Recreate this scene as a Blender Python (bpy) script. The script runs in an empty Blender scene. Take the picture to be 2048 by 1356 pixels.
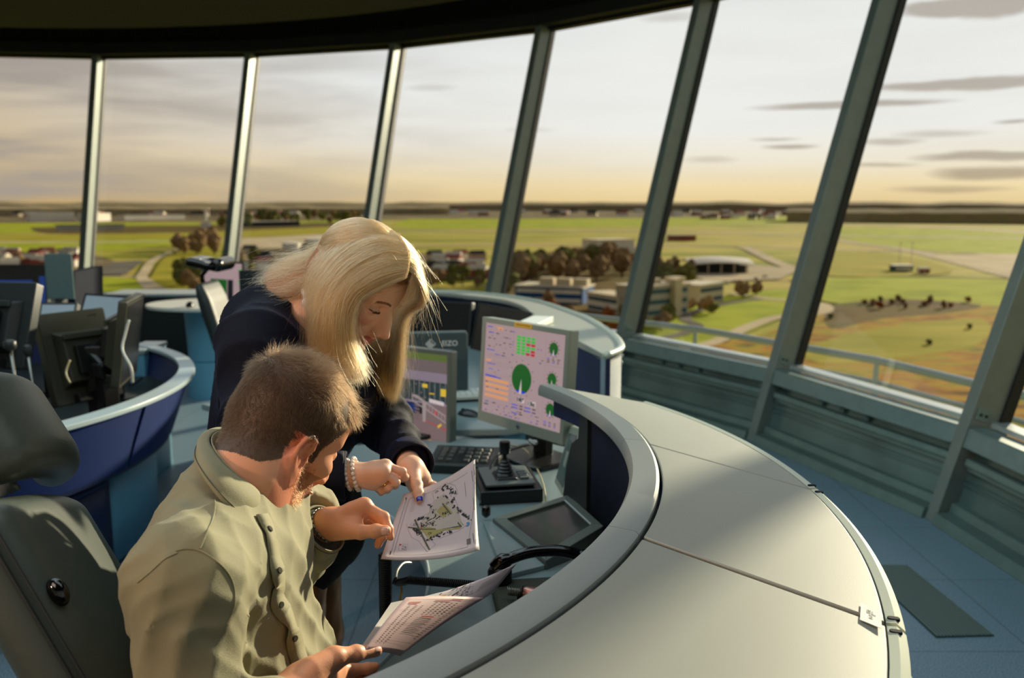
# Control-tower cab with two people over airport maps.
import bpy, math, random
import numpy as np
from mathutils import Vector, Matrix
random.seed(7); RNG = np.random.default_rng(7)
SC = bpy.context.scene
COL = SC.collection
PI = math.pi
# ---- camera solution (pinhole: focal length in pixels of a 2048 wide frame, pitch down, eye height)
FOC, PITCH, EYE = 1781.3, 0.152, 1.55

def P(px, py, Y=None, z=None):
    """world point seen at a pixel, at depth Y or at height z"""
    u = (px - 1024.0) / FOC; v = -(py - 678.0) / FOC
    c, s = math.cos(PITCH), math.sin(PITCH)
    d = Vector((u, c + v * s, -s + v * c))
    t = (Y / d.y) if Y is not None else (z - EYE) / d.z
    return Vector((0, 0, EYE)) + d * t

def V(*a): return Vector(a)

# ---------------------------------------------------------------- materials
MATS = {}
def new_mat(name):
    m = bpy.data.materials.new(name); m.use_nodes = True
    nt = m.node_tree; b = nt.nodes['Principled BSDF']
    MATS[name] = m
    return m, nt, b
def srgb(r, g, b):
    f = lambda c: (c / 255 / 12.92) if c / 255 <= .04045 else ((c / 255 + .055) / 1.055) ** 2.4
    return (f(r), f(g), f(b), 1)
def mat(name, rgb, rough=.5, metal=0, spec=.5, noise=0, nscale=8, bump=0, bscale=60, coat=0, sheen=0, emit=0, emit_rgb=None, sss=0, stretch=None):
    m, nt, b = new_mat(name)
    c = srgb(*rgb)
    b.inputs['Base Color'].default_value = c
    b.inputs['Roughness'].default_value = rough
    b.inputs['Metallic'].default_value = metal
    b.inputs['Specular IOR Level'].default_value = spec
    if coat: b.inputs['Coat Weight'].default_value = coat; b.inputs['Coat Roughness'].default_value = .15
    if sheen: b.inputs['Sheen Weight'].default_value = sheen; b.inputs['Sheen Roughness'].default_value = .35
    if sss: b.inputs['Subsurface Weight'].default_value = sss; b.inputs['Subsurface Radius'].default_value = (.012, .005, .003); b.inputs['Subsurface Scale'].default_value = 1
    if emit:
        b.inputs['Emission Color'].default_value = srgb(*(emit_rgb or rgb)); b.inputs['Emission Strength'].default_value = emit
    tc = nt.nodes.new('ShaderNodeTexCoord')
    co = tc.outputs['Object']
    if stretch:
        mp = nt.nodes.new('ShaderNodeMapping'); mp.inputs['Scale'].default_value = stretch
        nt.links.new(co, mp.inputs[0]); co = mp.outputs[0]
    if noise:
        n = nt.nodes.new('ShaderNodeTexNoise'); n.inputs['Scale'].default_value = nscale; n.inputs['Detail'].default_value = 6
        nt.links.new(co, n.inputs['Vector'])
        mx = nt.nodes.new('ShaderNodeMix'); mx.data_type = 'RGBA'
        mx.inputs['A'].default_value = tuple(x * (1 - noise) for x in c[:3]) + (1,)
        mx.inputs['B'].default_value = tuple(min(1, x * (1 + noise)) for x in c[:3]) + (1,)
        mr = nt.nodes.new('ShaderNodeMapRange'); mr.inputs[1].default_value = .3; mr.inputs[2].default_value = .7
        nt.links.new(n.outputs['Fac'], mr.inputs[0]); nt.links.new(mr.outputs[0], mx.inputs['Factor'])
        nt.links.new(mx.outputs['Result'], b.inputs['Base Color'])
    if bump:
        n2 = nt.nodes.new('ShaderNodeTexNoise'); n2.inputs['Scale'].default_value = bscale; n2.inputs['Detail'].default_value = 4
        nt.links.new(co, n2.inputs['Vector'])
        bp = nt.nodes.new('ShaderNodeBump'); bp.inputs['Strength'].default_value = bump; bp.inputs['Distance'].default_value = .004
        nt.links.new(n2.outputs['Fac'], bp.inputs['Height']); nt.links.new(bp.outputs[0], b.inputs['Normal'])
    return m
def M(n): return MATS[n]

# ---------------------------------------------------------------- object helpers
def tag(o, label=None, cat=None, group=None, kind=None):
    if label: o['label'] = label
    if cat: o['category'] = cat
    if group: o['group'] = group
    if kind: o['kind'] = kind
    return o
def thing(name, label, cat, loc=(0, 0, 0), rotz=0, group=None, kind=None):
    o = bpy.data.objects.new(name, None); COL.objects.link(o)
    o.location = loc; o.rotation_euler = (0, 0, rotz); o.empty_display_size = .1
    if kind: tag(o, kind=kind)
    else: tag(o, label, cat, group)
    bpy.context.view_layer.update()
    return o
def chain_matrix(o):
    m = Matrix.Identity(4)
    while o is not None:
        m = o.matrix_basis @ m; o = o.parent
    return m

class MB:
    """collects shapes into one mesh; verts are given in world space (or in the parent's space with local=True)"""
    def __init__(s): s.v = []; s.f = []; s.mi = []; s.mats = []; s.cur = 0
    def use(s, m):
        if m not in s.mats: s.mats.append(m)
        s.cur = s.mats.index(m); return s
    def add(s, vs, fs):
        b = len(s.v); s.v.extend([tuple(x) for x in vs])
        for f in fs: s.f.append(tuple(i + b for i in f)); s.mi.append(s.cur)
        return s
    def hexa(s, q):  # 8 points: bottom 4 ccw, top 4 ccw
        return s.add(q, [(3, 2, 1, 0), (4, 5, 6, 7), (0, 1, 5, 4), (1, 2, 6, 5), (2, 3, 7, 6), (3, 0, 4, 7)])
    def box(s, c, h, ax=None):
        c = Vector(c); ax = ax or (V(1, 0, 0), V(0, 1, 0), V(0, 0, 1))
        pts = []
        for k in (-1, 1):
            for i, j in ((-1, -1), (1, -1), (1, 1), (-1, 1)):
                pts.append(c + ax[0] * h[0] * i + ax[1] * h[1] * j + ax[2] * h[2] * k)
        return s.hexa(pts)
    def rbox(s, c, h, r, ax=None, n=4):
        """box with rounded vertical (ax[2]) edges and small top/bottom chamfer"""
        c = Vector(c); ax = ax or (V(1, 0, 0), V(0, 1, 0), V(0, 0, 1))
        r = min(r, h[0] * .99, h[1] * .99)
        def ring(hx, hy, rr, z):
            o = []
            for q, (sx, sy) in enumerate(((1, 1), (-1, 1), (-1, -1), (1, -1))):
                for k in range(n + 1):
                    a = (q + k / n) * PI / 2
                    o.append(c + ax[0] * (sx * (hx - rr) + rr * math.cos(a)) + ax[1] * (sy * (hy - rr) + rr * math.sin(a)) + ax[2] * z)
            return o
        ch = min(r * .4, h[2] * .4)
        return s.loft([ring(h[0] - ch, h[1] - ch, max(r - ch, r * .3), -h[2]), ring(h[0], h[1], r, -h[2] + ch), ring(h[0], h[1], r, h[2] - ch), ring(h[0] - ch, h[1] - ch, max(r - ch, r * .3), h[2])], True)
    def loft(s, rings, caps=True, closed=True):
        n = len(rings[0]); vs = [p for r in rings for p in r]; fs = []
        for i in range(len(rings) - 1):
            for j in range(n if closed else n - 1):
                k = (j + 1) % n
                fs.append((i * n + j, i * n + k, (i + 1) * n + k, (i + 1) * n + j))
        if caps: fs.append(tuple(range(n - 1, -1, -1))); fs.append(tuple(range((len(rings) - 1) * n, len(rings) * n)))
        return s.add(vs, fs)
    def tube(s, pts, r, n=8, caps=True):
        pts = [Vector(p) for p in pts]; rings = []
        rr = r if isinstance(r, (list, tuple)) else [r] * len(pts)
        up = V(0, 0, 1)
        t0 = (pts[1] - pts[0]).normalized()
        x = t0.cross(up)
        if x.length < .1: x = t0.cross(V(0, 1, 0))
        x.normalize()
        for i, p in enumerate(pts):
            a = pts[max(i - 1, 0)]; b = pts[min(i + 1, len(pts) - 1)]
            t = (b - a).normalized()
            x = (x - t * x.dot(t)).normalized(); y = t.cross(x)
            rings.append([p + (x * math.cos(2 * PI * k / n) + y * math.sin(2 * PI * k / n)) * rr[i] for k in range(n)])
        return s.loft(rings, caps)
    def cyl(s, c, r, z0, z1, n=32, r1=None):
        r1 = r if r1 is None else r1
        return s.loft([[V(c[0] + r * math.cos(2 * PI * k / n), c[1] + r * math.sin(2 * PI * k / n), z0) for k in range(n)],
                       [V(c[0] + r1 * math.cos(2 * PI * k / n), c[1] + r1 * math.sin(2 * PI * k / n), z1) for k in range(n)]])
    def lathe(s, c, prof, n=24, ax=None):
        c = Vector(c); ax = ax or (V(1, 0, 0), V(0, 1, 0), V(0, 0, 1))
        return s.loft([[c + (ax[0] * math.cos(2 * PI * k / n) + ax[1] * math.sin(2 * PI * k / n)) * r + ax[2] * z for k in range(n)] for r, z in prof])
    def prism(s, poly, z0, z1):
        return s.loft([[V(x, y, z0) for x, y in poly], [V(x, y, z1) for x, y in poly]])
    def grid(s, fn, nu, nv, thick=None):
        """surface fn(u,v)->Vector, u,v in 0..1; with thick gives a closed slab"""
        g = [[Vector(fn(i / nu, j / nv)) for j in range(nv + 1)] for i in range(nu + 1)]
        w = nv + 1
        fs = [(i * w + j, (i + 1) * w + j, (i + 1) * w + j + 1, i * w + j + 1) for i in range(nu) for j in range(nv)]
        vs = [p for r in g for p in r]
        if thick:
            nrm = []
            for i in range(nu + 1):
                for j in range(nv + 1):
                    a = g[min(i + 1, nu)][j] - g[max(i - 1, 0)][j]; b = g[i][min(j + 1, nv)] - g[i][max(j - 1, 0)]
                    nrm.append(a.cross(b).normalized())
            m = len(vs); vs2 = [p - q * thick for p, q in zip(vs, nrm)]
            fs2 = [tuple(x + m for x in reversed(f)) for f in fs]
            ed = []
            for i in range(nu):
                for a, b in (((i + 1) * w, i * w), (i * w + nv, (i + 1) * w + nv)): ed.append((a, b, b + m, a + m))
            for j in range(nv):
                for a, b in ((j, j + 1), (nu * w + j + 1, nu * w + j)): ed.append((a, b, b + m, a + m))
            vs += vs2; fs += fs2 + ed
        return s.add(vs, fs)
    def build(s, name, m=None, parent=None, local=False, smooth=False, angle=None, bevel=0):
        me = bpy.data.meshes.new(name)
        vs = s.v
        if parent is not None and not local:
            inv = chain_matrix(parent).inverted()
            vs = [tuple(inv @ Vector(p)) for p in vs]
        me.from_pydata(vs, [], s.f)
        for x in ([m] if m is not None and not s.mats else s.mats): me.materials.append(x)
        if s.mats: me.polygons.foreach_set('material_index', s.mi)
        if smooth or angle: me.polygons.foreach_set('use_smooth', [True] * len(me.polygons))
        me.validate(); me.update()
        if angle and hasattr(me, 'set_sharp_from_angle'): me.set_sharp_from_angle(angle=math.radians(angle))
        o = bpy.data.objects.new(name, me); COL.objects.link(o)
        if parent is not None: o.parent = parent
        if bevel:
            bv = o.modifiers.new('bevel', 'BEVEL'); bv.width = bevel; bv.segments = 2; bv.limit_method = 'ANGLE'
        return o
def structure(o): o['kind'] = 'structure'; return o

def copy_tree(o, parent=None):
    c = o.copy(); COL.objects.link(c); c.parent = parent
    for ch in [x for x in bpy.data.objects if x.parent == o]: copy_tree(ch, c)
    return c

def text_mesh(txt, size, m, parent, o, ax_x, ax_y, name='lettering', depth=.0006, center=True, bold=0):
    """lettering as real geometry on a plane (origin o, right ax_x, up ax_y)"""
    cu = bpy.data.curves.new('tmp', 'FONT'); cu.body = txt; cu.size = size; cu.offset = bold
    if center: cu.align_x = 'CENTER'; cu.align_y = 'CENTER'
    cu.extrude = depth
    ob = bpy.data.objects.new('tmp', cu); COL.objects.link(ob)
    dg = bpy.context.evaluated_depsgraph_get(); dg.update()
    me = bpy.data.meshes.new_from_object(ob.evaluated_get(dg))
    bpy.data.objects.remove(ob)
    ax_x = Vector(ax_x).normalized(); ax_y = Vector(ax_y).normalized(); n = ax_x.cross(ax_y)
    mw = Matrix((ax_x, ax_y, n)).transposed().to_4x4(); mw.translation = Vector(o)
    if parent is not None: mw = chain_matrix(parent).inverted() @ mw
    me.transform(mw); me.materials.clear(); me.materials.append(m)
    me.name = name
    r = bpy.data.objects.new(name, me); COL.objects.link(r)
    if parent is not None: r.parent = parent
    return r

def catmull(pts, n=6):
    pts = [Vector(p) for p in pts]; out = []
    q = [pts[0]] + pts + [pts[-1]]
    for i in range(1, len(q) - 2):
        for k in range(n):
            t = k / n; a, b, c, d = q[i - 1], q[i], q[i + 1], q[i + 2]
            out.append(.5 * ((2 * b) + (c - a) * t + (2 * a - 5 * b + 4 * c - d) * t * t + (-a + 3 * b - 3 * c + d) * t ** 3))
    out.append(pts[-1]); return out

# ---------------------------------------------------------------- implicit modelling (bodies, hands, clothes)
class SDF:
    def __init__(s, lo, hi, h):
        s.h = h; s.lo = np.array(lo, 'f'); n = np.ceil((np.array(hi) - s.lo) / h).astype(int) + 1
        s.n = n; s.D = np.full(n, 1.0, 'f')
        s.ax = [s.lo[i] + np.arange(n[i], dtype='f') * h for i in range(3)]
    def reg(s, lo, hi):
        sl = []
        for i in range(3):
            a = int(max(0, math.floor((lo[i] - s.lo[i]) / s.h))); b = int(min(s.n[i], math.ceil((hi[i] - s.lo[i]) / s.h) + 1))
            if b <= a: return None, None
            sl.append(slice(a, b))
        X = (s.ax[0][sl[0]][:, None, None], s.ax[1][sl[1]][None, :, None], s.ax[2][sl[2]][None, None, :])
        return tuple(sl), X
    def put(s, fn, lo, hi, k=.01, op='add'):
        m = max(k, s.h * 2) * 1.3 + .004
        sl, X = s.reg([a - m for a in lo], [a + m for a in hi])
        if sl is None: return
        d = fn(*X).astype('f'); D = s.D[sl]
        if op == 'add':
            hh = np.clip(.5 + .5 * (D - d) / k, 0, 1); s.D[sl] = D * (1 - hh) + d * hh - k * hh * (1 - hh)
        else:
            d = -d; hh = np.clip(.5 - .5 * (D - d) / k, 0, 1); s.D[sl] = D * (1 - hh) + d * hh + k * hh * (1 - hh)
    def cap(s, a, b, r1, r2=None, k=.01, op='add'):
        r2 = r1 if r2 is None else r2
        a = np.array(a, 'f'); b = np.array(b, 'f'); ab = b - a; L = max(float(ab @ ab), 1e-9)
        def fn(x, y, z):
            t = np.clip(((x - a[0]) * ab[0] + (y - a[1]) * ab[1] + (z - a[2]) * ab[2]) / L, 0, 1)
            return np.sqrt((x - a[0] - t * ab[0]) ** 2 + (y - a[1] - t * ab[1]) ** 2 + (z - a[2] - t * ab[2]) ** 2) - (r1 + (r2 - r1) * t)
        R = max(r1, r2)
        s.put(fn, np.minimum(a, b) - R, np.maximum(a, b) + R, k, op)
    def ell(s, c, r, ax=None, k=.01, op='add'):
        c = np.array(c, 'f'); A = np.eye(3, dtype='f') if ax is None else np.array([list(v) for v in ax], 'f')
        def fn(x, y, z):
            X, Y, Z = x - c[0], y - c[1], z - c[2]
            q = [A[i][0] * X + A[i][1] * Y + A[i][2] * Z for i in range(3)]
            k0 = np.sqrt(sum((q[i] / r[i]) ** 2 for i in range(3))) + 1e-6
            k1 = np.sqrt(sum((q[i] / r[i] ** 2) ** 2 for i in range(3))) + 1e-6
            return k0 * (k0 - 1) / k1
        e = np.sqrt(sum((A[i] * r[i]) ** 2 for i in range(3)))
        s.put(fn, c - e, c + e, k, op)
    def box(s, c, h, ax, r=.01, k=.01, op='add', bend=0):
        c = np.array(c, 'f'); A = np.array([list(v) for v in ax], 'f')
        def fn(x, y, z):
            X, Y, Z = x - c[0], y - c[1], z - c[2]
            q = [A[i][0] * X + A[i][1] * Y + A[i][2] * Z for i in range(3)]
            if bend: q[1] = q[1] + bend * q[0] ** 2
            w = [np.abs(q[i]) - (h[i] - r) for i in range(3)]
            return np.sqrt(sum(np.maximum(v, 0) ** 2 for v in w)) + np.minimum(np.maximum(np.maximum(w[0], w[1]), w[2]), 0) - r
        e = np.sqrt(sum((A[i] * h[i]) ** 2 for i in range(3))) + abs(bend) * h[0] ** 2
        s.put(fn, c - e, c + e, k, op)
    def half(s, p, n, k=.004):
        """cut away everything on the side n points to"""
        p = np.array(p, 'f'); n = np.array(n, 'f'); n = n / np.linalg.norm(n)
        d = (s.ax[0][:, None, None] - p[0]) * n[0] + (s.ax[1][None, :, None] - p[1]) * n[1] + (s.ax[2][None, None, :] - p[2]) * n[2]
        hh = np.clip(.5 - .5 * (s.D - d) / k, 0, 1); s.D = (s.D * (1 - hh) + d * hh + k * hh * (1 - hh)).astype('f')
    def disp(s, fn, band=.04):
        x, y, z = np.broadcast_arrays(s.ax[0][:, None, None], s.ax[1][None, :, None], s.ax[2][None, None, :])
        m = np.abs(s.D) < band
        s.D[m] += fn(x[m], y[m], z[m]).astype('f')
    def mesh(s):
        D = s.D; h = s.h
        D[0] = D[-1] = 1; D[:, 0] = D[:, -1] = 1; D[:, :, 0] = D[:, :, -1] = 1
        S = D < 0
        n0, n1, n2 = (x - 1 for x in D.shape)
        cnt = np.zeros((n0, n1, n2), 'u1')
        for i in (0, 1):
            for j in (0, 1):
                for k in (0, 1): cnt += S[i:i + n0, j:j + n1, k:k + n2]
        act = (cnt > 0) & (cnt < 8)
        I = np.argwhere(act); idx = np.full(act.shape, -1, 'i4'); idx[act] = np.arange(len(I))
        acc = np.zeros((len(I), 3)); w = np.zeros(len(I))
        corners = [(i, j, k) for i in (0, 1) for j in (0, 1) for k in (0, 1)]
        val = {c: D[I[:, 0] + c[0], I[:, 1] + c[1], I[:, 2] + c[2]] for c in corners}
        for c in corners:
            for a in range(3):
                if c[a] == 0:
                    e = list(c); e[a] = 1; e = tuple(e)
                    x0, x1 = val[c], val[e]; m = (x0 < 0) != (x1 < 0)
                    t = np.where(m, x0 / np.where(m, x0 - x1, 1), 0)
                    p = np.tile(np.array(c, float), (len(I), 1)); p[:, a] += t
                    acc[m] += p[m]; w[m] += 1
        vs = (I + acc / w[:, None]) * h + s.lo
        fs = []
        for a in range(3):
            b, c = (a + 1) % 3, (a + 2) % 3
            sl0 = [slice(1, -1)] * 3; sl0[a] = slice(0, -1); sl1 = [slice(1, -1)] * 3; sl1[a] = slice(1, None)
            s0, s1 = S[tuple(sl0)], S[tuple(sl1)]
            for flip, mm in ((False, s0 & ~s1), (True, ~s0 & s1)):
                E = np.argwhere(mm)
                if not len(E): continue
                off = np.ones(3, int); off[a] = 0; E = E + off
                q = []
                for db, dc in ((1, 1), (0, 1), (0, 0), (1, 0)):
                    F = E.copy(); F[:, b] -= db; F[:, c] -= dc
                    q.append(idx[F[:, 0], F[:, 1], F[:, 2]])
                q = np.stack(q, 1)
                if flip: q = q[:, ::-1]
                fs.append(q)
        fs = np.concatenate(fs); fs = fs[(fs >= 0).all(1)]
        return vs, fs
def np_object(name, pieces, mats, parent=None, color=None, smooth_it=0):
    """pieces: list of (verts, faces, material index or array)"""
    vs = np.concatenate([p[0] for p in pieces]); off = 0; fs = []; mi = []
    for v, f, m in pieces:
        fs.append(f + off); off += len(v); mi.append(np.full(len(f), m) if np.isscalar(m) else m)
    fs = np.concatenate(fs); mi = np.concatenate(mi)
    if color is not None: colv = color(vs)
    if parent is not None:
        inv = np.array(chain_matrix(parent).inverted()); vs = vs @ inv[:3, :3].T + inv[:3, 3]
    me = bpy.data.meshes.new(name)
    me.vertices.add(len(vs)); me.vertices.foreach_set('co', vs.astype('f').ravel())
    me.loops.add(fs.size); me.loops.foreach_set('vertex_index', fs.astype('i4').ravel())
    me.polygons.add(len(fs)); me.polygons.foreach_set('loop_start', np.arange(0, fs.size, 4, dtype='i4')); me.polygons.foreach_set('loop_total', np.full(len(fs), 4, 'i4'))
    me.polygons.foreach_set('material_index', mi.astype('i4')); me.polygons.foreach_set('use_smooth', np.ones(len(fs), bool))
    for m in mats: me.materials.append(m)
    if color is not None:
        at = me.color_attributes.new('Col', 'FLOAT_COLOR', 'POINT'); at.data.foreach_set('color', colv.astype('f').ravel())
    me.validate(); me.update()
    o = bpy.data.objects.new(name, me); COL.objects.link(o)
    if parent is not None: o.parent = parent
    if smooth_it:
        md = o.modifiers.new('relax', 'SMOOTH'); md.factor = .5; md.iterations = smooth_it
    return o
def strands(name, curves, radii, m, parent):
    """hair fibres: curves (n, k, 3) world space"""
    h = bpy.data.hair_curves.new(name); n, k = curves.shape[:2]
    h.add_curves([k] * n)
    inv = np.array(chain_matrix(parent).inverted()); pts = curves.reshape(-1, 3) @ inv[:3, :3].T + inv[:3, 3]
    h.attributes['position'].data.foreach_set('vector', pts.astype('f').ravel())
    r = h.attributes.get('radius') or h.attributes.new('radius', 'FLOAT', 'POINT')
    r.data.foreach_set('value', np.broadcast_to(radii, (n, k)).astype('f').ravel())
    h.materials.append(m)
    o = bpy.data.objects.new(name, h); COL.objects.link(o); o.parent = parent
    return o
# ================================================================= materials
mat('teal_metal', (122, 142, 138), .42, .25, noise=.08, nscale=14)
mat('wall_metal', (96, 118, 114), .3, .35, noise=.25, nscale=3)
mat('rail_metal', (116, 138, 132), .4, .4, noise=.1, nscale=9)
mat('dark_teal', (22, 34, 38), .55)
mat('mullion_paint', (122, 132, 126), .42, .2, noise=.06, nscale=10)
mat('gasket', (14, 16, 15), .6)
mat('ceiling_paint', (16, 20, 19), .9, noise=.2, nscale=1.2)
mat('header_paint', (30, 32, 30), .8)
mat('sill_white', (190, 200, 198), .3, .5)
# floor: speckled blue-grey access-floor tiles
m, nt, b = new_mat('floor_tile')
tc = nt.nodes.new('ShaderNodeTexCoord'); mp = nt.nodes.new('ShaderNodeMapping'); mp.inputs['Rotation'].default_value = (0, 0, math.radians(0)); mp.inputs['Location'].default_value = (-.02, .09, 0)
nt.links.new(tc.outputs['Object'], mp.inputs[0])
br = nt.nodes.new('ShaderNodeTexBrick'); br.offset = 0; br.inputs['Scale'].default_value = 1; br.inputs['Mortar Size'].default_value = .0025
br.inputs['Brick Width'].default_value = .6; br.inputs['Row Height'].default_value = .6
br.inputs['Color1'].default_value = (1, 1, 1, 1); br.inputs['Color2'].default_value = (.93, .93, .93, 1); br.inputs['Mortar'].default_value = (.45, .45, .45, 1)
nt.links.new(mp.outputs[0], br.inputs['Vector'])
n1 = nt.nodes.new('ShaderNodeTexNoise'); n1.inputs['Scale'].default_value = 260; n1.inputs['Detail'].default_value = 2; nt.links.new(tc.outputs['Object'], n1.inputs['Vector'])
rp = nt.nodes.new('ShaderNodeValToRGB'); rp.color_ramp.elements[0].position = .38; rp.color_ramp.elements[0].color = srgb(84, 110, 126); rp.color_ramp.elements[1].position = .6; rp.color_ramp.elements[1].color = srgb(148, 174, 188)
nt.links.new(n1.outputs['Fac'], rp.inputs[0])
mx = nt.nodes.new('ShaderNodeMix'); mx.data_type = 'RGBA'; mx.blend_type = 'MULTIPLY'; mx.inputs['Factor'].default_value = 1
nt.links.new(rp.outputs[0], mx.inputs['A']); nt.links.new(br.outputs['Color'], mx.inputs['B']); nt.links.new(mx.outputs['Result'], b.inputs['Base Color'])
b.inputs['Roughness'].default_value = .42
# glass
m, nt, b = new_mat('glass'); nt.nodes.remove(b)
out = nt.nodes['Material Output']; tr = nt.nodes.new('ShaderNodeBsdfTransparent'); gl = nt.nodes.new('ShaderNodeBsdfGlossy'); fr = nt.nodes.new('ShaderNodeLayerWeight'); ms = nt.nodes.new('ShaderNodeMixShader')
tr.inputs[0].default_value = (.97, .98, .965, 1); gl.inputs['Roughness'].default_value = .01; fr.inputs[0].default_value = .5; pw_ = nt.nodes.new('ShaderNodeMath'); pw_.operation = 'POWER'; pw_.inputs[1].default_value = 5; nt.links.new(fr.outputs['Facing'], pw_.inputs[0]); ad_ = nt.nodes.new('ShaderNodeMath'); ad_.operation = 'MULTIPLY_ADD'; ad_.inputs[1].default_value = .7; ad_.inputs[2].default_value = .035; nt.links.new(pw_.outputs[0], ad_.inputs[0])
nt.links.new(ad_.outputs[0], ms.inputs[0]); nt.links.new(tr.outputs[0], ms.inputs[1]); nt.links.new(gl.outputs[0], ms.inputs[2]); nt.links.new(ms.outputs[0], out.inputs[0])

# ================================================================= tower cab shell (27-sided, glazing leaning outward)
CX, CY, RS, LEAN, STEP, PH, ZS, ZH = -4.557, 2.8705, 6.891, .309, .2338, -.0309, .473, 3.234
NSEG = 27
def ang(i): return PH + i * STEP if i <= 22 else (PH + 22 * STEP) + (i - 22) * ((2 * PI - 22 * STEP) / (NSEG - 22))
def rad(z, off=0): return RS + (z - ZS) * LEAN + off
def corner(i, z, off=0):
    a = ang(i); r = rad(z, off); return V(CX + r * math.sin(a), CY + r * math.cos(a), z)
def segbox(mb, i, o0, o1, z0, z1, a0=0., a1=0.):
    """beam from corner i to i+1 between radial offsets o0<o1 and heights z0<z1"""
    def c(k, z, o):
        p, q = corner(i, z, o), corner(i + 1, z, o); d = (q - p).normalized()
        return p + d * a0 if k == 0 else q - d * a1
    mb.hexa([c(0, z0, o0), c(1, z0, o0), c(1, z0, o1), c(0, z0, o1), c(0, z1, o0), c(1, z1, o0), c(1, z1, o1), c(0, z1, o1)])
order = list(range(-1, 8)) + list(range(8, NSEG - 1))
for n, i in enumerate(order, 1):
    w = MB(); segbox(w, i, .10, .16, 0.0, .37); segbox(w, i, .085, .10, .075, .085); segbox(w, i, .088, .10, .19, .197); segbox(w, i, .088, .10, .215, .219)
    wo = structure(w.build('wall_%d' % n, M('wall_metal')))
    k = MB(); segbox(k, i, -.015, .10, 0.0, .055, .04, .04); segbox(k, i, .06, .10, .055, .1, .04, .04); k.build('kick_plate', M('rail_metal'), wo, bevel=.004)
    s = MB(); segbox(s, i, .015, .12, .375, .468, .03, .03); s.build('sill_beam', M('teal_metal'), wo, bevel=.006)
    s = MB(); segbox(s, i, .05, .10, .285, .32, .06, .03); segbox(s, i, .065, .10, .265, .285, .06, .03); segbox(s, i, .04, .055, .295, .325, .06, .03); s.build('cable_duct', M('rail_metal'), wo, bevel=.003)
    if 3 <= i <= 6:
        for t in (.3, .42, .55, .93):
            a, bb = corner(i, .34, .09), corner(i + 1, .34, .09)
            q = a.lerp(bb, t); d = (bb - a).normalized(); nn = V(d.y, -d.x, 0)
            MB().box(q, (.02, .012, .014), (d, nn, V(0, 0, 1))).build('duct_clip', M('teal_metal'), wo)
    g = MB(); segbox(g, i, .20, .206, ZS, ZH, .02, .02); go = structure(g.build('window_%d' % n, M('glass')))
    f = MB(); segbox(f, i, .13, .215, ZS - .006, ZS + .018, .02, .02); f.build('window_sill', M('sill_white'), go)
    f = MB(); segbox(f, i, .12, .22, ZH - .03, ZH + .01, .02, .02); f.build('window_head', M('gasket'), go)
    # mullion: deep fin with dark frame behind
    def fin(hw, o0, o1, z0, z1, mb):
        a = ang(i); t = V(math.cos(a), -math.sin(a), 0)
        q = []
        for z in (z0, z1):
            p0, p1 = corner(i, z, o0), corner(i, z, o1)
            q += [p0 - t * hw, p0 + t * hw, p1 + t * hw, p1 - t * hw]
        mb.hexa(q)
    t = MB(); fin(.036, 0, .17, 0, ZH, t); to = structure(t.build('trim_%d' % n, M('mullion_paint'), bevel=.004))
    t = MB(); fin(.05, .165, .225, ZS - .1, ZH, t); t.build('gasket_frame', M('gasket'), to)
    if 4 <= i <= 7:  # bolted bracket plate where the beam meets the mullion
        a = ang(i); tt = V(math.cos(a), -math.sin(a), 0); p = corner(i, .53, .06) + tt * .04; up = V(math.sin(a) * LEAN, math.cos(a) * LEAN, 1).normalized(); dd = up.cross(tt)
        t = MB(); t.box(p, (.035, .004, .028), (dd, tt, up)); br_ = t.build('bracket', M('rail_metal'), to, bevel=.002)
        for s_ in (-.016, .016):
            t = MB(); t.lathe(p + dd * s_ + tt * .003, [(.008, 0), (.008, .006), (.005, .007)], 6, (dd, up, tt)); t.build('bolt', M('gasket'), br_)
# floor, ceiling, header
ringf = [(corner(i, .0, .12).x, corner(i, .0, .12).y) for i in range(NSEG)][::-1]
structure(MB().prism(ringf, -.12, 0).build('floor', M('floor_tile')))
hd = MB()
for i in range(NSEG): segbox(hd, i, -.02, .24, ZH, ZH + .13); segbox(hd, i, .14, .24, ZH + .13, ZH + .5)
structure(hd.build('trim_header', M('header_paint')))
cp = [(CX + 8.2 * math.sin(ang(i)), CY + 8.2 * math.cos(ang(i))) for i in range(NSEG)][::-1]
structure(MB().prism(cp, ZH + .42, ZH + .5).build('ceiling', M('ceiling_paint')))
c2 = [(CX + 6.95 * math.sin(2 * PI * i / 96), CY + 6.95 * math.cos(2 * PI * i / 96)) for i in range(96)][::-1]
structure(MB().prism(c2, ZH + .14, ZH + .42).build('ceiling_slab', M('ceiling_paint')))
for i in (0, 1, 2):   # tubular blind rails under the ceiling edge
    pass
# handrail of the walkway outside
hr = MB()
def ring_pt(i, off, z):
    a, b_ = math.floor(i), math.ceil(i); p = corner(a, ZS, off); q = corner(b_, ZS, off) if b_ != a else p
    r = p.lerp(q, i - a); r.z = z; return r
hr.tube([ring_pt(i, .95, .455) for i in range(-2, 10)], .028, 8); o = structure(hr.build('handrail', M('sill_white'), smooth=True))
h2 = MB(); h2.tube([ring_pt(i, .95, .30) for i in range(-2, 10)], .018, 8); h2.build('lower_rail', M('sill_white'), o)
for i in range(-2, 10):
    h3 = MB(); p = ring_pt(i, .95, 0); h3.cyl((p.x, p.y), .02, -.75, .45, 8); h3.build('post', M('sill_white'), o)
wk = MB()
for i in range(-2, 10): wk.hexa([ring_pt(i, .2, -.85), ring_pt(i + 1, .2, -.85), ring_pt(i + 1, 1.05, -.85), ring_pt(i, 1.05, -.85), ring_pt(i, .2, -.75), ring_pt(i + 1, .2, -.75), ring_pt(i + 1, 1.05, -.75), ring_pt(i, 1.05, -.75)])
structure(wk.build('walkway', M('rail_metal')))
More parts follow.
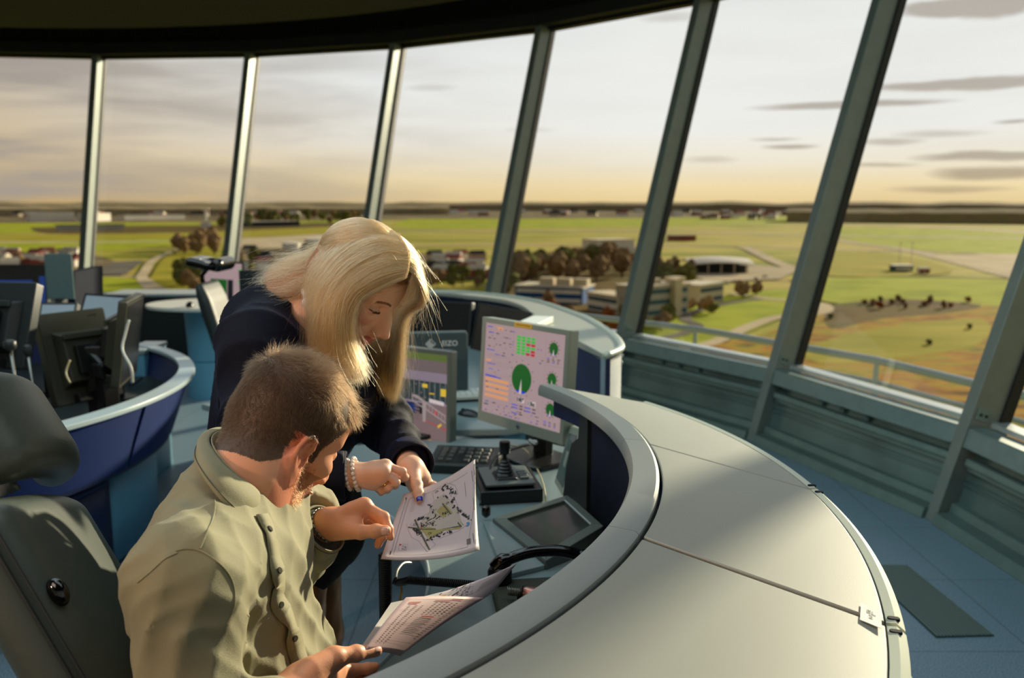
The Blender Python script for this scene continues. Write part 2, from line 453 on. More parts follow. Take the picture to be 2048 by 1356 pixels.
# floor grille
mat('grille_metal', (124, 142, 134), .5, .3)
q = [P(1762, 1132, z=.002), P(1815, 1132, z=.002), P(1988, 1272, z=.002), P(1872, 1275, z=.002)]
q[0] = V(1.50, 3.65, .002)
gv = thing('floor_grille', 'ribbed grey metal vent grille set in the blue-grey floor right of the curved console', 'vent', (1.6, 3.3, 0))
g = MB(); g.hexa([V(p.x, p.y, .001) for p in q][::-1] + [V(p.x, p.y, .004) for p in q][::-1]); g.build('backing', M('dark_teal'), gv)
g = MB()
for k in range(17):
    t = (k + .3) / 17; t2 = (k + .8) / 17
    a, b_ = q[0].lerp(q[1], t), q[0].lerp(q[1], t2); c, d = q[3].lerp(q[2], t), q[3].lerp(q[2], t2)
    g.hexa([V(p.x, p.y, .004) for p in (c, d, b_, a)] + [V(p.x, p.y, .009) for p in (c, d, b_, a)])
g.build('slats', M('grille_metal'), gv)
# ================================================================= console furniture
mat('console_top', (150, 154, 144), .46, spec=.6, noise=.03, nscale=2, bump=.03, bscale=400)
mat('console_rim', (138, 146, 144), .48, spec=.5, noise=.02, nscale=3, bump=.03, bscale=500)
mat('console_edge', (186, 196, 180), .35)
mat('navy', (20, 34, 74), .5, noise=.12, nscale=5)
mat('navy_dark', (12, 18, 36), .7, spec=.12)
mat('navy_groove', (16, 34, 84), .45)
mat('light_blue', (100, 162, 188), .5, noise=.04, nscale=2)
mat('desk_grey', (128, 146, 148), .3, spec=.6, noise=.05, nscale=4, bump=.04, bscale=300)
mat('desk_edge', (170, 186, 190), .3)
mat('cream_leg', (196, 190, 160), .5)
mat('white_label', (226, 228, 220), .5)
mat('black_plastic', (20, 21, 21), .32, spec=.5, bump=.05, bscale=300)
mat('gloss_black', (5, 5, 6), .12, spec=.7)
mat('charcoal', (36, 42, 42), .45, bump=.04, bscale=300)
mat('grey_plastic', (92, 100, 98), .42)
mat('monitor_grey', (88, 98, 92), .4, noise=.03, nscale=10)
mat('monitor_silver', (146, 154, 142), .38, .1, noise=.03, nscale=10)
mat('key_grey', (58, 66, 64), .45)
mat('silver_ridge', (140, 152, 158), .35, .6)
mat('grey_panel_dark', (70, 96, 92), .2)
mat('cable_black', (14, 15, 15), .4)
mat('cable_beige', (168, 158, 120), .45)
mat('cable_white', (196, 196, 184), .45)
mat('cable_red', (150, 30, 36), .5)
mat('copper_pink', (190, 140, 132), .3, .9)
mat('steel', (150, 152, 146), .28, .9)
# perforated navy cloth metal: fine horizontal ribs
def ribbed(name, rgb, sc, rough=.5, metal=0):
    m, nt, b = new_mat(name); b.inputs['Base Color'].default_value = srgb(*rgb); b.inputs['Roughness'].default_value = rough; b.inputs['Metallic'].default_value = metal; b.inputs['Specular IOR Level'].default_value = .15 if not metal else .5
    tc = nt.nodes.new('ShaderNodeTexCoord'); w = nt.nodes.new('ShaderNodeTexWave'); w.wave_type = 'BANDS'; w.bands_direction = 'Z'; w.inputs['Scale'].default_value = sc
    nt.links.new(tc.outputs['Object'], w.inputs['Vector']); bp = nt.nodes.new('ShaderNodeBump'); bp.inputs['Strength'].default_value = .5; bp.inputs['Distance'].default_value = .003
    nt.links.new(w.outputs['Fac'], bp.inputs['Height']); nt.links.new(bp.outputs[0], b.inputs['Normal'])
ribbed('navy_ribbed', (20, 46, 104), 55)
ribbed('silver_ribbed', (112, 126, 134), 40, .5, 0)

def arc(c, R, a0, a1, n): return [(c[0] + R * math.cos(math.radians(a0 + (a1 - a0) * k / n)), c[1] + R * math.sin(math.radians(a0 + (a1 - a0) * k / n))) for k in range(n + 1)]
def strip(mb, inner, outer, zi, zo, th):
    """slab between two plan polylines, inner edge at height zi and outer at zo, thickness th"""
    rings = []
    for (a, b), (c, d) in zip(inner, outer):
        rings.append([V(a, b, zi), V(c, d, zo), V(c, d, zo - th), V(a, b, zi - th)])
    return mb.loft(rings)
def wall_strip(mb, line, z0, z1, th=.02, top_shift=0, cen=None):
    rings = []
    n = len(line)
    for k, (x, y) in enumerate(line):
        a, b = line[max(k - 1, 0)], line[min(k + 1, n - 1)]; t = V(b[0] - a[0], b[1] - a[1], 0).normalized(); nn = V(t.y, -t.x, 0)
        p = V(x, y, 0)
        rings.append([p + V(0, 0, z0), p + nn * top_shift + V(0, 0, z1), p + nn * (top_shift - th) + V(0, 0, z1), p - nn * th + V(0, 0, z0)])
    return mb.loft(rings)

# ---- foreground pod
C1, R1 = (-1.019, 1.791), 1.252; C2, R2 = (-1.0, 1.759), 1.283; C3, R3 = (-1.026, 1.615), 1.615
pod = thing('control_console', 'curved console with broad pale grey-green top panels filling the lower right foreground', 'console', (C1[0], C1[1], 0))
seams_i = [29.4, 2.1, -21.8, -52, -80]; seams_o = [30.1, 1.5, -18.8, -50, -80]
ZR, ZO = 1.055, 1.0
for k in range(4):
    g = .0028 if k != 2 else .0045
    da, db = math.degrees(g / R2), math.degrees(g / R3)
    n = 24
    i_ = arc(C2, R2 + .006, seams_i[k] - (da if k else 0), seams_i[k + 1] + da * (2 if k == 1 else 1), n)
    o_ = arc(C3, R3 - .014, seams_o[k] - (db if k else 0), seams_o[k + 1] + db * (2.5 if k == 1 else 1), n)
    mb = MB(); strip(mb, i_, o_, ZR - .004, ZO + .003, .022); mb.build('top_panel', M('console_top'), pod, angle=35, bevel=.002)
    i2 = arc(C1, R1, seams_i[k] - .02, seams_i[k + 1] + .05, n); o2 = arc(C2, R2, seams_i[k] - .02, seams_i[k + 1] + .05, n)
    mb = MB()
    rings = []
    for (a, b_), (c, d) in zip(i2, o2):
        rings.append([V(a, b_, ZR - .012), V(a + (c - a) * .12, b_ + (d - b_) * .12, ZR), V(a + (c - a) * .9, b_ + (d - b_) * .9, ZR + .004), V(c, d, ZR), V(c, d, ZR - .03), V(a, b_, ZR - .03)])
    mb.loft(rings); mb.build('rim', M('console_rim'), pod, angle=40)
    i3 = arc(C3, R3 - .012, seams_o[k] - db, seams_o[k + 1] + db * 2, n); o3 = arc(C3, R3 + .012, seams_o[k] - db, seams_o[k + 1] + db * 2, n)
    mb = MB()
    mb.loft([[V(a, b_, ZO + .003), V((a + c) / 2, (b_ + d) / 2, ZO + .004), V(c, d, ZO - .006), V(c, d, ZO - .045), V(a, b_, ZO - .045)] for (a, b_), (c, d) in zip(i3, o3)])
    mb.build('edge_trim', M('console_edge'), pod, angle=40)
    if k in (0, 1):  # latch recesses at the trim joints
        for s_ in (-1.1, 1.1):
            aa = math.radians(seams_o[k + 1] + s_ * .62); p = V(C3[0] + R3 * math.cos(aa), C3[1] + R3 * math.sin(aa), ZO + .003)
            mb = MB(); rd = V(math.cos(aa), math.sin(aa), 0); tt = V(-rd.y, rd.x, 0)
            mb.rbox(p - rd * .002, (.008, .005, .0022), .004, (rd, tt, V(0, 0, 1))); mb.build('latch_recess', M('navy_dark'), pod)
# substructure under the panels (navy, visible in the joints)
mb = MB(); strip(mb, arc(C2, R2 - .01, 29, -80, 80), arc(C3, R3 - .02, 29.5, -80, 80), ZR - .032, ZO - .026, .05); mb.build('under_frame', M('navy_groove'), pod)
mb = MB(); wall_strip(mb, arc(C1, R1 + .012, -80, 16, 70), .70, ZR - .02, -.02); mb.build('inner_wall', M('navy_dark'), pod, smooth=True)
mb = MB(); wall_strip(mb, arc(C3, R3 - .03, -80, 29, 70), .04, ZO - .04, .02); mb.build('outer_wall', M('navy_ribbed'), pod, smooth=True)
# end cheek with a rounded shoulder under the tip of the rim
ck = MB()
a_, b_ = P(1180, 850, Y=2.0), P(1112, 1000, Y=2.33)
poly = [(1.155, 845), (1.245, 0)]
e0 = V(C1[0] + 1.262 * math.cos(math.radians(17)), C1[1] + 1.262 * math.sin(math.radians(17)), 0)
e1 = V(C1[0] + 1.262 * math.cos(math.radians(24)), C1[1] + 1.262 * math.sin(math.radians(24)), 0)
ck.loft([[V(p.x, p.y, z) for p, z in ((e0, .73), (e1, .73), (e1 * .0 + e0.lerp(e1, .82), .86), (e0.lerp(e1, .62), .93), (e0.lerp(e1, .35), .955), (e0.lerp(e1, .3), 1.03), (e0, 1.03))],
         [V(p.x + .02, p.y + .01, z) for p, z in ((e0, .73), (e1, .73), (e1 * .0 + e0.lerp(e1, .82), .86), (e0.lerp(e1, .62), .93), (e0.lerp(e1, .35), .955), (e0.lerp(e1, .3), 1.03), (e0, 1.03))]])
ck.build('end_cheek', M('charcoal'), pod)
# worktop of the pod
mb = MB(); strip(mb, arc(C1, .84, -78, 66, 90), [(x, y) for x, y in arc(C1, 1.25, -78, 22, 64)] + [(.17, 2.40), (.215, 2.55), (.235, 2.70), (.225, 2.84), (.18, 2.94), (.11, 3.0), (.03, 3.035), (-.05, 3.045), (-.13, 3.04), (-.2, 3.03), (-.27, 3.02), (-.33, 3.01), (-.38, 3.0), (-.43, 2.99), (-.47, 2.98), (-.5, 2.97), (-.53, 2.96), (-.56, 2.95), (-.58, 2.94), (-.6, 2.93), (-.61, 2.92), (-.62, 2.91), (-.63, 2.9), (-.64, 2.89), (-.65, 2.88), (-.66, 2.87)], .73, .73, .028)
mb.build('worktop', M('desk_grey'), pod, angle=40, bevel=.004)
mb = MB(); wall_strip(mb, arc(C1, .835, -78, 66, 80), .698, .734, -.006); mb.build('worktop_edge', M('desk_edge'), pod, smooth=True)
mb = MB(); wall_strip(mb, arc(C1, 1.225, -70, 10, 40), .02, .70, .02); mb.build('modesty_panel', M('dark_teal'), pod, smooth=True)
mb = MB(); p = P(650, 1275, z=0); mb.box((p.x, p.y, .35), (.02, .03, .35)); mb.build('leg', M('cream_leg'), pod, bevel=.003)
mb = MB(); mb.box((-.62, 2.86, .60), (.17, .02, .1)); mb.build('side_panel', M('cream_leg'), pod, bevel=.003)
mb = MB(); mb.box((.02, 2.85, .35), (.03, .1, .34)); mb.build('leg', M('light_blue'), pod, bevel=.01)
# white sticker with faint print at the corner of the lid
n_ = V(0, 0, 1)
q = [P(1722, 1206, z=ZO + .009), P(1762, 1222, z=ZO + .008), P(1764, 1258, z=ZO + .008), P(1720, 1240, z=ZO + .0095)]
mb = MB(); mb.add(q, [(0, 3, 2, 1)]); mb.add([p + V(0, 0, .0006) for p in q], [(0, 3, 2, 1)]); mb.build('sticker', M('white_label'), pod)
rx = (q[1] - q[0]).normalized(); ry = (q[0] - q[3]).normalized()
mat('faint_print', (150, 152, 146), .6)
text_mesh('EL\n2', .014, M('faint_print'), pod, sum((p for p in q), V(0, 0, 0)) / 4 + V(0, 0, .001), rx, ry, depth=.0002)
# small screw knobs hanging on the near side of the outer wall
for dx, dz in ((0, 0), (-.012, -.018), (.008, -.022)):
    p = P(1806, 1338, z=.60) + V(dx, 0, dz); mb = MB(); mb.lathe(p, [(.004, -.01), (.012, -.006), (.012, .004), (.006, .009)], 10); mb.build('knob', M('console_edge'), pod, smooth=True)

# ---- generic monitor
def frame_from(tl, tr, YL, YR, H, tilt=6):
    a, b_ = P(*tl, Y=YL), P(*tr, Y=YR); z = (a.z + b_.z) / 2; a.z = b_.z = z
    r = (b_ - a); W = r.length; r.normalize(); n = V(r.y, -r.x, 0)       # n points to the viewer side
    t = math.radians(tilt); up = V(0, 0, 1) * math.cos(t) - n * math.sin(t); n2 = n * math.cos(t) + V(0, 0, 1) * math.sin(t)
    c = (a + b_) / 2 - up * H / 2
    return c, r, up, n2, W
def monitor(label, fr, H, deskz, cas, scr, bez=.014, bot=.02, th=.035, base=True, group=None, name='monitor', logo=None, bulge=True):
    c, r, up, n, W = fr
    foot = c - n * .09; foot = V(foot.x, foot.y, deskz)
    t = thing(name, label, 'monitor', foot, 0, group)
    w2, h2 = W / 2, H / 2
    mb = MB(); mb.rbox(c - n * th / 2, (w2, h2, th / 2), .006, (r, up, n), 3)
    mb.build('casing', cas, t, angle=40)
    # raised bezel
    mb = MB()
    for cc, hh in ((c + up * (h2 - bez / 2), (w2, bez / 2)), (c - up * (h2 - bot / 2), (w2, bot / 2)), (c - r * (w2 - bez / 2) + up * ((bot - bez) / 2), (bez / 2, h2 - (bez + bot) / 2)), (c + r * (w2 - bez / 2) + up * ((bot - bez) / 2), (bez / 2, h2 - (bez + bot) / 2))):
        mb.box(cc + n * .002, (hh[0], hh[1], .0045), (r, up, n))
    mb.build('bezel', cas, t, bevel=.001)
    sc_c = c + up * (bot - bez) / 2 + n * .001; sw, sh = w2 - bez, h2 - (bez + bot) / 2
    mb = MB(); mb.box(sc_c, (sw, sh, .0012), (r, up, n)); s = mb.build('screen', scr, t)
    if bulge:
        mb = MB(); mb.loft([[c - n * (th + .0) + r * x * w2 * .62 + up * y * h2 * .6 for x, y in ((-1, -1), (1, -1), (1, 1), (-1, 1))], [c - n * (th + .035) + r * x * w2 * .45 + up * y * h2 * .42 for x, y in ((-1, -1), (1, -1), (1, 1), (-1, 1))]]); mb.build('rear_housing', cas, t, bevel=.004)
    if base:
        pz = c - n * (th + .05); mb = MB(); mb.box((foot.x, foot.y, (deskz + c.z) / 2), (.03, .018, max(.02, (c.z - deskz) / 2)), (r, V(-r.y, r.x, 0), V(0, 0, 1))); mb.build('stand', M('black_plastic'), t, bevel=.004)
        mb = MB(); mb.box((foot.x + pz.x) / 2 * V(1, 0, 0) + (foot.y + pz.y) / 2 * V(0, 1, 0) + c.z * V(0, 0, 1), (.03, .03, .03), (r, V(-r.y, r.x, 0), V(0, 0, 1))); mb.build('hinge', M('black_plastic'), t, bevel=.004)
        mb = MB(); nn = V(n.x, n.y, 0).normalized(); mb.rbox(V(foot.x, foot.y, deskz + .008) + nn * .04, (.12, .09, .008), .03, (r, V(-r.y, r.x, 0), V(0, 0, 1))); mb.build('base', M('black_plastic'), t, angle=40)
    def at(u, v, d=.0035): return sc_c - r * sw + up * sh + r * (2 * sw * u) - up * (2 * sh * v) + n * d   # u right, v down
    return t, s, at, (r, up, n, sw, sh, c, w2, h2)
def emis(name, rgb, e=1.0):
    m, nt, b = new_mat(name); b.inputs['Base Color'].default_value = (.01, .01, .01, 1); b.inputs['Roughness'].default_value = .25
    b.inputs['Emission Color'].default_value = srgb(*rgb); b.inputs['Emission Strength'].default_value = e
for nme, c, e in (('scr_pink', (176, 150, 152), .8), ('scr_green', (56, 190, 66), .8), ('scr_dkgreen', (26, 92, 30), .8), ('scr_red', (196, 44, 54), .8), ('scr_orange', (226, 160, 112), .8), ('scr_blue', (70, 84, 200), .8), ('scr_deepblue', (20, 40, 220), .9),
                  ('scr_black', (40, 34, 36), .7), ('scr_white', (205, 190, 190), .9), ('scr_grey', (120, 104, 106), .7), ('scr_line', (140, 120, 124), .8), ('scr_yellow', (226, 190, 60), .8), ('scr_off', (8, 14, 16), .3),
                  ('scr_roof', (138, 124, 138), .8), ('scr_grass', (92, 108, 52), .8), ('scr_ramp', (126, 104, 104), .8), ('scr_glass', (40, 58, 58), .8), ('scr_mullion', (128, 120, 122), .8), ('scr_navy', (16, 44, 110), .8), ('scr_brightblue', (24, 70, 170), .9), ('scr_dark', (26, 26, 32), .8), ('scr_bridge', (162, 148, 146), .8), ('scr_teal', (70, 110, 120), .6)):
    emis(nme, c, e)
def panelq(at, rects, d=.0035):
    mb = MB()
    for (m_, u0, v0, u1, v1, *dd) in rects:
        mb.use(M(m_)); k = d + (dd[0] if dd else 0); mb.add([at(u0, v1, k), at(u1, v1, k), at(u1, v0, k), at(u0, v0, k)], [(0, 1, 2, 3)])
    return mb
def disc(mb, at, asp, m_, u, v, R, d=.0045, n=28):
    mb.use(M(m_)); mb.add([at(u + R * math.cos(2 * PI * k / n) / asp, v + R * math.sin(2 * PI * k / n), d) for k in range(n)], [tuple(range(n))])

# ---- wind display monitor (right of the woman)
fr = frame_from((968, 629), (1142, 666), 2.92, 2.60, .345, 4)
t, s, at, (r_, up_, n_, sw, sh, c_, w2, h2) = monitor('silver framed monitor showing green wind dials, coloured table and 180 degrees 13kt readout', fr, .345, .73, M('monitor_silver'), M('scr_pink'), .016, .034)
asp = sw / sh; R = []
for i, u in enumerate((.425, .485, .545, .605)):
    for j in range(6): R.append(('scr_red' if (i, j) in ((2, 2), (3, 2), (3, 4), (2, 5), (3, 5)) else 'scr_green', u, .085 + j * .034, u + .047, .085 + j * .034 + .027))
for j, v in enumerate((.605, .665, .725, .785)): R.append(('scr_orange', .035, v, .345, v + .036))
R += [('scr_orange', .155, .03, .235, .062), ('scr_orange', .03, .40, .1, .425)]
for u in (.15, .38, .78): R.append(('scr_line', u, .34 if u == .15 else .02, u + .002, .345 if u == .15 else .95))
for v in (.34, .36, .46, .44, .42, .56, .88): R.append(('scr_line', .03, v, .35, v + .0025))
for v in (.335, .66): R.append(('scr_line', .79, v, .98, v + .0025))
rg = random.Random(3)
for k in range(150):
    u, v = rg.uniform(.03, .74), rg.choice((.05, .1, .13, .16, .19, .22, .25, .3, .33, .385, .5, .53, .585, .65, .71, .87, .9, .94, .97))
    if .4 < u < .67 and v < .35: continue
    if u > .36 and .35 < v < .78: continue
    w = rg.uniform(.008, .03); R.append((rg.choice(('scr_blue', 'scr_black', 'scr_black')), u, v, u + w, v + .009))
for v0 in (.27, .6, .93):
    for k in range(3):
        for u in (.8, .86, .92): R.append((rg.choice(('scr_blue', 'scr_black')), u, v0 + k * .02 - .01, u + rg.uniform(.02, .04), v0 + k * .02 - .002))
for k in range(5): R.append(('scr_blue', .03 + .02 * (k % 2), (.035, .095, .29, .44, .575)[k], .1 + .02 * k, (.035, .095, .29, .44, .575)[k] + .01))
R.append(('scr_blue', .03, .582, .24, .594)); R.append(('scr_teal', .03, .9, .09, .915))
for u0, v0 in ((.4, .83), (.4, .86), (.4, .92), (.56, .83), (.56, .865)): R.append(('scr_blue', u0, v0, u0 + .08, v0 + .012)); R.append(('scr_black', u0 + .1, v0, u0 + .14, v0 + .012))
R += [('scr_white', .47, .74, .555, .795, .0004), ('scr_white', .60, .755, .695, .81, .0004)]
mb = panelq(at, R)
for u, v, q_, in ((.51, .54, .16), (.875, .16, .067), (.875, .475, .067), (.875, .79, .067)):
    disc(mb, at, asp, 'scr_dkgreen', u, v, q_)
    for k in range(12):
        aa = 2 * PI * k / 12; uu, vv = u + q_ * 1.22 * math.cos(aa) / asp, v + q_ * 1.22 * math.sin(aa)
        mb.use(M('scr_black')); mb.add([at(uu - .006, vv + .004, .004), at(uu + .006, vv + .004, .004), at(uu + .006, vv - .004, .004), at(uu - .006, vv - .004, .004)], [(0, 1, 2, 3)])
    mb.use(M('scr_white')); mb.add([at(u, v, .0052), at(u - .035 * q_ / .16 * 2 / 3, v + q_, .0052), at(u + .01, v + q_ * 1.0, .0052)], [(0, 1, 2)])
    for s0, s1 in ((-.55, -.2), (.1, .5)):
        mb.use(M('scr_deepblue')); mb.add([at(u + q_ * s0 / asp, v + q_ * math.sqrt(1 - s0 ** 2), .005), at(u + q_ * s1 / asp, v + q_ * math.sqrt(1 - s1 ** 2), .005), at(u + q_ * s1 * .8 / asp, v + q_ * .82, .005), at(u + q_ * s0 * .8 / asp, v + q_ * .82, .005)], [(0, 1, 2, 3)])
mb.build('display_graphics', None, s)
text_mesh('180°', .0185, M('scr_black'), s, at(.512, .768, .0056), r_, up_, bold=.0004)
text_mesh('13kt', .0185, M('scr_black'), s, at(.648, .783, .0056), r_, up_, bold=.0004)
mat('tape_yellow', (222, 178, 60), .5)
mb = MB(); mb.box(c_ + up_ * (h2 - .007) - r_ * .0 + n_ * .0075, (.042, .0075, .0006), (r_, up_, n_)); tp = mb.build('yellow_label', M('tape_yellow'), t)
text_mesh('RUNWAY 07 FAVOURED', .0062, M('scr_black'), tp, c_ + up_ * (h2 - .007) + n_ * .0084, r_, up_, depth=.0001)
mb = MB(); mb.lathe(c_ - up_ * (h2 - .017) + n_ * .006, [(.010, 0), (.010, .0012), (.0085, .0014)], 20, (r_, up_, n_)); lg = mb.build('badge', M('silver_ridge'), t)
text_mesh('hp', .011, M('charcoal'), lg, c_ - up_ * (h2 - .017) + n_ * .008, r_, up_, depth=.0002)

# ---- apron camera monitor, partly behind the woman's hair
fr = frame_from((722, 684), (903, 703), 3.22, 3.0, .365, 2)
t, s, at, (r_, up_, n_, sw, sh, c_, w2, h2) = monitor('dark framed monitor showing an airport pier and boarding bridge, partly behind blonde hair', fr, .365, .73, M('monitor_grey'), M('scr_ramp'), .014, .022)
R = [('scr_grass', 0, 0, 1, .075), ('scr_grey', 0, .075, 1, .2), ('scr_roof', 0, .2, 1, .30), ('scr_glass', 0, .30, 1, .52), ('scr_roof', 0, .52, 1, .545), ('scr_dark', 0, .545, .72, .66), ('scr_navy', .25, .56, .42, .65, .0004), ('scr_navy', .5, .56, .66, .65, .0004)]
for k in range(17): R.append(('scr_mullion', .02 + k * .06, .28, .027 + k * .06, .525, .0006))
for k in range(40):
    u, v = rg.uniform(0, 1), rg.uniform(.31, .5); R.append((rg.choice(('scr_dark', 'scr_teal', 'scr_grey')), u, v, u + .02, v + .02, .0004))
R += [('scr_yellow', .93, .36, .99, .44, .0008), ('scr_yellow', .72, .33, .78, .37, .0008), ('scr_orange', .5, .57, .53, .6, .0008), ('scr_red', .86, .60, .89, .65, .0012), ('scr_yellow', .8, .42, .86, .432, .0008)]
mb = panelq(at, R)
def poly_s(m_, pts, d=.0048): mb.use(M(m_)); mb.add([at(u, v, d) for u, v in pts], [tuple(range(len(pts)))[::-1]])
poly_s('scr_bridge', [(.60, .46), (.66, .46), (.78, .53), (.78, .545), (.60, .475)]); poly_s('scr_bridge', [(.60, .52), (.78, .6), (.78, .615), (.60, .535)]); poly_s('scr_bridge', [(.60, .46), (.612, .46), (.612, .53), (.60, .53)])
poly_s('scr_bridge', [(.72, .53), (.77, .53), (.76, .74), (.73, .74)]); poly_s('scr_bridge', [(.78, .53), (.99, .64), (.99, .655), (.78, .548)]); poly_s('scr_bridge', [(.78, .60), (.99, .71), (.99, .725), (.78, .618)])
for k in range(6): poly_s('scr_bridge', [(.8 + k * .035, .545 + k * .018), (.807 + k * .035, .55 + k * .018), (.807 + k * .035, .61 + k * .018), (.8 + k * .035, .605 + k * .018)])
for k in range(5): poly_s('scr_grey', [(.63, .56 + k * .035), (.69, .57 + k * .035), (.69, .59 + k * .035), (.63, .58 + k * .035)], .005)
poly_s('scr_white', [(.80, .48), (.97, .50), (.97, .54), (.80, .52)], .0046)
poly_s('scr_yellow', [(.9, .76), (.94, .73), (.945, .75), (.905, .79)], .005); poly_s('scr_yellow', [(.2, .72), (.3, .755), (.3, .76), (.2, .727)], .0046); poly_s('scr_yellow', [(.4, .76), (.95, .985), (.95, .99), (.4, .765)], .0046)
poly_s('scr_red', [(.75, .72), (1, .79), (1, .8), (.75, .728)], .0046)
mb.build('display_graphics', None, s)
mb = MB(); mb.lathe(at(.97, .02, .004) + up_ * .008, [(.0015, 0), (.0015, .001)], 8, (r_, up_, n_)); mb.build('power_light', M('scr_white'), t)

# ---- monitor seen from behind with maker's lettering
fr = frame_from((640, 676), (935, 657), 3.52, 3.62, .37, -4)
c_, r_, up_, n_, W_ = fr; up_ = V(0, 0, 1); c_ = c_ - V(0, 0, .0)
t = thing('monitor', 'dark grey monitor seen from behind with white diamond logo and EIZO lettering', 'monitor', (c_.x, c_.y + .1, .73))
n_ = V(r_.y, -r_.x, 0)
w2, h2 = W_ / 2, .185
mat('monitor_slate', (54, 72, 76), .5, bump=.03, bscale=300)
mb = MB(); mb.rbox(c_, (w2, h2, .022), .012, (r_, up_, n_)); mb.build('casing', M('monitor_slate'), t, angle=40)
mb = MB(); mb.loft([[c_ + n_ * .022 + r_ * x * w2 * .8 + up_ * (y * h2 * .75 - .02) for x, y in ((-1, -1), (1, -1), (1, 1), (-1, 1))], [c_ + n_ * .05 + r_ * x * w2 * .66 + up_ * (y * h2 * .55 - .02) for x, y in ((-1, -1), (1, -1), (1, 1), (-1, 1))]]); mb.build('rear_housing', M('monitor_slate'), t, bevel=.004)
mb = MB(); mb.box(c_ + r_ * (w2 * .70) - up_ * .03 + n_ * .023, (.035, .07, .002), (r_, up_, n_)); mb.build('vent_panel', M('charcoal'), t)
mb = MB(); mb.box(c_ - n_ * .0225, (w2 - .02, h2 - .02, .001), (r_, up_, n_)); mb.build('screen', M('scr_off'), t)
mb = MB(); mb.box((c_.x, c_.y + .05, (.73 + c_.z) / 2), (.03, .02, (c_.z - .73) / 2)); mb.build('stand', M('black_plastic'), t); mb = MB(); mb.rbox((c_.x, c_.y + .08, .74), (.12, .1, .009), .03); mb.build('base', M('black_plastic'), t)
mat('logo_white', (206, 216, 216), .4)
lp = P(862, 681, Y=3.56); off = (lp - c_).dot(r_); lo = c_ + r_ * off + up_ * (h2 - .047) + n_ * .0235
mb = MB()
for k in range(5):  # diamond of nested chevrons
    s0 = .022 - k * .0045
    for sx, sy in ((1, 1), (1, -1), (-1, 1), (-1, -1)):
        a, b_ = lo + r_ * (s0 * sx), lo + up_ * (s0 * sy); s1 = s0 - .0030; c2_, d_ = lo + up_ * (s1 * sy), lo + r_ * (s1 * sx)
        if (sx, sy) == (1, 1) and k in (1, 2): continue
        mb.add([a, b_, c2_, d_], [(0, 1, 2, 3)])
mb.build('logo', M('logo_white'), t)
text_mesh('EIZO', .030, M('logo_white'), t, lo + r_ * .078, r_, up_, bold=.0003)

# ---- objects on the worktop
ZD = .73
def keypad(px, label, cat, loc, rot, w, d, h0, h1, name, body, parts):
    t = thing(name, label, cat, loc, rot)
    mb = MB(); mb.loft([[V(-w, -d, 0), V(w, -d, 0), V(w, d, 0), V(-w, d, 0)], [V(-w, -d, h0), V(w, -d, h0), V(w, d, h1), V(-w, d, h1)]])
    mb.build('casing', body, t, local=True, bevel=.004); parts(t); return t
def slope(w, d, h0, h1, x, y, e=.001): return V(x, y, h0 + (h1 - h0) * (y + d) / (2 * d) + e)
p = P(930, 935, z=ZD)
def kp(t):
    w, d, h0, h1 = .105, .075, .028, .05
    mb = MB(); mb.hexa([slope(w, d, h0, h1, x, y, -.001) for x, y in ((-.085, -.055), (.085, -.055), (.085, .06), (-.085, .06))] + [slope(w, d, h0, h1, x, y, .001) for x, y in ((-.085, -.055), (.085, -.055), (.085, .06), (-.085, .06))]); mb.build('key_plate', M('black_plastic'), t, local=True)
    for i in range(6):
        for j in range(4):
            x, y = -.068 + i * .027, -.042 + j * .027
            if i == 2 and j < 2: continue
            mb = MB(); mb.hexa([slope(w, d, h0, h1, x + a, y + b_, 0) for a, b_ in ((-.010, -.009), (.010, -.009), (.010, .009), (-.010, .009))] + [slope(w, d, h0, h1, x + a, y + b_, .006) for a, b_ in ((-.008, -.007), (.008, -.007), (.008, .007), (-.008, .007))]); mb.build('key', M('key_grey'), t, local=True)
keypad(None, 'dark keypad unit with two rows of raised keys behind the paper map', 'keypad', (p.x, p.y, ZD), -.15, .105, .075, .028, .05, 'keypad', M('charcoal'), kp)
p = P(1012, 985, z=ZD)
def js(t):
    w, d, h0, h1 = .085, .095, .035, .045
    mb = MB(); mb.rbox(V(.0, 0, h1 + .004), (.07, .085, .004), .006); mb.build('top_plate', M('grey_plastic'), t, local=True)
    mb = MB(); mb.loft([[V(-.045, -.06, .045), V(.03, -.06, .045), V(.03, .03, .045), V(-.045, .03, .045)], [V(-.03, -.05, .06), V(.02, -.05, .06), V(.02, .02, .062), V(-.03, .02, .062)]]); mb.build('pedestal', M('black_plastic'), t, local=True, bevel=.002)
    st = MB(); prof = [(.030, .058)]
    for k in range(5): r0 = .028 - k * .0035; prof += [(r0, .062 + k * .009), (r0 - .006, .067 + k * .009)]
    st.lathe((-.006, -.015, 0), prof + [(.008, .108)], 24); bt = st.build('rubber_boot', M('black_plastic'), t, local=True, angle=50)
    st = MB(); st.lathe((-.006, -.015, 0), [(.006, .1), (.006, .116), (.014, .12), (.0155, .124), (.0155, .15), (.0145, .155), (.011, .156)], 24); st.build('grip', M('black_plastic'), t, local=True, angle=50)
    for i in range(4):
        mb = MB(); mb.rbox(V(.045 + .0 * i, -.045 + i * .02, .055), (.013, .006, .004), .003); mb.build('button', M('grey_plastic'), t, local=True)
keypad(None, 'black joystick with ribbed rubber boot on a flat grey control box', 'joystick', (p.x, p.y, ZD), .18, .088, .1, .038, .046, 'joystick', M('black_plastic'), js)
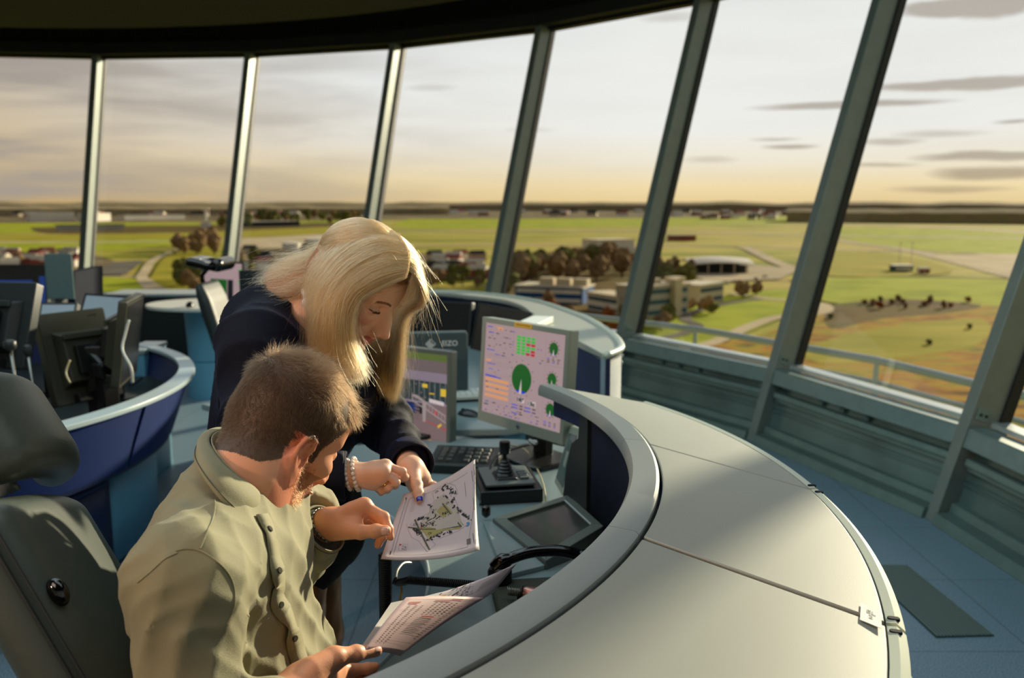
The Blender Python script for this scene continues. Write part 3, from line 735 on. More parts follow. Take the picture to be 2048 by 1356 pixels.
# tilted touch panel by the curved wall
q = [P(985, 1042, z=.745), P(1137, 995, z=.775), P(1207, 1058, z=.775), P(1092, 1128, z=.745)]
tp = thing('touch_panel', 'flat recessed touch screen in a grey metal frame beside the navy curved wall', 'touch screen', (sum(p.x for p in q) / 4, sum(p.y for p in q) / 4, ZD))
cen = sum(q, V(0, 0, 0)) / 4
mb = MB(); mb.hexa([V(p.x, p.y, ZD) for p in (q[0], q[3], q[2], q[1])] + [q[0], q[3], q[2], q[1]]); mb.build('housing', M('grey_plastic'), tp)
inn = [cen + (p - cen) * .76 + V(0, 0, .004) for p in q]
mb = MB()
for k in range(4):
    a, b_, c, d = q[k], q[(k + 1) % 4], inn[(k + 1) % 4], inn[k]
    mb.hexa([a, b_, c - V(0, 0, .004), d - V(0, 0, .004), a + V(0, 0, .008), b_ + V(0, 0, .008), c + V(0, 0, .006), d + V(0, 0, .006)])
mb.build('frame', M('monitor_grey'), tp, bevel=.0015)
mat('dusty_screen', (52, 58, 54), .2, noise=.3, nscale=5)
mb = MB(); mb.hexa([p + V(0, 0, -.006) for p in (inn[0], inn[3], inn[2], inn[1])] + [p - V(0, 0, .001) for p in (inn[0], inn[3], inn[2], inn[1])]); mb.build('screen', M('dusty_screen'), tp)
mb = MB(); mb.tube([inn[1] + V(0, 0, .006), inn[2] + V(0, 0, .006)], .0022, 6); mb.build('bright_edge', M('desk_edge'), tp)
# narrow upright display between the monitor and the end cheek
sd = [P(1140, 852, Y=2.60), P(1160, 858, Y=2.50), P(1124, 992, Y=2.36), P(1108, 965, Y=2.46)]
sdt = thing('small_display', 'narrow grey upright display wedged between the wind dial monitor and the dark console end', 'display', tuple(sd[3]))
nd = (sd[1] - sd[0]).cross(sd[3] - sd[0]).normalized()
mb = MB(); mb.hexa([sd[3], sd[2], sd[2] + V(.02, .02, 0), sd[3] + V(.02, .02, 0), sd[0], sd[1], sd[1] + V(.02, .02, 0), sd[0] + V(.02, .02, 0)]); mb.build('casing', M('monitor_silver'), sdt, bevel=.003)
ci = sum(sd, V(0, 0, 0)) / 4; off_ = V(-.002, -.0025, 0)
mb = MB(); mb.add([ci + (p - ci) * .78 + off_ for p in sd], [(0, 1, 2, 3)]); mb.build('screen', M('grey_panel_dark'), sdt)
# slate tray beside the panel
q2 = [P(966, 1040, z=.742), P(986, 1042, z=.742), P(1090, 1130, z=.742), P(1010, 1150, z=.742)]
tr = thing('equipment_tray', 'long grey metal tray edge beside the touch screen frame under the maps', 'tray', (q2[0].x, q2[0].y, ZD))
mb = MB(); mb.hexa([V(p.x, p.y, ZD) for p in (q2[0], q2[3], q2[2], q2[1])] + [q2[0], q2[3], q2[2], q2[1]]); mb.build('plate', M('desk_grey'), tr, bevel=.002)
mb = MB(); pk = P(972, 1020, z=.76); mb.lathe(pk, [(.004, -.02), (.012, -.012), (.012, .008), (.006, .012)], 14); mb.build('knob', M('gloss_black'), tr, smooth=True)
# telephone: handset on a cradle
h0, h1 = P(992, 1128, z=.80), P(1185, 1118, z=.80)
ph = thing('telephone', 'glossy black telephone handset lying on its dark cradle under the console rim', 'telephone', ((h0.x + h1.x) / 2, (h0.y + h1.y) / 2, ZD))
ax = (h1 - h0).normalized(); L = (h1 - h0).length
path = [h0 + V(0, 0, -.012), h0 + ax * .02 + V(0, 0, .006), h0 + ax * L * .35 + V(0, 0, .022), h0 + ax * L * .65 + V(0, 0, .022), h1 - ax * .02 + V(0, 0, .006), h1 + V(0, 0, -.012)]
path = catmull(path, 5)
mb = MB(); mb.tube(path, [.019 if (k < 6 or k > len(path) - 7) else .0125 for k in range(len(path))], 14); mb.build('handset', M('gloss_black'), ph, smooth=True)
for q_, nm in ((h0 + ax * .008, 'earpiece'), (h1 - ax * .008, 'mouthpiece')):
    mb = MB(); mb.lathe(q_ + V(0, 0, -.045), [(.022, 0), (.026, .01), (.026, .03), (.02, .04)], 20); mb.build(nm, M('black_plastic'), ph, smooth=True)
mat('felt', (70, 76, 66), .9, noise=.3, nscale=200, bump=.3, bscale=300)
bc = (h0 + h1) / 2 + V(.01, -.06, 0)
mb = MB(); mb.rbox(V(bc.x, bc.y, .745), (.115, .075, .015), .01, (ax, V(-ax.y, ax.x, 0), V(0, 0, 1))); mb.build('cradle', M('felt'), ph, angle=40)
# metal cylinder microphone boom in front of the cradle
m0, m1 = P(1015, 1182, z=.78), P(1095, 1190, z=.78)
mc = thing('microphone', 'pinkish metal microphone barrel with spring coil in front of the telephone', 'microphone', (m0.x, m0.y, ZD))
mb = MB(); mb.tube([m0 + (m1 - m0) * .35, m0 + (m1 - m0) * .5, m1 + (m1 - m0) * .5], [.011, .013, .013], 16); mb.build('barrel', M('copper_pink'), mc, smooth=True)
cp_ = [m0 + (m1 - m0) * (.4 * k / 80) + V(0, math.cos(k * .8) * .008, math.sin(k * .8) * .008) for k in range(80)]
mb = MB(); mb.tube(cp_, .0013, 5); mb.build('spring', M('steel'), mc, smooth=True)
mb = MB(); mb.tube([m0 + (m1 - m0) * .33, m0 + (m1 - m0) * .38], .014, 12); mb.build('collar', M('black_plastic'), mc)
mb = MB(); mb.rbox(V(m1.x, m1.y + .01, .748), (.06, .03, .018), .008); mb.build('base', M('gloss_black'), mc)
# coiled cords
def coil(a, b_, r, turns, wr, sag=0):
    a, b_ = Vector(a), Vector(b_); d = (b_ - a); t = d.normalized(); x = t.cross(V(0, 0, 1)); x = x if x.length > .1 else t.cross(V(0, 1, 0)); x.normalize(); y = t.cross(x); n = int(turns * 9)
    return [a + d * (k / n) + V(0, 0, -sag * 4 * (k / n) * (1 - k / n)) + (x * math.cos(2 * PI * turns * k / n) + y * math.sin(2 * PI * turns * k / n)) * r for k in range(n + 1)]
cd = thing('coiled_cord', 'black coiled cord with smooth plug lying across the worktop edge above the held papers', 'cord', tuple(P(800, 1165, Y=1.80)))
a_, b_ = P(815, 1160, Y=1.78), P(950, 1170, Y=1.72)
mb = MB(); mb.tube(coil(a_, b_, .0075, 34, .002), .0021, 5); mb.build('coil', M('cable_black'), cd, smooth=True)
pl = catmull([P(788, 1160, Y=1.80), P(796, 1164, Y=1.80), P(808, 1163, Y=1.79), P(824, 1158, Y=1.78)], 5)
mb = MB(); mb.tube(pl, [.0065] + [.009] * (len(pl) - 2) + [.008], 12); mb.build('plug', M('cable_black'), cd, smooth=True)
mb = MB(); mb.tube(catmull([P(822, 1126, Y=1.93), P(806, 1127, Y=1.9), P(794, 1142, Y=1.85), P(791, 1158, Y=1.81)], 5), .0035, 8); mb.build('lead', M('steel'), cd, smooth=True)
mb = MB(); mb.tube(catmull([P(801, 1170, Y=1.80), P(803, 1182, Y=1.79), P(800, 1200, Y=1.78)], 5), .0025, 8); mb.build('yellow_lead', M('tape_yellow'), cd, smooth=True)
cd = tag(MB().tube(coil(P(770, 1108, Y=1.75), P(772, 1240, Y=1.75), .011, 30, .003), .0034, 6).build('coiled_cord', M('cable_black'), smooth=True), 'black coiled cord hanging straight down below the left corner of the map', 'cord')
# cables on the worktop
tag(MB().tube(catmull([P(985, 905, z=.75), P(1010, 890, z=.745), P(1050, 900, z=.745), P(1075, 940, z=.74), P(1088, 975, z=.737), P(1092, 1005, z=.737)], 6), .0026, 6).build('cable', M('cable_beige'), smooth=True), 'thin beige cable looping from the joystick corner over the desk edge', 'cable')
tag(MB().tube(catmull([P(960, 1010, z=.738), P(985, 925, z=.79), P(1010, 905, z=.79), P(1060, 890, z=.77), P(1100, 893, z=.75)], 6), .003, 6).build('cable', M('cable_black'), smooth=True), 'black cable arching behind the joystick towards the monitor stand', 'cable')
# metal tangle at the foot of the wind display
tag(MB().tube(catmull([P(1066 + 9 * math.cos(k * 1.9) , 884 + 5 * math.sin(k * 2.3), Y=2.62 + .01 * (k % 3)) for k in range(9)], 4), .0035, 6).build('key_ring', M('steel'), smooth=True), 'silver keys hanging under the lower edge of the wind dial monitor', 'keys')
# mouse behind monitors
def mouse(p, label, rot=0, m_='black_plastic', wheel=True):
    t = thing('computer_mouse', label, 'mouse', tuple(p), rot)
    s_ = SDF((-.04, -.065, -.005), (.04, .065, .045), .0025); s_.ell((0, 0, .006), (.031, .056, .032)); s_.half((0, 0, 0), (0, 0, -1))
    v, f = s_.mesh(); v = v @ np.array(chain_matrix(t))[:3, :3].T + np.array(p); np_object('shell', [(v, f, 0)], [M(m_)], t)
    if wheel: mb = MB(); mb.tube([V(-.003, .03, .03), V(.003, .03, .03)], .008, 12); mb.build('wheel', M('charcoal'), t, local=True)
    return t
mouse(P(938, 838, z=.735), 'black computer mouse on the worktop behind the apron camera monitor', .9)
# sheets and keyboard behind the rear-facing monitor
kb = thing('keyboard', 'pale keyboard seen between the rear-facing monitor and the wind display', 'keyboard', tuple(P(948, 792, z=.76)), .2)
mb = MB(); mb.rbox(V(0, 0, .008), (.2, .07, .008), .008); mb.build('body', M('cable_white'), kb, local=True)
for j in range(5):
    mb = MB()
    for i in range(15): mb.box((-.18 + i * .0255, -.048 + j * .024, .019), (.011, .010, .003))
    mb.build('key_row', M('white_label'), kb, local=True)

# ---- second worktop and far crescent console
FO = [(-1.35, 5.95), (-.95, 5.86), (-.56, 5.716), (-.331, 5.65), (-.13, 5.49), (.048, 5.282), (.19, 5.0), (.281, 4.694), (.36, 4.40), (.408, 4.096), (.437, 3.80), (.44, 3.564), (.42, 3.42), (.35, 3.28)]
FI = [(-1.33, 5.75), (-.95, 5.68), (-.56, 5.555), (-.40, 5.46), (-.27, 5.33), (-.14, 5.20), (-.04, 5.061), (.03, 4.87), (.069, 4.694), (.10, 4.45), (.13, 4.22), (.17, 3.98), (.22, 3.78), (.25, 3.63)]
fc = thing('control_console', 'curved console with pale top and ribbed silver end beyond the wind dial monitor', 'console', (.1, 4.4, 0))
fo = catmull([V(x, y, 0) for x, y in FO], 4); fi = catmull([V(x, y, 0) for x, y in FI], 4)
fo2 = [(p.x, p.y) for p in fo]; fi2 = [(p.x, p.y) for p in fi]
mb = MB(); strip(mb, fi2, fo2, 1.0, .985, .03); mb.build('top_panel', M('console_top'), fc, angle=40, bevel=.003)
mb = MB(); mb.tube([V(x, y, .985) for x, y in fo2], .014, 8); mb.build('edge_trim', M('console_edge'), fc, smooth=True)
mb = MB(); wall_strip(mb, fo2[::-1], .05, .975, .02); mb.build('outer_wall', M('silver_ribbed'), fc, smooth=True)
mb = MB(); wall_strip(mb, fi2, .7, .98, .02); mb.build('inner_wall', M('navy_dark'), fc, smooth=True)
e0, e1 = V(.25, 3.63, 0), V(.35, 3.28, 0)
d_ = (e1 - e0).normalized(); nn = V(-d_.y, d_.x, 0) * -1
mb = MB(); mb.hexa([e0 + V(0, 0, .74), e1 + V(0, 0, .74), e1 - nn * .02 + V(0, 0, .74), e0 - nn * .02 + V(0, 0, .74), e0 + V(0, 0, .97), e1 + V(0, 0, .97), e1 - nn * .02 + V(0, 0, .97), e0 - nn * .02 + V(0, 0, .97)]); mb.build('end_panel', M('navy'), fc)
mb = MB(); mb.hexa([e0 + V(0, 0, .05), e1 + V(0, 0, .05), e1 - nn * .02 + V(0, 0, .05), e0 - nn * .02 + V(0, 0, .05), e0 + V(0, 0, .735), e1 + V(0, 0, .735), e1 - nn * .02 + V(0, 0, .735), e0 - nn * .02 + V(0, 0, .735)]); mb.build('lower_end_panel', M('light_blue'), fc)
for dz in (0, .022):
    mb = MB(); pb = P(1220, 722 + dz * 400, Y=3.3); mb.lathe(V(.447, 3.6, .93 - dz * 1.3), [(.008, 0), (.008, .006), (.003, .009)], 10, (V(0, 1, 0), V(0, 0, 1), V(1, 0, 0))); mb.build('bolt', M('desk_edge'), fc)
wt = [(-.62, 3.12), (-.4, 3.10), (-.2, 3.09), (-.02, 3.10), (.1, 3.16), (.17, 3.26), (.2, 3.42), (.24, 3.62)]
wi = [(x - .02, y) for x, y in wt]
mb = MB(); mb.prism([(-1.25, 3.5), (-1.0, 3.3)] + wt + [(.2, 3.78), (.15, 3.98), (.08, 4.45), (.04, 4.694), (-.06, 5.05), (-.3, 5.3), (-.6, 5.5), (-1.3, 5.7), (-1.5, 5.0), (-.9, 4.9), (-.6, 4.5), (-.5, 4.0), (-.8, 3.75)], .725, .75); mb.build('worktop', M('desk_grey'), fc, bevel=.004)
mb = MB(); mb.box((.0, 3.4, .36), (.05, .2, .36)); mb.build('leg', M('light_blue'), fc, bevel=.02)
mb = MB(); mb.box((-.9, 4.0, .36), (.05, .2, .36)); mb.build('leg', M('light_blue'), fc, bevel=.02)
# dark screens inside the far console
fr = frame_from((802, 598), (945, 605), 5.2, 5.0, .36, 10); monitor('large black switched-off screen in the left part of the far curved console', fr, .36, .75, M('charcoal'), M('scr_off'), .01, .012, base=True)
fr = frame_from((958, 603), (1066, 628), 4.9, 4.45, .33, 12); monitor('black switched-off screen with rounded corner nearest the pale end of the far console', fr, .33, .75, M('charcoal'), M('scr_off'), .01, .012, base=True)
bx = thing('paper_stack', 'white papers with yellowed edge lying on the far console rim above the wind display', 'papers', (.06, 4.0, 1.0))
a_ = P(1058, 640, z=1.03)
mb = MB(); mb.box((a_.x + .02, a_.y, 1.015), (.05, .16, .014), (V(.95, -.3, 0), V(.3, .95, 0), V(0, 0, 1))); mb.build('sheets', M('white_label'), bx, bevel=.002)
# ================================================================= left pod with monitors seen from behind
PC = (-3.05, 3.8)
lp_ = thing('control_console', 'round low navy console with perforated blue band and pale rim at the left', 'console', (PC[0], PC[1], 0))
mb = MB(); strip(mb, arc(PC, 1.50, -95, 100, 90), arc(PC, 1.575, -95, 100, 90), .752, .748, .02); mb.build('rim', M('desk_edge'), lp_, angle=40, bevel=.003)
for a0, a1 in ((-95, -40), (-40, -8.5), (-8, 34), (34.5, 100)):
    mb = MB(); rings = []
    for k in range(31):
        a = math.radians(a0 + .3 + (a1 - a0 - .6) * k / 30); c, s = math.cos(a), math.sin(a)
        rings.append([V(PC[0] + rr * c, PC[1] + rr * s, z) for rr, z in ((1.56, .735), (1.46, .46), (1.43, .46), (1.53, .735))])
    mb.loft(rings); mb.build('perforated_band', M('navy_ribbed'), lp_, smooth=False, angle=40)
mb = MB(); rings = []
for k in range(61):
    a = math.radians(-95 + 195 * k / 60); c, s = math.cos(a), math.sin(a)
    rings.append([V(PC[0] + rr * c, PC[1] + rr * s, z) for rr, z in ((1.55, .74), (1.45, .44), (1.42, .44), (1.52, .74))])
mb.loft(rings); mb.build('band_frame', M('navy'), lp_, angle=40)
for a0, a1, mm in ((-95, -42, 'navy'), (-41.5, -9, 'navy'), (-8, 31, 'light_blue'), (32, 56, 'navy_ribbed'), (57, 100, 'navy_ribbed')):
    R0 = 1.37 if mm == 'light_blue' else 1.385
    mb = MB(); wall_strip(mb, arc(PC, R0, a0, a1, 20), .03, .425, .02); d = mb.build('door', M(mm), lp_, smooth=True)
    if mm != 'light_blue':
        mb = MB(); wall_strip(mb, arc(PC, R0 + .008, a0 + .5, a1 - .5, 20), .39, .41, .01); mb.build('grip_rail', M('navy_groove'), d, smooth=True)
mb = MB(); pk = V(PC[0] + 1.4 * math.cos(math.radians(54)), PC[1] + 1.4 * math.sin(math.radians(54)), .3)
mb.rbox(pk, (.02, .02, .03), .005); mb.build('lock', M('gloss_black'), lp_)
mb = MB(); mb.prism(arc(PC, 1.49, -95, 100, 60) + [(PC[0] - .2, PC[1] + .9), (PC[0] - .2, PC[1] - .9)], .58, .60); mb.build('worktop', M('charcoal'), lp_)
mb = MB(); mb.prism([(-2.35, 3.1), (-2.2, 2.95), (-3.9, 2.6), (-3.9, 3.4)], .72, .745); mb.build('blue_shelf', M('light_blue'), lp_)

mat('monitor_tan', (58, 58, 46), .36, .1, bump=.05, bscale=200)
def rear_monitor(label, tl, tr, bl, YL, YR, YB, H, th, foot_px, post=True, led=False, front=None, logo=None, mcase='monitor_tan', bulge=True):
    """monitor whose back faces us; built from its back face corners"""
    a, b_ = P(*tl, Y=YL), P(*tr, Y=YR); z = (a.z + b_.z) / 2; a.z = b_.z = z
    d = P(*bl, Y=YB); r = (b_ - a); W = r.length; r.normalize(); up = (a - d); up = (up - r * up.dot(r)).normalized(); n = r.cross(up)   # n to viewer
    if n.y > 0: n = -n
    c = (a + b_) / 2 - up * H / 2
    foot = P(*foot_px, z=.60)
    t = thing('monitor', label, 'monitor', (foot.x, foot.y, .60))
    w2, h2 = W / 2, H / 2
    mb = MB(); mb.rbox(c - n * th / 2, (w2, h2, th / 2), .008, (r, up, n), 3); mb.build('casing', M(mcase), t, angle=40)
    mb = MB(); mb.box(c - n * (th + .001), (w2 - .018, h2 - .018, .001), (r, up, n)); mb.build('screen', M(front or 'scr_off'), t)
    if bulge:
        mb = MB(); mb.loft([[c + r * x * w2 * .72 + up * (y * h2 * .62 - .01) for x, y in ((-1, -1), (1, -1), (1, 1), (-1, 1))], [c + n * .045 + r * x * w2 * .60 + up * (y * h2 * .5 - .01) for x, y in ((-1, -1), (1, -1), (1, 1), (-1, 1))]]); hs = mb.build('rear_housing', M(mcase), t, bevel=.004)
        mb = MB(); mb.box(c + n * .052 + up * h2 * .42, (w2 * .62, .012, .008), (r, up, n)); mb.build('vent_ledge', M(mcase), hs, bevel=.003)
        mb = MB(); mb.box(c + n * .062 - up * h2 * .1, (.06, .06, .012), (r, up, n)); mb.build('mount_plate', M('black_plastic'), hs, bevel=.003)
        mb = MB(); mb.box(c + n * .02 - up * h2 * .9, (w2 * .5, .018, .02), (r, up, n)); mb.build('connector_cover', M('black_plastic'), t, bevel=.003)
    if post:
        top = c + n * .085 - up * h2 * .45 + r * w2 * .12
        hz = V(n.x, n.y, 0).normalized(); px_ = V(-hz.y, hz.x, 0)
        base = V(top.x, top.y, 0) + hz * .03
        mb = MB(); mb.box(V(base.x, base.y, (top.z + .60) / 2 + .01), (.036, .028, (top.z - .60) / 2 + .015), (px_, hz, V(0, 0, 1))); mb.build('stand', M('black_plastic'), t, bevel=.005)
        mb = MB(); mb.box(V(base.x, base.y, top.z + .01), (.045, .04, .03), (px_, hz, V(0, 0, 1))); mb.build('stand_head', M('black_plastic'), t, bevel=.006)
        mb = MB(); mb.tube([c + n * .06, V(base.x, base.y, top.z + .01)], .022, 10); mb.build('tilt_arm', M('black_plastic'), t)
        mb = MB(); mb.rbox(V(base.x, base.y, .612), (.13, .1, .012), .03, (px_, hz, V(0, 0, 1))); mb.build('base', M('black_plastic'), t)
    return t, c, r, up, n, w2, h2
_t = rear_monitor('tan-black monitor seen from behind with post stand, nearest on the left round console', (72, 632), (207, 612), (44, 765), 3.62, 3.88, 3.48, .39, .045, (180, 740))
_tt, _c, _r, _u, _n, _w, _h = _t
text_mesh('acer', .022, M('charcoal'), _tt, _c + _r * _w * .62 + _u * (_h - .025) + _n * .0005, _r, _u)
rear_monitor('slim monitor seen edge-on from behind, rightmost of the monitors on the left round console', (236, 600), (272, 586), (214, 745), 3.55, 3.90, 3.46, .36, .035, (240, 770), mcase='monitor_tan')
rear_monitor('tall dark monitor back with bright sunlit right edge at the left border', (-60, 566), (73, 561), (-60, 700), 3.5, 3.45, 3.4, .34, .045, (10, 720), mcase='charcoal')
# paler screens facing the room
emis('scr_pale', (126, 146, 156), .75); emis('scr_blue_off', (24, 60, 130), .6)
fr = frame_from((82, 600), (156, 604), 4.45, 4.45, .22, 25); monitor('small screen with pale grey-blue display behind the nearest left monitor', fr, .2, .60, M('charcoal'), M('scr_pale'), .01, .012, bulge=False)
fr = frame_from((172, 586), (262, 594), 4.35, 4.2, .36, 22); monitor('pale blue lit screen leaning back between the two dark monitor backs on the left', fr, .36, .60, M('charcoal'), M('scr_pale'), .01, .014, bulge=False)
fr = frame_from((-40, 528), (94, 530), 5.75, 5.75, .34, 5); t, s, at, _ = monitor('wide dark monitor with a blue window bar at the far left edge', fr, .34, .75, M('charcoal'), M('scr_off'), .012, .014, bulge=False)
mb = panelq(at, [('scr_blue_off', .12, .28, .8, .7), ('scr_blue_off', .9, .2, 1, .9)]); mb.build('display_graphics', None, s)
# support desk under that monitor
ds = thing('side_desk', 'dark low desk behind the round console at the far left carrying the wide monitor', 'desk', (-2.9, 5.5, 0))
mb = MB(); mb.rbox((-3.45, 5.78, .735), (.70, .35, .015), .05); mb.build('top', M('dark_teal'), ds)
for x in (-4.0, -2.9): mb = MB(); mb.box((x, 5.78, .36), (.03, .3, .36)); mb.build('leg', M('dark_teal'), ds)
# grey glass panel screen standing on edge
mat('grey_panel', (88, 112, 112), .25, spec=.7)
gp = thing('glass_panel', 'upright grey-green panel standing behind the low monitors at left', 'panel', tuple(V(*P(122, 590, Y=4.9)[:2], .75)))
mb = MB(); c_ = P(119, 553, Y=4.9); mb.rbox(c_, (.075, .006, .125), .004); mb.build('pane', M('grey_panel'), gp)
mb = MB(); mb.box((c_.x, c_.y, (c_.z - .12 + .75) / 2), (.02, .03, (c_.z - .12 - .75) / 2)); mb.build('foot', M('charcoal'), gp)
ds_top = MB()
# dark angled screen right of it
fr = frame_from((146, 536), (204, 545), 5.1, 5.6, .22, -3)
monitor('black screen back turned away beside the sunlit window post', fr, .24, .75, M('navy_dark'), M('navy_dark'), .004, .004, bulge=False)
# telephones, pens and pads as small clutter behind: lamp ring, cable reels
tag(MB().tube(catmull([P(258, 640, Y=3.5), P(250, 670, Y=3.48), P(245, 700, Y=3.45), P(262, 735, Y=3.4), P(265, 765, Y=3.4)], 6), .005, 8).build('cable', M('cable_white'), smooth=True), 'white cable curving down between the stand columns of the left console', 'cable')
tag(MB().tube(catmull([P(140, 720, Y=3.2), P(132, 745, Y=3.18), P(140, 765, Y=3.15)], 6), .0035, 8).build('cable', M('cable_beige'), smooth=True), 'short beige cable beside the green light on the left console', 'cable')
tag(MB().tube(catmull([P(185, 765, z=.62), P(200, 750, z=.66), P(215, 745, z=.64), P(235, 755, z=.62)], 6), .006, 8).build('cable', M('cable_red'), smooth=True), 'red cable among the wires on the left console', 'cable')
for k, (x, y, lb) in enumerate(((205, 776, 'coil of white cable lying against the rim of the left console'),)):
    p = P(x, y, z=.68); tag(MB().tube([p + V(math.cos(a * .5) * .045, math.sin(a * .5) * .012, math.sin(a * .5) * .045 + .0008 * a) for a in range(40)], .006, 8).build('cable_coil', M('cable_white'), smooth=True), lb, 'cable')
tag(MB().tube(catmull([P(232 , 770, z=.62), P(250, 745, z=.64), P(262, 770, z=.62), P(285, 755, z=.63)], 6), .006, 8).build('cable', M('cable_black'), smooth=True), 'thick black cable at the right of the cable coil on the left console', 'cable')
bxm = thing('computer_box', 'black power unit with a tiny green light under the nearest left monitor', 'computer', tuple(P(150, 790, z=.60)))
mb = MB(); c_ = P(140, 790, z=.60); mb.rbox((c_.x, c_.y, .67), (.09, .07, .07), .008); mb.build('case', M('gloss_black'), bxm)
emis('led_green', (150, 220, 30), 3); mb = MB(); q_ = P(125, 793, Y=c_.y - .072); mb.lathe(q_, [(.005, 0), (.005, .002)], 10, (V(1, 0, 0), V(0, 0, 1), V(0, -1, 0))); mb.build('indicator_light', M('led_green'), bxm)
for (x, y, Y, s_, lb) in ((20, 690, 3.1, .03, 'grey desk microphone base at the left border'), (55, 700, 3.3, .022, 'small black handset beside the leftmost stand')):
    t = thing('desk_microphone', lb, 'microphone', tuple(V(*P(x, y, Y=Y)[:2], .60)))
    p = P(x, y, Y=Y); mb = MB(); mb.tube([V(p.x, p.y, .60), V(p.x, p.y, .60) + V(.02, 0, .08), p], .006, 8); mb.build('stem', M('steel'), t, smooth=True)
    mb = MB(); mb.lathe(p, [(.01, -.02), (s_ * .7, -.01), (s_ * .7, .012), (.01, .02)], 12); mb.build('head', M('charcoal'), t, smooth=True); mb = MB(); mb.rbox(V(p.x, p.y, .612), (.05, .05, .012), .02); mb.build('base', M('black_plastic'), t)
# low cupboard block behind the pod (pale blue) and round white table on blue column
cb = thing('cabinet', 'small pale blue cabinet with light top behind the left round console', 'cabinet', tuple(P(292, 720, z=0)))
p = P(290, 700, Y=5.0); mb = MB(); mb.box((p.x, p.y, .36), (.06, .16, .36)); mb.build('body', M('light_blue'), cb, bevel=.006)
mb = MB(); mb.box((p.x, p.y, .735), (.065, .165, .012)); mb.build('top', M('sill_white'), cb, bevel=.003)
tb = thing('pedestal_table', 'white half-round table top on a thick pale blue column', 'table', (-2.42, 7.1, 0))
mat('white_top', (226, 228, 216), .3)
mb = MB(); top = [(-2.4 + .43 * math.cos(a) * 1.15, 7.05 + .40 * math.sin(a)) for a in [2 * PI * k / 48 for k in range(48)]]
mb.prism(top, .735, .76); mb.build('table_top', M('white_top'), tb, bevel=.006)
mb = MB(); mb.cyl((-2.45, 7.1), .155, .30, .72, 40, .175); mb.build('column', M('light_blue'), tb, angle=40)
mb = MB(); mb.cyl((-2.45, 7.1), .175, .0, .295, 40, .165); pl = mb.build('plinth', M('light_blue'), tb, angle=40)
mb = MB(); mb.cyl((-2.45, 7.1), .29, .715, .735, 40, .40); mb.build('under_rim', M('light_blue'), tb, angle=40)
mouse(P(380, 613, z=.762), 'black computer mouse on the white half-round table', .3)
wc = thing('low_cupboard', 'long dark cupboard with cluttered top below the windows behind the white table', 'cupboard', (-2.6, 8.4, 0))
mb = MB(); mb.box((-2.7, 8.55, .34), (1.1, .2, .34)); mb.build('body', M('dark_teal'), wc, bevel=.006)
mb = MB(); mb.box((-2.7, 8.55, .69), (1.14, .24, .012)); mb.build('top', M('desk_edge'), wc, bevel=.004)
# ---- grey office chair mid-way behind the woman
def leather_pad(t, name, c, hx, hy, hz, ax, r, m_, bend=0, h=.006, dim=None, seam=True):
    e = [sum(abs(ax[i][k]) * (hx, hy, hz)[i] for i in range(3)) + abs(bend) * hx ** 2 + .03 for k in range(3)]
    s_ = SDF([c[k] - e[k] for k in range(3)], [c[k] + e[k] for k in range(3)], h)
    s_.box(c, (hx, hy, hz), ax, r, .01, 'add', bend)
    if dim is not None: s_.ell(dim, (.03, .03, .03), None, .03, 'sub')
    v, f = s_.mesh(); return np_object(name, [(v, f, 0)], [m_], t, smooth_it=2)
mat('chair_plastic', (30, 42, 42), .5, bump=.05, bscale=150)
mat('leather', (62, 70, 62), .42, spec=.6, noise=.1, nscale=4, bump=.07, bscale=260)
ch = thing('office_chair', 'grey office chair with saddle shaped black headrest behind the woman', 'chair', (-1.52, 4.6, 0))
s_ = SDF((-1.95, 4.3, .4), (-1.1, 5.0, 1.35), .01)
pts = [P(402, 585, Y=4.6), P(420, 640, Y=4.6), P(440, 700, Y=4.6), P(462, 790, Y=4.55), P(480, 860, Y=4.55)]
A_ = V(.86, 0, -.5)
for k in range(len(pts) - 1):
    for j in range(4):
        p0 = pts[k].lerp(pts[k + 1], j / 4); w = .10 + .035 * min(1, (k + j / 4) / 2)
        s_.box((p0.x + .05, p0.y, p0.z), (.022, .14, .06), (V(.93, 0, .36), V(0, 1, 0), V(-.36, 0, .93)), .02, .03)
v, f = s_.mesh(); np_object('backrest', [(v, f, 0)], [M('chair_plastic')], ch, smooth_it=6)
hc = P(424, 531, Y=4.55)
s_ = SDF((hc.x - .2, hc.y - .25, hc.z - .1), (hc.x + .2, hc.y + .25, hc.z + .1), .006)
s_.box((hc.x - .01, hc.y, hc.z + .01), (.09, .12, .022), (V(.97, 0, -.2), V(0, 1, 0), V(.2, 0, .97)), .02, .02, 'add', 0); s_.ell((hc.x + .02, hc.y, hc.z + .045), (.04, .16, .03), None, .02, 'sub')
s_.cap((hc.x + .06, hc.y - .1, hc.z + .015), (hc.x + .06, hc.y + .1, hc.z + .015), .028, k=.02)
v, f = s_.mesh(); np_object('headrest', [(v, f, 0)], [M('gloss_black')], ch, smooth_it=2)
mb = MB(); mb.tube([hc + V(-.02, 0, -.01), P(404, 550, Y=4.6), P(408, 575, Y=4.6)], .012, 8); mb.build('headrest_stem', M('gloss_black'), ch, smooth=True)
mb = MB(); mb.rbox((-1.18, 4.6, .48), (.24, .24, .04), .06); mb.build('seat', M('leather'), ch, angle=40)
mb = MB(); mb.cyl((-1.2, 4.6), .03, .08, .44, 12); mb.build('gas_lift', M('gloss_black'), ch)
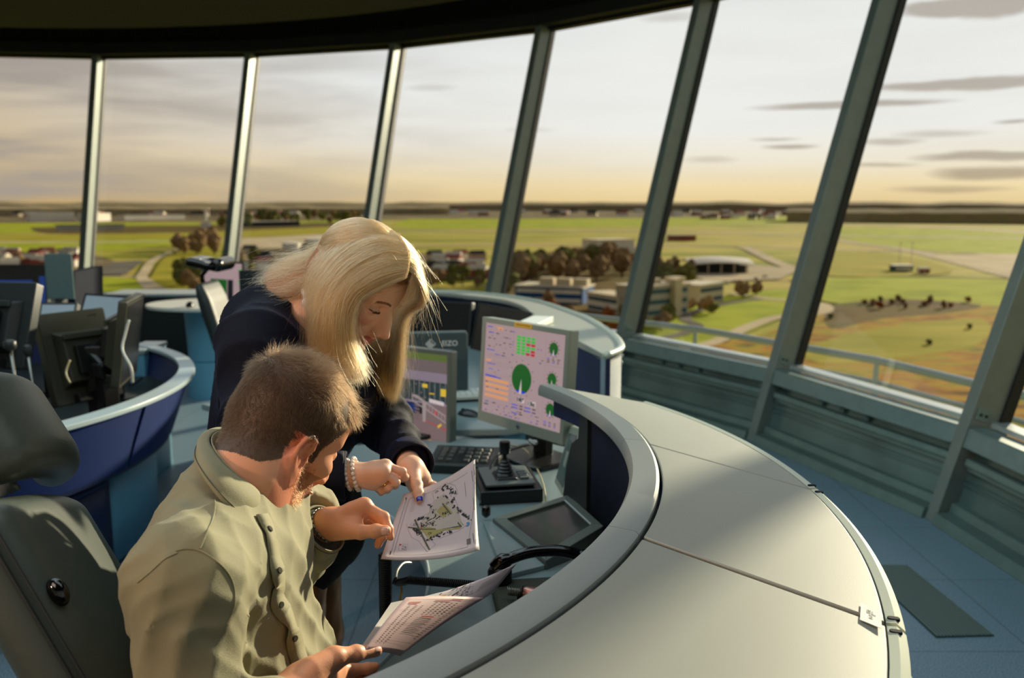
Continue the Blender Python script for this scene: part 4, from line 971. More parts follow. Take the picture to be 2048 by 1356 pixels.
for k in range(5):
    a = 2 * PI * k / 5; mb = MB(); mb.tube([V(-1.2, 4.6, .1), V(-1.2 + .28 * math.cos(a), 4.6 + .28 * math.sin(a), .06)], .018, 8); lg = mb.build('base_leg', M('gloss_black'), ch)
    mb = MB(); mb.tube([V(-1.2 + .28 * math.cos(a), 4.59 + .28 * math.sin(a), .03), V(-1.2 + .28 * math.cos(a), 4.61 + .28 * math.sin(a), .03)], .03, 12); mb.build('castor', M('gloss_black'), lg)
# lit radar screen behind it and dark screen back
fr = frame_from((405, 520), (488, 524), 5.6, 5.4, .36, 4); t, s, at, _ = monitor('pinkish lit monitor with dark green panels behind the grey chair headrest', fr, .36, .75, M('charcoal'), M('scr_pink'), .012, .014, bulge=False)
R = [('scr_dkgreen', .2, .3, .62, .9), ('scr_dark', .64, .3, .78, .9)] + [('scr_green', .92, .1 + k * .2, .99, .16 + k * .2, .0004) for k in range(5)]
panelq(at, R).build('display_graphics', None, s)
fr = frame_from((478, 541), (640, 541), 5.3, 5.3, .36, 0); monitor('wide dark teal monitor back directly behind the blonde hair', fr, .36, .75, M('dark_teal'), M('dark_teal'), .004, .004, bulge=False)

# ================================================================= the seated man's leather chair (left foreground)
lc = thing('office_chair', 'green-grey leather office chair with stitched headrest in the left foreground', 'chair', (-.55, 1.15, 0))
far_hi, far_lo = V(-.72, 1.40, 1.045), V(-.42, 1.30, .585)
up = (far_hi - far_lo).normalized(); w = V(.13, -.36, 0).normalized(); w = (w - up * w.dot(up)).normalized(); n = up.cross(w); n = n if n.x > 0 else -n
cen = (far_hi + far_lo) / 2 + w * .185
leather_pad(lc, 'backrest', cen, .19, .045, .31, (w, n, up), .044, M('leather'), .6, .007, None)
for sgn, off in ((1, .0), ):
    pts = [cen + w * .186 + n * .014 + up * (-.30 + .58 * k / 20) for k in range(21)]
    mb = MB(); mb.tube(pts, .0022, 6); mb.build('stitched_seam', M('charcoal'), lc, smooth=True)
    pts = [p - n * .012 for p in pts]; mb = MB(); mb.tube(pts, .0022, 6); mb.build('stitched_seam', M('charcoal'), lc, smooth=True)
hcn = P(48, 852, Y=1.30)
hw = (w * 1 + V(0, 0, 0)).normalized(); hu = V(-.55, .1, .83).normalized(); hu = (hu - hw * hu.dot(hw)).normalized(); hn = hu.cross(hw); hn = hn if hn.x > 0 else -hn
leather_pad(lc, 'headrest', hcn, .15, .04, .085, (hw, hn, hu), .038, M('leather'), 1.6, .006)
mb = MB(); mb.tube([P(-15, 985, Y=1.28), P(10, 962, Y=1.28), P(18, 985, Y=1.28)], .017, 12); mb.build('headrest_stem', M('grey_plastic'), lc, smooth=True)
mb = MB(); mb.rbox((-.32, 1.2, .47), (.25, .25, .045), .07); mb.build('seat', M('leather'), lc, angle=40)
mb = MB(); mb.cyl((-.36, 1.2), .03, .08, .43, 14); mb.build('gas_lift', M('gloss_black'), lc)
for k in range(5):
    a = 2 * PI * k / 5 + .3; mb = MB(); mb.tube([V(-.36, 1.2, .1), V(-.36 + .3 * math.cos(a), 1.2 + .3 * math.sin(a), .07)], .02, 8); lg = mb.build('base_leg', M('gloss_black'), lc)
    mb = MB(); x_, y_ = -.36 + .3 * math.cos(a), 1.2 + .3 * math.sin(a); mb.tube([V(x_, y_ - .012, .03), V(x_, y_ + .012, .03)], .03, 12); mb.build('castor', M('gloss_black'), lg)
# ================================================================= airfield far below
GZ = -46.0
def G(px, py, z=GZ): return P(px, py, z=z)
m, nt, b = new_mat('grassland'); b.inputs['Roughness'].default_value = 1; b.inputs['Specular IOR Level'].default_value = .05
tc = nt.nodes.new('ShaderNodeTexCoord')
def noise_ramp(nt, co, scale, stops, detail=5, stretch=None):
    if stretch:
        mp = nt.nodes.new('ShaderNodeMapping'); mp.inputs['Scale'].default_value = stretch; nt.links.new(co, mp.inputs[0]); co = mp.outputs[0]
    n = nt.nodes.new('ShaderNodeTexNoise'); n.inputs['Scale'].default_value = scale; n.inputs['Detail'].default_value = detail; nt.links.new(co, n.inputs['Vector'])
    r = nt.nodes.new('ShaderNodeValToRGB'); el = r.color_ramp.elements
    el[0].position, el[0].color = stops[0][0], srgb(*stops[0][1]); el[1].position, el[1].color = stops[-1][0], srgb(*stops[-1][1])
    for p_, c_ in stops[1:-1]: e = el.new(p_); e.color = srgb(*c_)
    nt.links.new(n.outputs['Fac'], r.inputs[0]); return r
r1 = noise_ramp(nt, tc.outputs['Object'], .006, [(.3, (112, 116, 34)), (.45, (150, 148, 46)), (.55, (184, 168, 78)), (.68, (150, 128, 70))], 6, (1, 3.5, 1))
nt.links.new(r1.outputs[0], b.inputs['Base Color'])
def simple_ground(name, scale, stops, stretch=None, detail=6):
    m, nt, b = new_mat(name); b.inputs['Roughness'].default_value = 1; b.inputs['Specular IOR Level'].default_value = .03
    tc = nt.nodes.new('ShaderNodeTexCoord'); r = noise_ramp(nt, tc.outputs['Object'], scale, stops, detail, stretch); nt.links.new(r.outputs[0], b.inputs['Base Color'])
simple_ground('lush_grass', .03, [(.3, (126, 138, 24)), (.55, (164, 170, 44)), (.75, (150, 146, 58))])
simple_ground('heath', .07, [(.3, (78, 60, 30)), (.42, (150, 104, 44)), (.5, (176, 134, 44)), (.58, (150, 142, 44)), (.7, (96, 72, 38))], (1, 2.2, 1), 8)
simple_ground('yellow_grass', .02, [(.3, (138, 136, 34)), (.7, (176, 160, 60))], (1, 3, 1))
simple_ground('scrub', .04, [(.3, (70, 60, 34)), (.5, (112, 92, 50)), (.7, (90, 88, 40))], None, 8)
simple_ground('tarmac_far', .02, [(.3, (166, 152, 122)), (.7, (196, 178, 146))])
simple_ground('asphalt', .05, [(.3, (92, 88, 80)), (.7, (122, 114, 102))])
simple_ground('pale_concrete', .03, [(.3, (176, 160, 128)), (.7, (204, 186, 152))])
simple_ground('town', .012, [(.3, (78, 70, 48)), (.5, (112, 98, 70)), (.6, (160, 144, 112)), (.68, (96, 88, 58)), (.78, (130, 124, 70))], (1, 4, 1), 9)
simple_ground('forest', .02, [(.3, (146, 134, 102)), (.5, (168, 150, 116)), (.7, (152, 146, 106))], (1, 1, 2), 8)  # ridge tones lightened in place of distance haze and light on its unlit face
simple_ground('bare_crown', .25, [(.3, (108, 86, 60)), (.7, (156, 128, 92))], None, 8)
simple_ground('green_crown', .25, [(.3, (78, 80, 44)), (.7, (122, 116, 62))], None, 8)
simple_ground('rust_crown', .25, [(.3, (120, 66, 30)), (.7, (170, 104, 50))], None, 8)
for nme, c in (('bldg_white', (232, 224, 206)), ('bldg_cream', (206, 190, 158)), ('bldg_blue', (34, 84, 140)), ('bldg_grey', (178, 172, 156)), ('bldg_dark', (48, 50, 48)), ('bldg_glass', (74, 92, 100)), ('bldg_red', (150, 84, 70)), ('bldg_teal', (60, 92, 100)), ('roof_grey', (204, 192, 166)), ('vehicle_red', (176, 60, 54)), ('vehicle_white', (214, 208, 196)), ('trunk', (74, 58, 40))):
    mat(nme, c, .8, spec=.2, noise=.08, nscale=.2)
gr = MB(); N = 48
gr.prism([(9e3 * math.cos(2 * PI * k / N), 9e3 * math.sin(2 * PI * k / N)) for k in range(N)], GZ - 1, GZ); structure(gr.build('ground', M('grassland')))
lay = [0]
def flat(name, pts, m_, smooth_it=True):
    lay[0] += 1; z = GZ + .03 + .03 * lay[0]
    p = [G(x, y) for x, y in pts]
    if smooth_it: p = catmull(p + [p[0]], 4)[:-1]
    mb = MB(); mb.v = [(q.x, q.y, z) for q in p]
    # fan fill through the centroid keeps concave outlines simple
    mb.f = [tuple(range(len(p)))]; mb.mi = [0]
    return structure(mb.build(name, M(m_)))
def road(name, pts, wpx, m_):
    """ribbon along ground points, width in metres per point"""
    lay[0] += 1; z = GZ + .03 + .03 * lay[0]
    p = catmull([G(x, y) for x, y in pts], 8); n = len(p)
    w = [np.interp(k / (n - 1), np.linspace(0, 1, len(wpx)), wpx) for k in range(n)]
    mb = MB(); vs = []
    for k, q in enumerate(p):
        t = (p[min(k + 1, n - 1)] - p[max(k - 1, 0)]); t.z = 0; t.normalize(); s = V(-t.y, t.x, 0) * w[k] / 2
        vs += [V(q.x, q.y, z) - s, V(q.x, q.y, z) + s]
    mb.add(vs, [(2 * k, 2 * k + 1, 2 * k + 3, 2 * k + 2) for k in range(n - 1)]); return structure(mb.build(name, M(m_)))
# far belts
flat('far_town', [(-200, 420), (600, 420), (1300, 418), (2300, 414), (2300, 431), (1700, 433), (1300, 436), (700, 440), (300, 444), (-200, 447)], 'town', False)
flat('field', [(-200, 447), (250, 446), (420, 447), (700, 441), (720, 447), (560, 458), (300, 462), (-200, 468)], 'lush_grass')
flat('scrub_ground', [(60, 455), (250, 452), (440, 450), (660, 446), (690, 452), (560, 462), (300, 466), (100, 468)], 'scrub')
flat('field', [(820, 438), (1300, 436), (1600, 432), (1600, 446), (1300, 452), (820, 456)], 'lush_grass')
flat('field', [(1660, 456), (1900, 458), (2100, 470), (2100, 505), (1840, 500), (1700, 480)], 'lush_grass')
flat('field', [(-200, 486), (160, 480), (440, 468), (440, 476), (240, 500), (-200, 512)], 'lush_grass')
flat('yellow_field', [(-200, 470), (300, 468), (720, 452), (740, 462), (440, 474), (-200, 486)], 'yellow_grass')
road('runway', [(-100, 484), (240, 484), (500, 478), (760, 464), (1000, 463), (1300, 463), (1600, 470), (2100, 478)], [34, 34, 40], 'tarmac_far')
road('taxiway', [(760, 490), (1000, 490), (1300, 492), (1500, 494), (1680, 500), (2100, 512)], [18, 18], 'tarmac_far')
road('taxiway', [(1400, 447), (1600, 446), (1750, 450), (1900, 456), (2100, 468)], [40, 50], 'pale_concrete')
road('taxiway', [(1640, 475), (1720, 488), (1800, 498), (1900, 520), (2000, 545), (2100, 570)], [16, 20], 'tarmac_far')
flat('apron', [(1860, 512), (2100, 506), (2100, 545), (2000, 542), (1900, 526)], 'pale_concrete', False)
road('service_road', [(1640, 552), (1800, 553), (2100, 560)], [5, 5], 'asphalt')
flat('yellow_field', [(1640, 500), (1760, 505), (1880, 530), (1880, 550), (1620, 548)], 'yellow_grass')
flat('field', [(1260, 690), (1290, 640), (1420, 600), (1560, 580), (1640, 600), (1560, 640), (1430, 690), (1330, 700)], 'lush_grass')
flat('field', [(1580, 560), (1800, 556), (2100, 566), (2100, 610), (1850, 612), (1650, 605)], 'lush_grass')
flat('heath_ground', [(1230, 720), (1330, 700), (1430, 692), (1560, 660), (1640, 618), (1800, 612), (2100, 622), (2500, 700), (2500, 1500), (1500, 1500), (1100, 1000)], 'heath')
flat('dark_heath', [(1650, 612), (1800, 600), (1960, 612), (1900, 628), (1760, 640), (1660, 660)], 'scrub')
flat('yellow_field', [(1600, 700), (1750, 660), (1960, 640), (1960, 690), (1800, 720), (1640, 730)], 'yellow_grass')
road('road', [(1240, 716), (1330, 704), (1420, 690), (1500, 655), (1560, 636), (1640, 628), (1648, 614), (1610, 605), (1540, 600), (1460, 588)], [5, 6, 7, 6], 'pale_concrete')
road('path', [(1270, 690), (1360, 672), (1395, 655), (1370, 640), (1400, 622), (1460, 608), (1520, 600)], [5, 5], 'asphalt')
road('service_road', [(1600, 545), (1540, 520), (1500, 500), (1480, 494)], [10, 14], 'tarmac_far')
flat('apron', [(1340, 540), (1480, 528), (1600, 540), (1560, 560), (1420, 566)], 'tarmac_far', False)
flat('town_ground', [(1000, 520), (1200, 490), (1300, 500), (1300, 600), (1240, 640), (1000, 640)], 'scrub', False)
flat('car_park', [(180, 528), (290, 522), (250, 552), (180, 552)], 'asphalt', False)
flat('field', [(180, 556), (270, 560), (300, 590), (180, 600)], 'lush_grass')
flat('field', [(300, 560), (340, 510), (420, 500), (430, 590), (330, 592)], 'yellow_grass')
road('road', [(180, 556), (270, 556), (290, 560), (310, 575), (345, 590)], [6, 6], 'pale_concrete')
road('road', [(420, 490), (360, 500), (310, 520), (290, 545), (285, 560), (310, 585), (370, 600)], [6, 7], 'pale_concrete')
flat('apron', [(470, 480), (600, 474), (720, 470), (720, 490), (600, 498), (470, 500)], 'pale_concrete', False)
flat('town_ground', [(-200, 514), (180, 508), (230, 524), (170, 560), (-200, 580)], 'town', False)
flat('town_ground', [(450, 496), (740, 500), (960, 520), (960, 560), (450, 580)], 'town', False)
# distant wooded ridge: closed solid
def ridge(name, az0, az1, D, h0, h1, th, seed, m_='forest', n=260):
    r_ = np.random.default_rng(seed); ph = r_.uniform(0, 6, 12); fq = r_.uniform(3, 90, 12); mb = MB(); rings = []
    for k in range(n + 1):
        a = math.radians(az0 + (az1 - az0) * k / n); h = h0 + (h1 - h0) * (.5 + .5 * sum(math.sin(fq[j] * a * 2 + ph[j]) / (1 + fq[j] * .08) for j in range(12)) / 3)
        s, c = math.sin(a), math.cos(a)
        rings.append([V(s * D, c * D, GZ - .5), V(s * D, c * D, GZ + h * .7), V(s * (D + th * .3), c * (D + th * .3), GZ + h), V(s * (D + th), c * (D + th), GZ + h * .9), V(s * (D + th), c * (D + th), GZ - .5)])
    mb.loft(rings); return structure(mb.build(name, M(m_), smooth=False))
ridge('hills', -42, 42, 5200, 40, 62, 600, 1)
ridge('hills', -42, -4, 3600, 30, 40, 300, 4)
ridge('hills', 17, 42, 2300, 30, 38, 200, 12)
# ---- buildings
def block(mb, a, b_, d, z0, z1):
    """box with front edge a-b (ground points) and depth d away from the tower"""
    t = (b_ - a); t.z = 0; n = V(-t.y, t.x, 0).normalized() * d
    if n.y < 0: n = -n
    q = [a, b_, b_ + n, a + n]; mb.hexa([V(p.x, p.y, GZ + z0) for p in q] + [V(p.x, p.y, GZ + z1) for p in q]); return mb
def building(label, x0, y0, x1, y1, d, h, wallm, roofm, bands=0, bandm='bldg_glass', name='building', cat='building', group=None, extra=None, pil=0):
    a, b_ = G(x0, y0), G(x1, y1); c = (a + b_) / 2
    t = thing(name, label, cat, (c.x, c.y, GZ), 0, group)
    block(MB(), a, b_, d, 0, h).build('walls', M(wallm), t)
    tt = (b_ - a).normalized(); n = V(tt.y, -tt.x, 0); n = n if n.y < 0 else -n
    block(MB(), a - tt * .6 + n * .6, b_ + tt * .6 + n * .6, d + 1.2, h, h + .8).build('roof', M(roofm), t)
    fh = h / max(bands, 1)
    for k in range(bands):
        block(MB(), a + tt * 1 + n * .15, b_ - tt * 1 + n * .15, .2, fh * k + fh * .35, fh * k + fh * .75).build('window_band', M(bandm), t)
    for k in range(pil):
        p = a.lerp(b_, (k + .5) / pil); block(MB(), p - tt * .5 + n * .4, p + tt * .5 + n * .4, .4, 0, h).build('pilaster', M(roofm), t)
    if extra: extra(t, a, b_, tt, n)
    return t
def ex1(t, a, b_, tt, n):
    for u in (.3, .55, .8):
        p = a.lerp(b_, u); block(MB(), p + n * -6, p + tt * 7 - n * 6, 5, 8.8, 12).build('roof_plant', M('bldg_cream'), t)
building('low office building with blue bands and flat pale roof beyond the far console', 1030, 606, 1165, 612, 18, 8, 'bldg_blue', 'roof_grey', 2, 'bldg_white', extra=ex1, pil=0)
building('white office wing with glazed strips between the blue building and the black window post', 1174, 622, 1236, 634, 12, 8, 'bldg_white', 'bldg_cream', 2, 'bldg_teal')
def ex2(t, a, b_, tt, n):
    p = a.lerp(b_, .62); block(MB(), p + n * 3, p + tt * 4 + n * 3, 4, 0, 16).build('stair_tower', M('bldg_cream'), t)
    for u in (.1, .3, .8): p = a.lerp(b_, u); block(MB(), p - n * 4, p + tt * 8 - n * 4, 5, 13.8, 16).build('roof_plant', M('bldg_cream'), t)
building('three storey pale office block with cream stair tower right of the black window post', 1276, 640, 1376, 630, 14, 13, 'bldg_grey', 'roof_grey', 3, 'bldg_teal', extra=ex2)
building('lower cream office wing at the right end of the pale office block', 1398, 612, 1446, 604, 14, 9, 'bldg_cream', 'roof_grey', 2, 'bldg_glass')
# hangar with curved roof
a, b_ = G(1388, 548), G(1492, 548); c = (a + b_) / 2
t = thing('hangar', 'low hangar with long curved white canopy roof in front of the taxiway', 'hangar', (c.x, c.y, GZ))
block(MB(), a, b_, 24, 0, 6).build('walls', M('bldg_dark'), t)
mb = MB(); mb.grid(lambda u, v: V(a.x - 4 + (b_.x - a.x + 8) * u, a.y - 6 + 36 * v, GZ + 7 + 2.6 * math.sin(PI * v) + 1.5 * math.sin(PI * u)), 16, 10, .8); mb.build('roof', M('bldg_white'), t)
for k in range(5): p = a.lerp(b_, k / 4); mb = MB(); mb.box((p.x, p.y - 3, GZ + 3.5), (.4, .4, 3.5)); mb.build('column', M('bldg_cream'), t)
building('white flat roofed hall beyond the tree belt left of the black window post', 1196, 510, 1268, 508, 30, 13, 'bldg_white', 'bldg_cream', 0)
building('narrow pale annex of the white hall right of the black window post', 1298, 506, 1320, 506, 16, 11, 'bldg_cream', 'bldg_white', 0)
def tank(label, px, py, r, h, m_='bldg_white'):
    p = G(px, py); t = thing('storage_tank', label, 'tank', (p.x, p.y, GZ)); mb = MB(); mb.cyl((p.x, p.y), r, GZ, GZ + h, 28); mb.build('shell', M(m_), t, angle=40)
    mb = MB(); mb.cyl((p.x, p.y), r * 1.02, GZ + h, GZ + h + 1.2, 28, r * .2); mb.build('roof', M(m_), t, angle=40)
tank('largest white storage tank, partly behind the blonde hair', 645, 510, 16, 15)
tank('smaller white tank left of the largest one', 583, 502, 9, 8)
building('long pale hangar row in front of the ridge at far left', 60, 443, 150, 442, 60, 22, 'bldg_white', 'roof_grey', 0)
building('long white hall just right of the first window post near the ridge', 190, 443, 222, 442, 50, 20, 'bldg_white', 'roof_grey', 0)
building('long low grey terminal pier crossing the fields at left', 115, 462, 250, 460, 30, 9, 'bldg_grey', 'bldg_dark', 0)
building('low white sheds beside the radar mast', 250, 440, 370, 438, 40, 12, 'bldg_white', 'roof_grey', 0)
building('dark green hangar strip right of the second window post', 480, 455, 600, 452, 40, 10, 'bldg_dark', 'bldg_grey', 0)
p = G(410, 457); t = thing('radar_station', 'white radar mast on a square base standing in the far field', 'radar', (p.x, p.y, GZ))
block(MB(), G(402, 457), G(418, 457), 14, 0, 12).build('base', M('bldg_white'), t); mb = MB(); mb.cyl((p.x, p.y + 6), 2.2, GZ + 12, GZ + 34, 10); mb.build('mast', M('bldg_white'), t)
mb = MB(); mb.box((p.x, p.y + 6, GZ + 35), (7, 1, 1.6)); mb.build('antenna', M('bldg_white'), t)
mb = MB(); p = G(1333, 485); t = thing('light_mast', 'thin white mast standing beside the taxiway right of the black window post', 'mast', (p.x, p.y, GZ)); mb.cyl((p.x, p.y), .6, GZ, GZ + 26, 8); mb.build('pole', M('bldg_white'), t); mb = MB(); mb.box((p.x, p.y, GZ + 26), (2, .6, .6)); mb.build('lamp_head', M('bldg_white'), t)
for x_, lb in ((1798, 'left of the two thin masts above the blue-white apron hut'), (1822, 'right of the two thin masts above the blue-white apron hut')):
    p = G(x_, 535); t = thing('light_mast', lb, 'mast', (p.x, p.y, GZ)); mb = MB(); mb.cyl((p.x, p.y), .25, GZ, GZ + 18, 8); mb.build('pole', M('bldg_white'), t); mb = MB(); mb.box((p.x, p.y, GZ + 18), (1, .3, .3)); mb.build('lamp_head', M('bldg_white'), t)
building('small blue and white apron hut on the grass in the right window', 1788, 544, 1826, 544, 8, 4, 'bldg_teal', 'bldg_white', 1, 'bldg_white', 'hut', 'hut')
p0, p1 = G(1838, 548), G(1860, 548); t = thing('fire_truck', 'red and white airfield truck beside the small blue-white hut', 'truck', ((p0.x + p1.x) / 2, p0.y, GZ))
block(MB(), p0, p1, 4, .8, 4.2).build('body', M('vehicle_white'), t); block(MB(), p0 + V(.5, -.2, 0), p1 + V(-.5, -.2, 0), .2, 1.6, 3).build('red_stripe', M('vehicle_red'), t)
for u in (.2, .8):
    q_ = p0.lerp(p1, u); mb = MB(); mb.tube([V(q_.x, q_.y - .3, GZ + .8), V(q_.x, q_.y + .1, GZ + .8)], .8, 12); mb.build('wheel', M('bldg_dark'), t)
building('dark red sheds with pale sand heap near the taxiway', 1338, 482, 1392, 482, 14, 6, 'bldg_red', 'bldg_dark', 0, name='shed', cat='shed')
# car / house copies
hplaced = []
def car(p, m_, rot):
    t = bpy.data.objects.new('car', None); COL.objects.link(t); t.location = (p.x, p.y, GZ); t.rotation_euler = (0, 0, rot); bpy.context.view_layer.update()
    mb = MB(); mb.rbox(V(0, 0, .75), (2.2, .9, .45), .3); mb.build('body', M(m_), t, local=True)
    mb = MB(); mb.loft([[V(-1.4, -.8, 1.2), V(1.2, -.8, 1.2), V(1.2, .8, 1.2), V(-1.4, .8, 1.2)], [V(-.9, -.65, 1.7), V(.7, -.65, 1.7), V(.7, .65, 1.7), V(-.9, .65, 1.7)]]); mb.build('cabin', M('bldg_dark'), t, local=True)
    for x in (-1.3, 1.3):
        for y in (-.9, .9): mb = MB(); mb.tube([V(x, y - .1, .35), V(x, y + .1, .35)], .35, 10); mb.build('wheel', M('bldg_dark'), t, local=True)
    return t
spots = [(930, 530), (905, 536), (918, 540), (890, 544), (940, 545), (1270, 560), (1300, 556), (1436, 570), (1452, 568), (1470, 566), (1420, 575), (1512, 560), (1530, 556), (1388, 578), (545, 512), (520, 520), (560, 526), (600, 530), (500, 516), (480, 522)]
cars = {}
for k, (x, y) in enumerate(spots):
    m_ = ('vehicle_white', 'bldg_grey', 'vehicle_white', 'bldg_dark')[k % 4]
    if m_ not in cars: c_ = cars[m_] = car(G(x, y), m_, .2 * k)
    else: c_ = copy_tree(cars[m_]); q_ = G(x, y); c_.location = (q_.x, q_.y, GZ); c_.rotation_euler = (0, 0, .7 * k)
    zone = 0 if k < 5 else 1 if k < 14 else 2
    tag(c_, ('small car parked on the lots beside the woman\'s forelock', 'small car parked around the pale office blocks', 'small car parked among the depots left of the blonde hair')[zone], 'car', ('cars on the middle lots', 'cars around the office blocks', 'cars among the depots')[zone])
# houses at the far left foreground town and depots
hp = {}
def house(p, w, d, h, m_, r_, rot):
    t = bpy.data.objects.new('house', None); COL.objects.link(t); t.location = (p.x, p.y, GZ); t.rotation_euler = (0, 0, rot); bpy.context.view_layer.update()
    mb = MB(); mb.box((0, 0, h / 2), (w, d, h / 2)); mb.build('walls', M(m_), t, local=True)
    mb = MB(); mb.loft([[V(-w - .4, -d - .4, h), V(w + .4, -d - .4, h), V(w + .4, d + .4, h), V(-w - .4, d + .4, h)], [V(-w, -.1, h + d * .7), V(w, -.1, h + d * .7), V(w, .1, h + d * .7), V(-w, .1, h + d * .7)]]); mb.build('roof', M(r_), t, local=True)
    return t
rg = random.Random(11); kinds = [('bldg_white', 'bldg_red'), ('bldg_cream', 'bldg_dark'), ('bldg_red', 'roof_grey'), ('bldg_white', 'roof_grey')]
hplaced = [(G(x, y).x, G(x, y).y, 3) for x, y in spots] + [(o.location.x, o.location.y, 16) for o in bpy.data.objects if o.name.startswith(('building', 'hangar', 'storage_tank')) and o.parent is None]
def houses(n, x0, x1, y0, y1, label, group, big=1):
    for k in range(n):
        kk = k % 4; p = G(rg.uniform(x0, x1), rg.uniform(y0, y1)); n_try = 0
        while any((p.x - a) ** 2 + (p.y - b_) ** 2 < (9 * big + c) ** 2 for a, b_, c in hplaced) and n_try < 80: p = G(rg.uniform(x0, x1), rg.uniform(y0, y1)); n_try += 1
        if n_try >= 80: continue
        hplaced.append((p.x, p.y, 9 * big))
        if (kk, big) not in hp: o = hp[(kk, big)] = house(p, 6 * big, 4.5 * big, 6 * big ** .5, *kinds[kk], rg.uniform(-.5, .5))
        else: o = copy_tree(hp[(kk, big)]); o.location = (p.x, p.y, GZ); o.rotation_euler = (0, 0, rg.uniform(-.6, .6))
        tag(o, label, 'house', group)
houses(22, -30, 150, 514, 540, 'small house of the settlement beyond the far left monitor', 'houses at the far left')
houses(14, 480, 720, 500, 545, 'small depot building left of and behind the blonde hair', 'depots behind the woman')
houses(14, 860, 960, 520, 560, 'small building right of the blonde hair near the car lots', 'buildings right of the hair')
houses(30, 0, 720, 428, 438, 'distant pale building at the foot of the ridge on the left', 'distant buildings at the left ridge', 3)
houses(26, 860, 1600, 424, 434, 'distant pale building at the foot of the ridge in the middle', 'distant buildings at the middle ridge', 3)
houses(12, 1400, 1560, 436, 440, 'distant farm building beyond the runway', 'farm buildings beyond the runway', 2)
# ---- trees
def crown_mesh(seed, flat_=1.0):
    r_ = random.Random(seed); bmv = []; mb = MB()
    for c in range(7):
        cx, cy, cz, R = r_.uniform(-2, 2), r_.uniform(-2, 2), r_.uniform(3.4, 7) * flat_, r_.uniform(1.6, 2.6)
        n1, n2 = 10, 7; vs = []
        for i in range(n2 + 1):
            for j in range(n1):
                th, ph_ = PI * i / n2, 2 * PI * j / n1; rr = R * (1 + r_.uniform(-.22, .22)); vs.append((cx + rr * math.sin(th) * math.cos(ph_), cy + rr * math.sin(th) * math.sin(ph_), cz + rr * math.cos(th)))
        mb.add(vs, [(i * n1 + j, i * n1 + (j + 1) % n1, (i + 1) * n1 + (j + 1) % n1, (i + 1) * n1 + j) for i in range(n2) for j in range(n1)])
    return mb
tp_ = {}
def tree(p, kind, s, label, group):
    if kind not in tp_:
        t = bpy.data.objects.new('tree', None); COL.objects.link(t)
        crown_mesh({'bare_crown': 3, 'green_crown': 5, 'rust_crown': 8}[kind]).build('crown', M(kind), t, local=True)
        mb = MB(); mb.tube([V(0, 0, -.2), V(0, 0, 3), V(.2, .1, 5)], [.35, .25, .1], 7); mb.build('trunk', M('trunk'), t, local=True); tp_[kind] = t
    else: t = copy_tree(tp_[kind])
    t.location = (p.x, p.y, GZ); t.scale = (s, s, s * rg.uniform(.85, 1.2)); t.rotation_euler = (0, 0, rg.uniform(0, 6)); tag(t, label, 'tree', group)
placed = list(hplaced) + [(o.location.x, o.location.y, 14) for o in bpy.data.objects if o.name.startswith(('building', 'hangar', 'storage_tank')) and o.parent is None]
def free(p, r):
    if any((p.x - a) ** 2 + (p.y - b_) ** 2 < (r + c) ** 2 for a, b_, c in placed): return False
    placed.append((p.x, p.y, r)); return True
def grove(n, poly, kinds_, s0, s1, label, group):
    for k in range(n):
        u, v = rg.random(), rg.random(); (x0, y0), (x1, y1), (x2, y2), (x3, y3) = poly
        x = (x0 * (1 - u) + x1 * u) * (1 - v) + (x3 * (1 - u) + x2 * u) * v; y = (y0 * (1 - u) + y1 * u) * (1 - v) + (y3 * (1 - u) + y2 * u) * v
        q_ = G(x, y); s_ = rg.uniform(s0, s1)
        if not free(q_, 3.9 * s_): continue
        tree(q_, rg.choice(kinds_), s_, label, group)
grove(64, ((1010, 548), (1245, 520), (1245, 565), (1020, 580)), ['bare_crown', 'bare_crown', 'green_crown'], 1.3, 2.1, 'bare brown tree of the belt behind the blue office building', 'tree belt behind the blue building')
grove(5, ((1030, 556), (1060, 556), (1060, 570), (1030, 570)), ['rust_crown'], 1.6, 2.0, 'rust coloured tree at the left end of the tree belt', 'rust trees of the belt')
grove(3, ((1005, 590), (1030, 590), (1030, 610), (1005, 610)), ['green_crown'], 1.5, 2, 'dark evergreen left of the blue office building', 'evergreens left of the blue building')
grove(30, ((1310, 540), (1400, 545), (1400, 575), (1300, 580)), ['bare_crown', 'green_crown'], .8, 1.3, 'bare tree between the pale office block and the curved hangar', 'trees beside the curved hangar')
grove(18, ((1270, 640), (1440, 612), (1440, 632), (1270, 680)), ['bare_crown', 'green_crown'], .5, 1.0, 'shrub or small tree in front of the pale office block', 'shrubs before the office block')
grove(3, ((1470, 590), (1530, 590), (1530, 600), (1470, 600)), ['bare_crown'], .8, 1.1, 'single bare tree by the bend of the footpath', 'bare trees by the footpath')
grove(46, ((350, 500), (430, 486), (436, 510), (352, 514)), ['bare_crown'], 1.6, 2.4, 'brown bare tree of the grove left of the second window post', 'grove at the second window post')
grove(12, ((365, 560), (400, 560), (400, 590), (365, 590)), ['bare_crown', 'green_crown'], 1.0, 1.5, 'brown tree beside the road behind the grey chair', 'trees behind the grey chair')
grove(36, ((460, 510), (740, 520), (740, 570), (460, 570)), ['bare_crown', 'green_crown'], .8, 1.5, 'tree among the depots behind the woman', 'trees among the depots')
grove(26, ((-20, 520), (170, 515), (170, 540), (-20, 545)), ['bare_crown', 'green_crown'], 1, 1.6, 'tree among the houses at the far left', 'trees among the far left houses')
grove(24, ((860, 540), (960, 540), (960, 580), (860, 580)), ['green_crown', 'bare_crown'], .8, 1.4, 'tree below the car lots right of the blonde hair', 'trees right of the hair')
grove(40, ((430, 440), (720, 436), (720, 446), (430, 458)), ['green_crown', 'bare_crown'], 2, 3.4, 'tree of the dark belt across the far fields', 'far belt left of the hair')
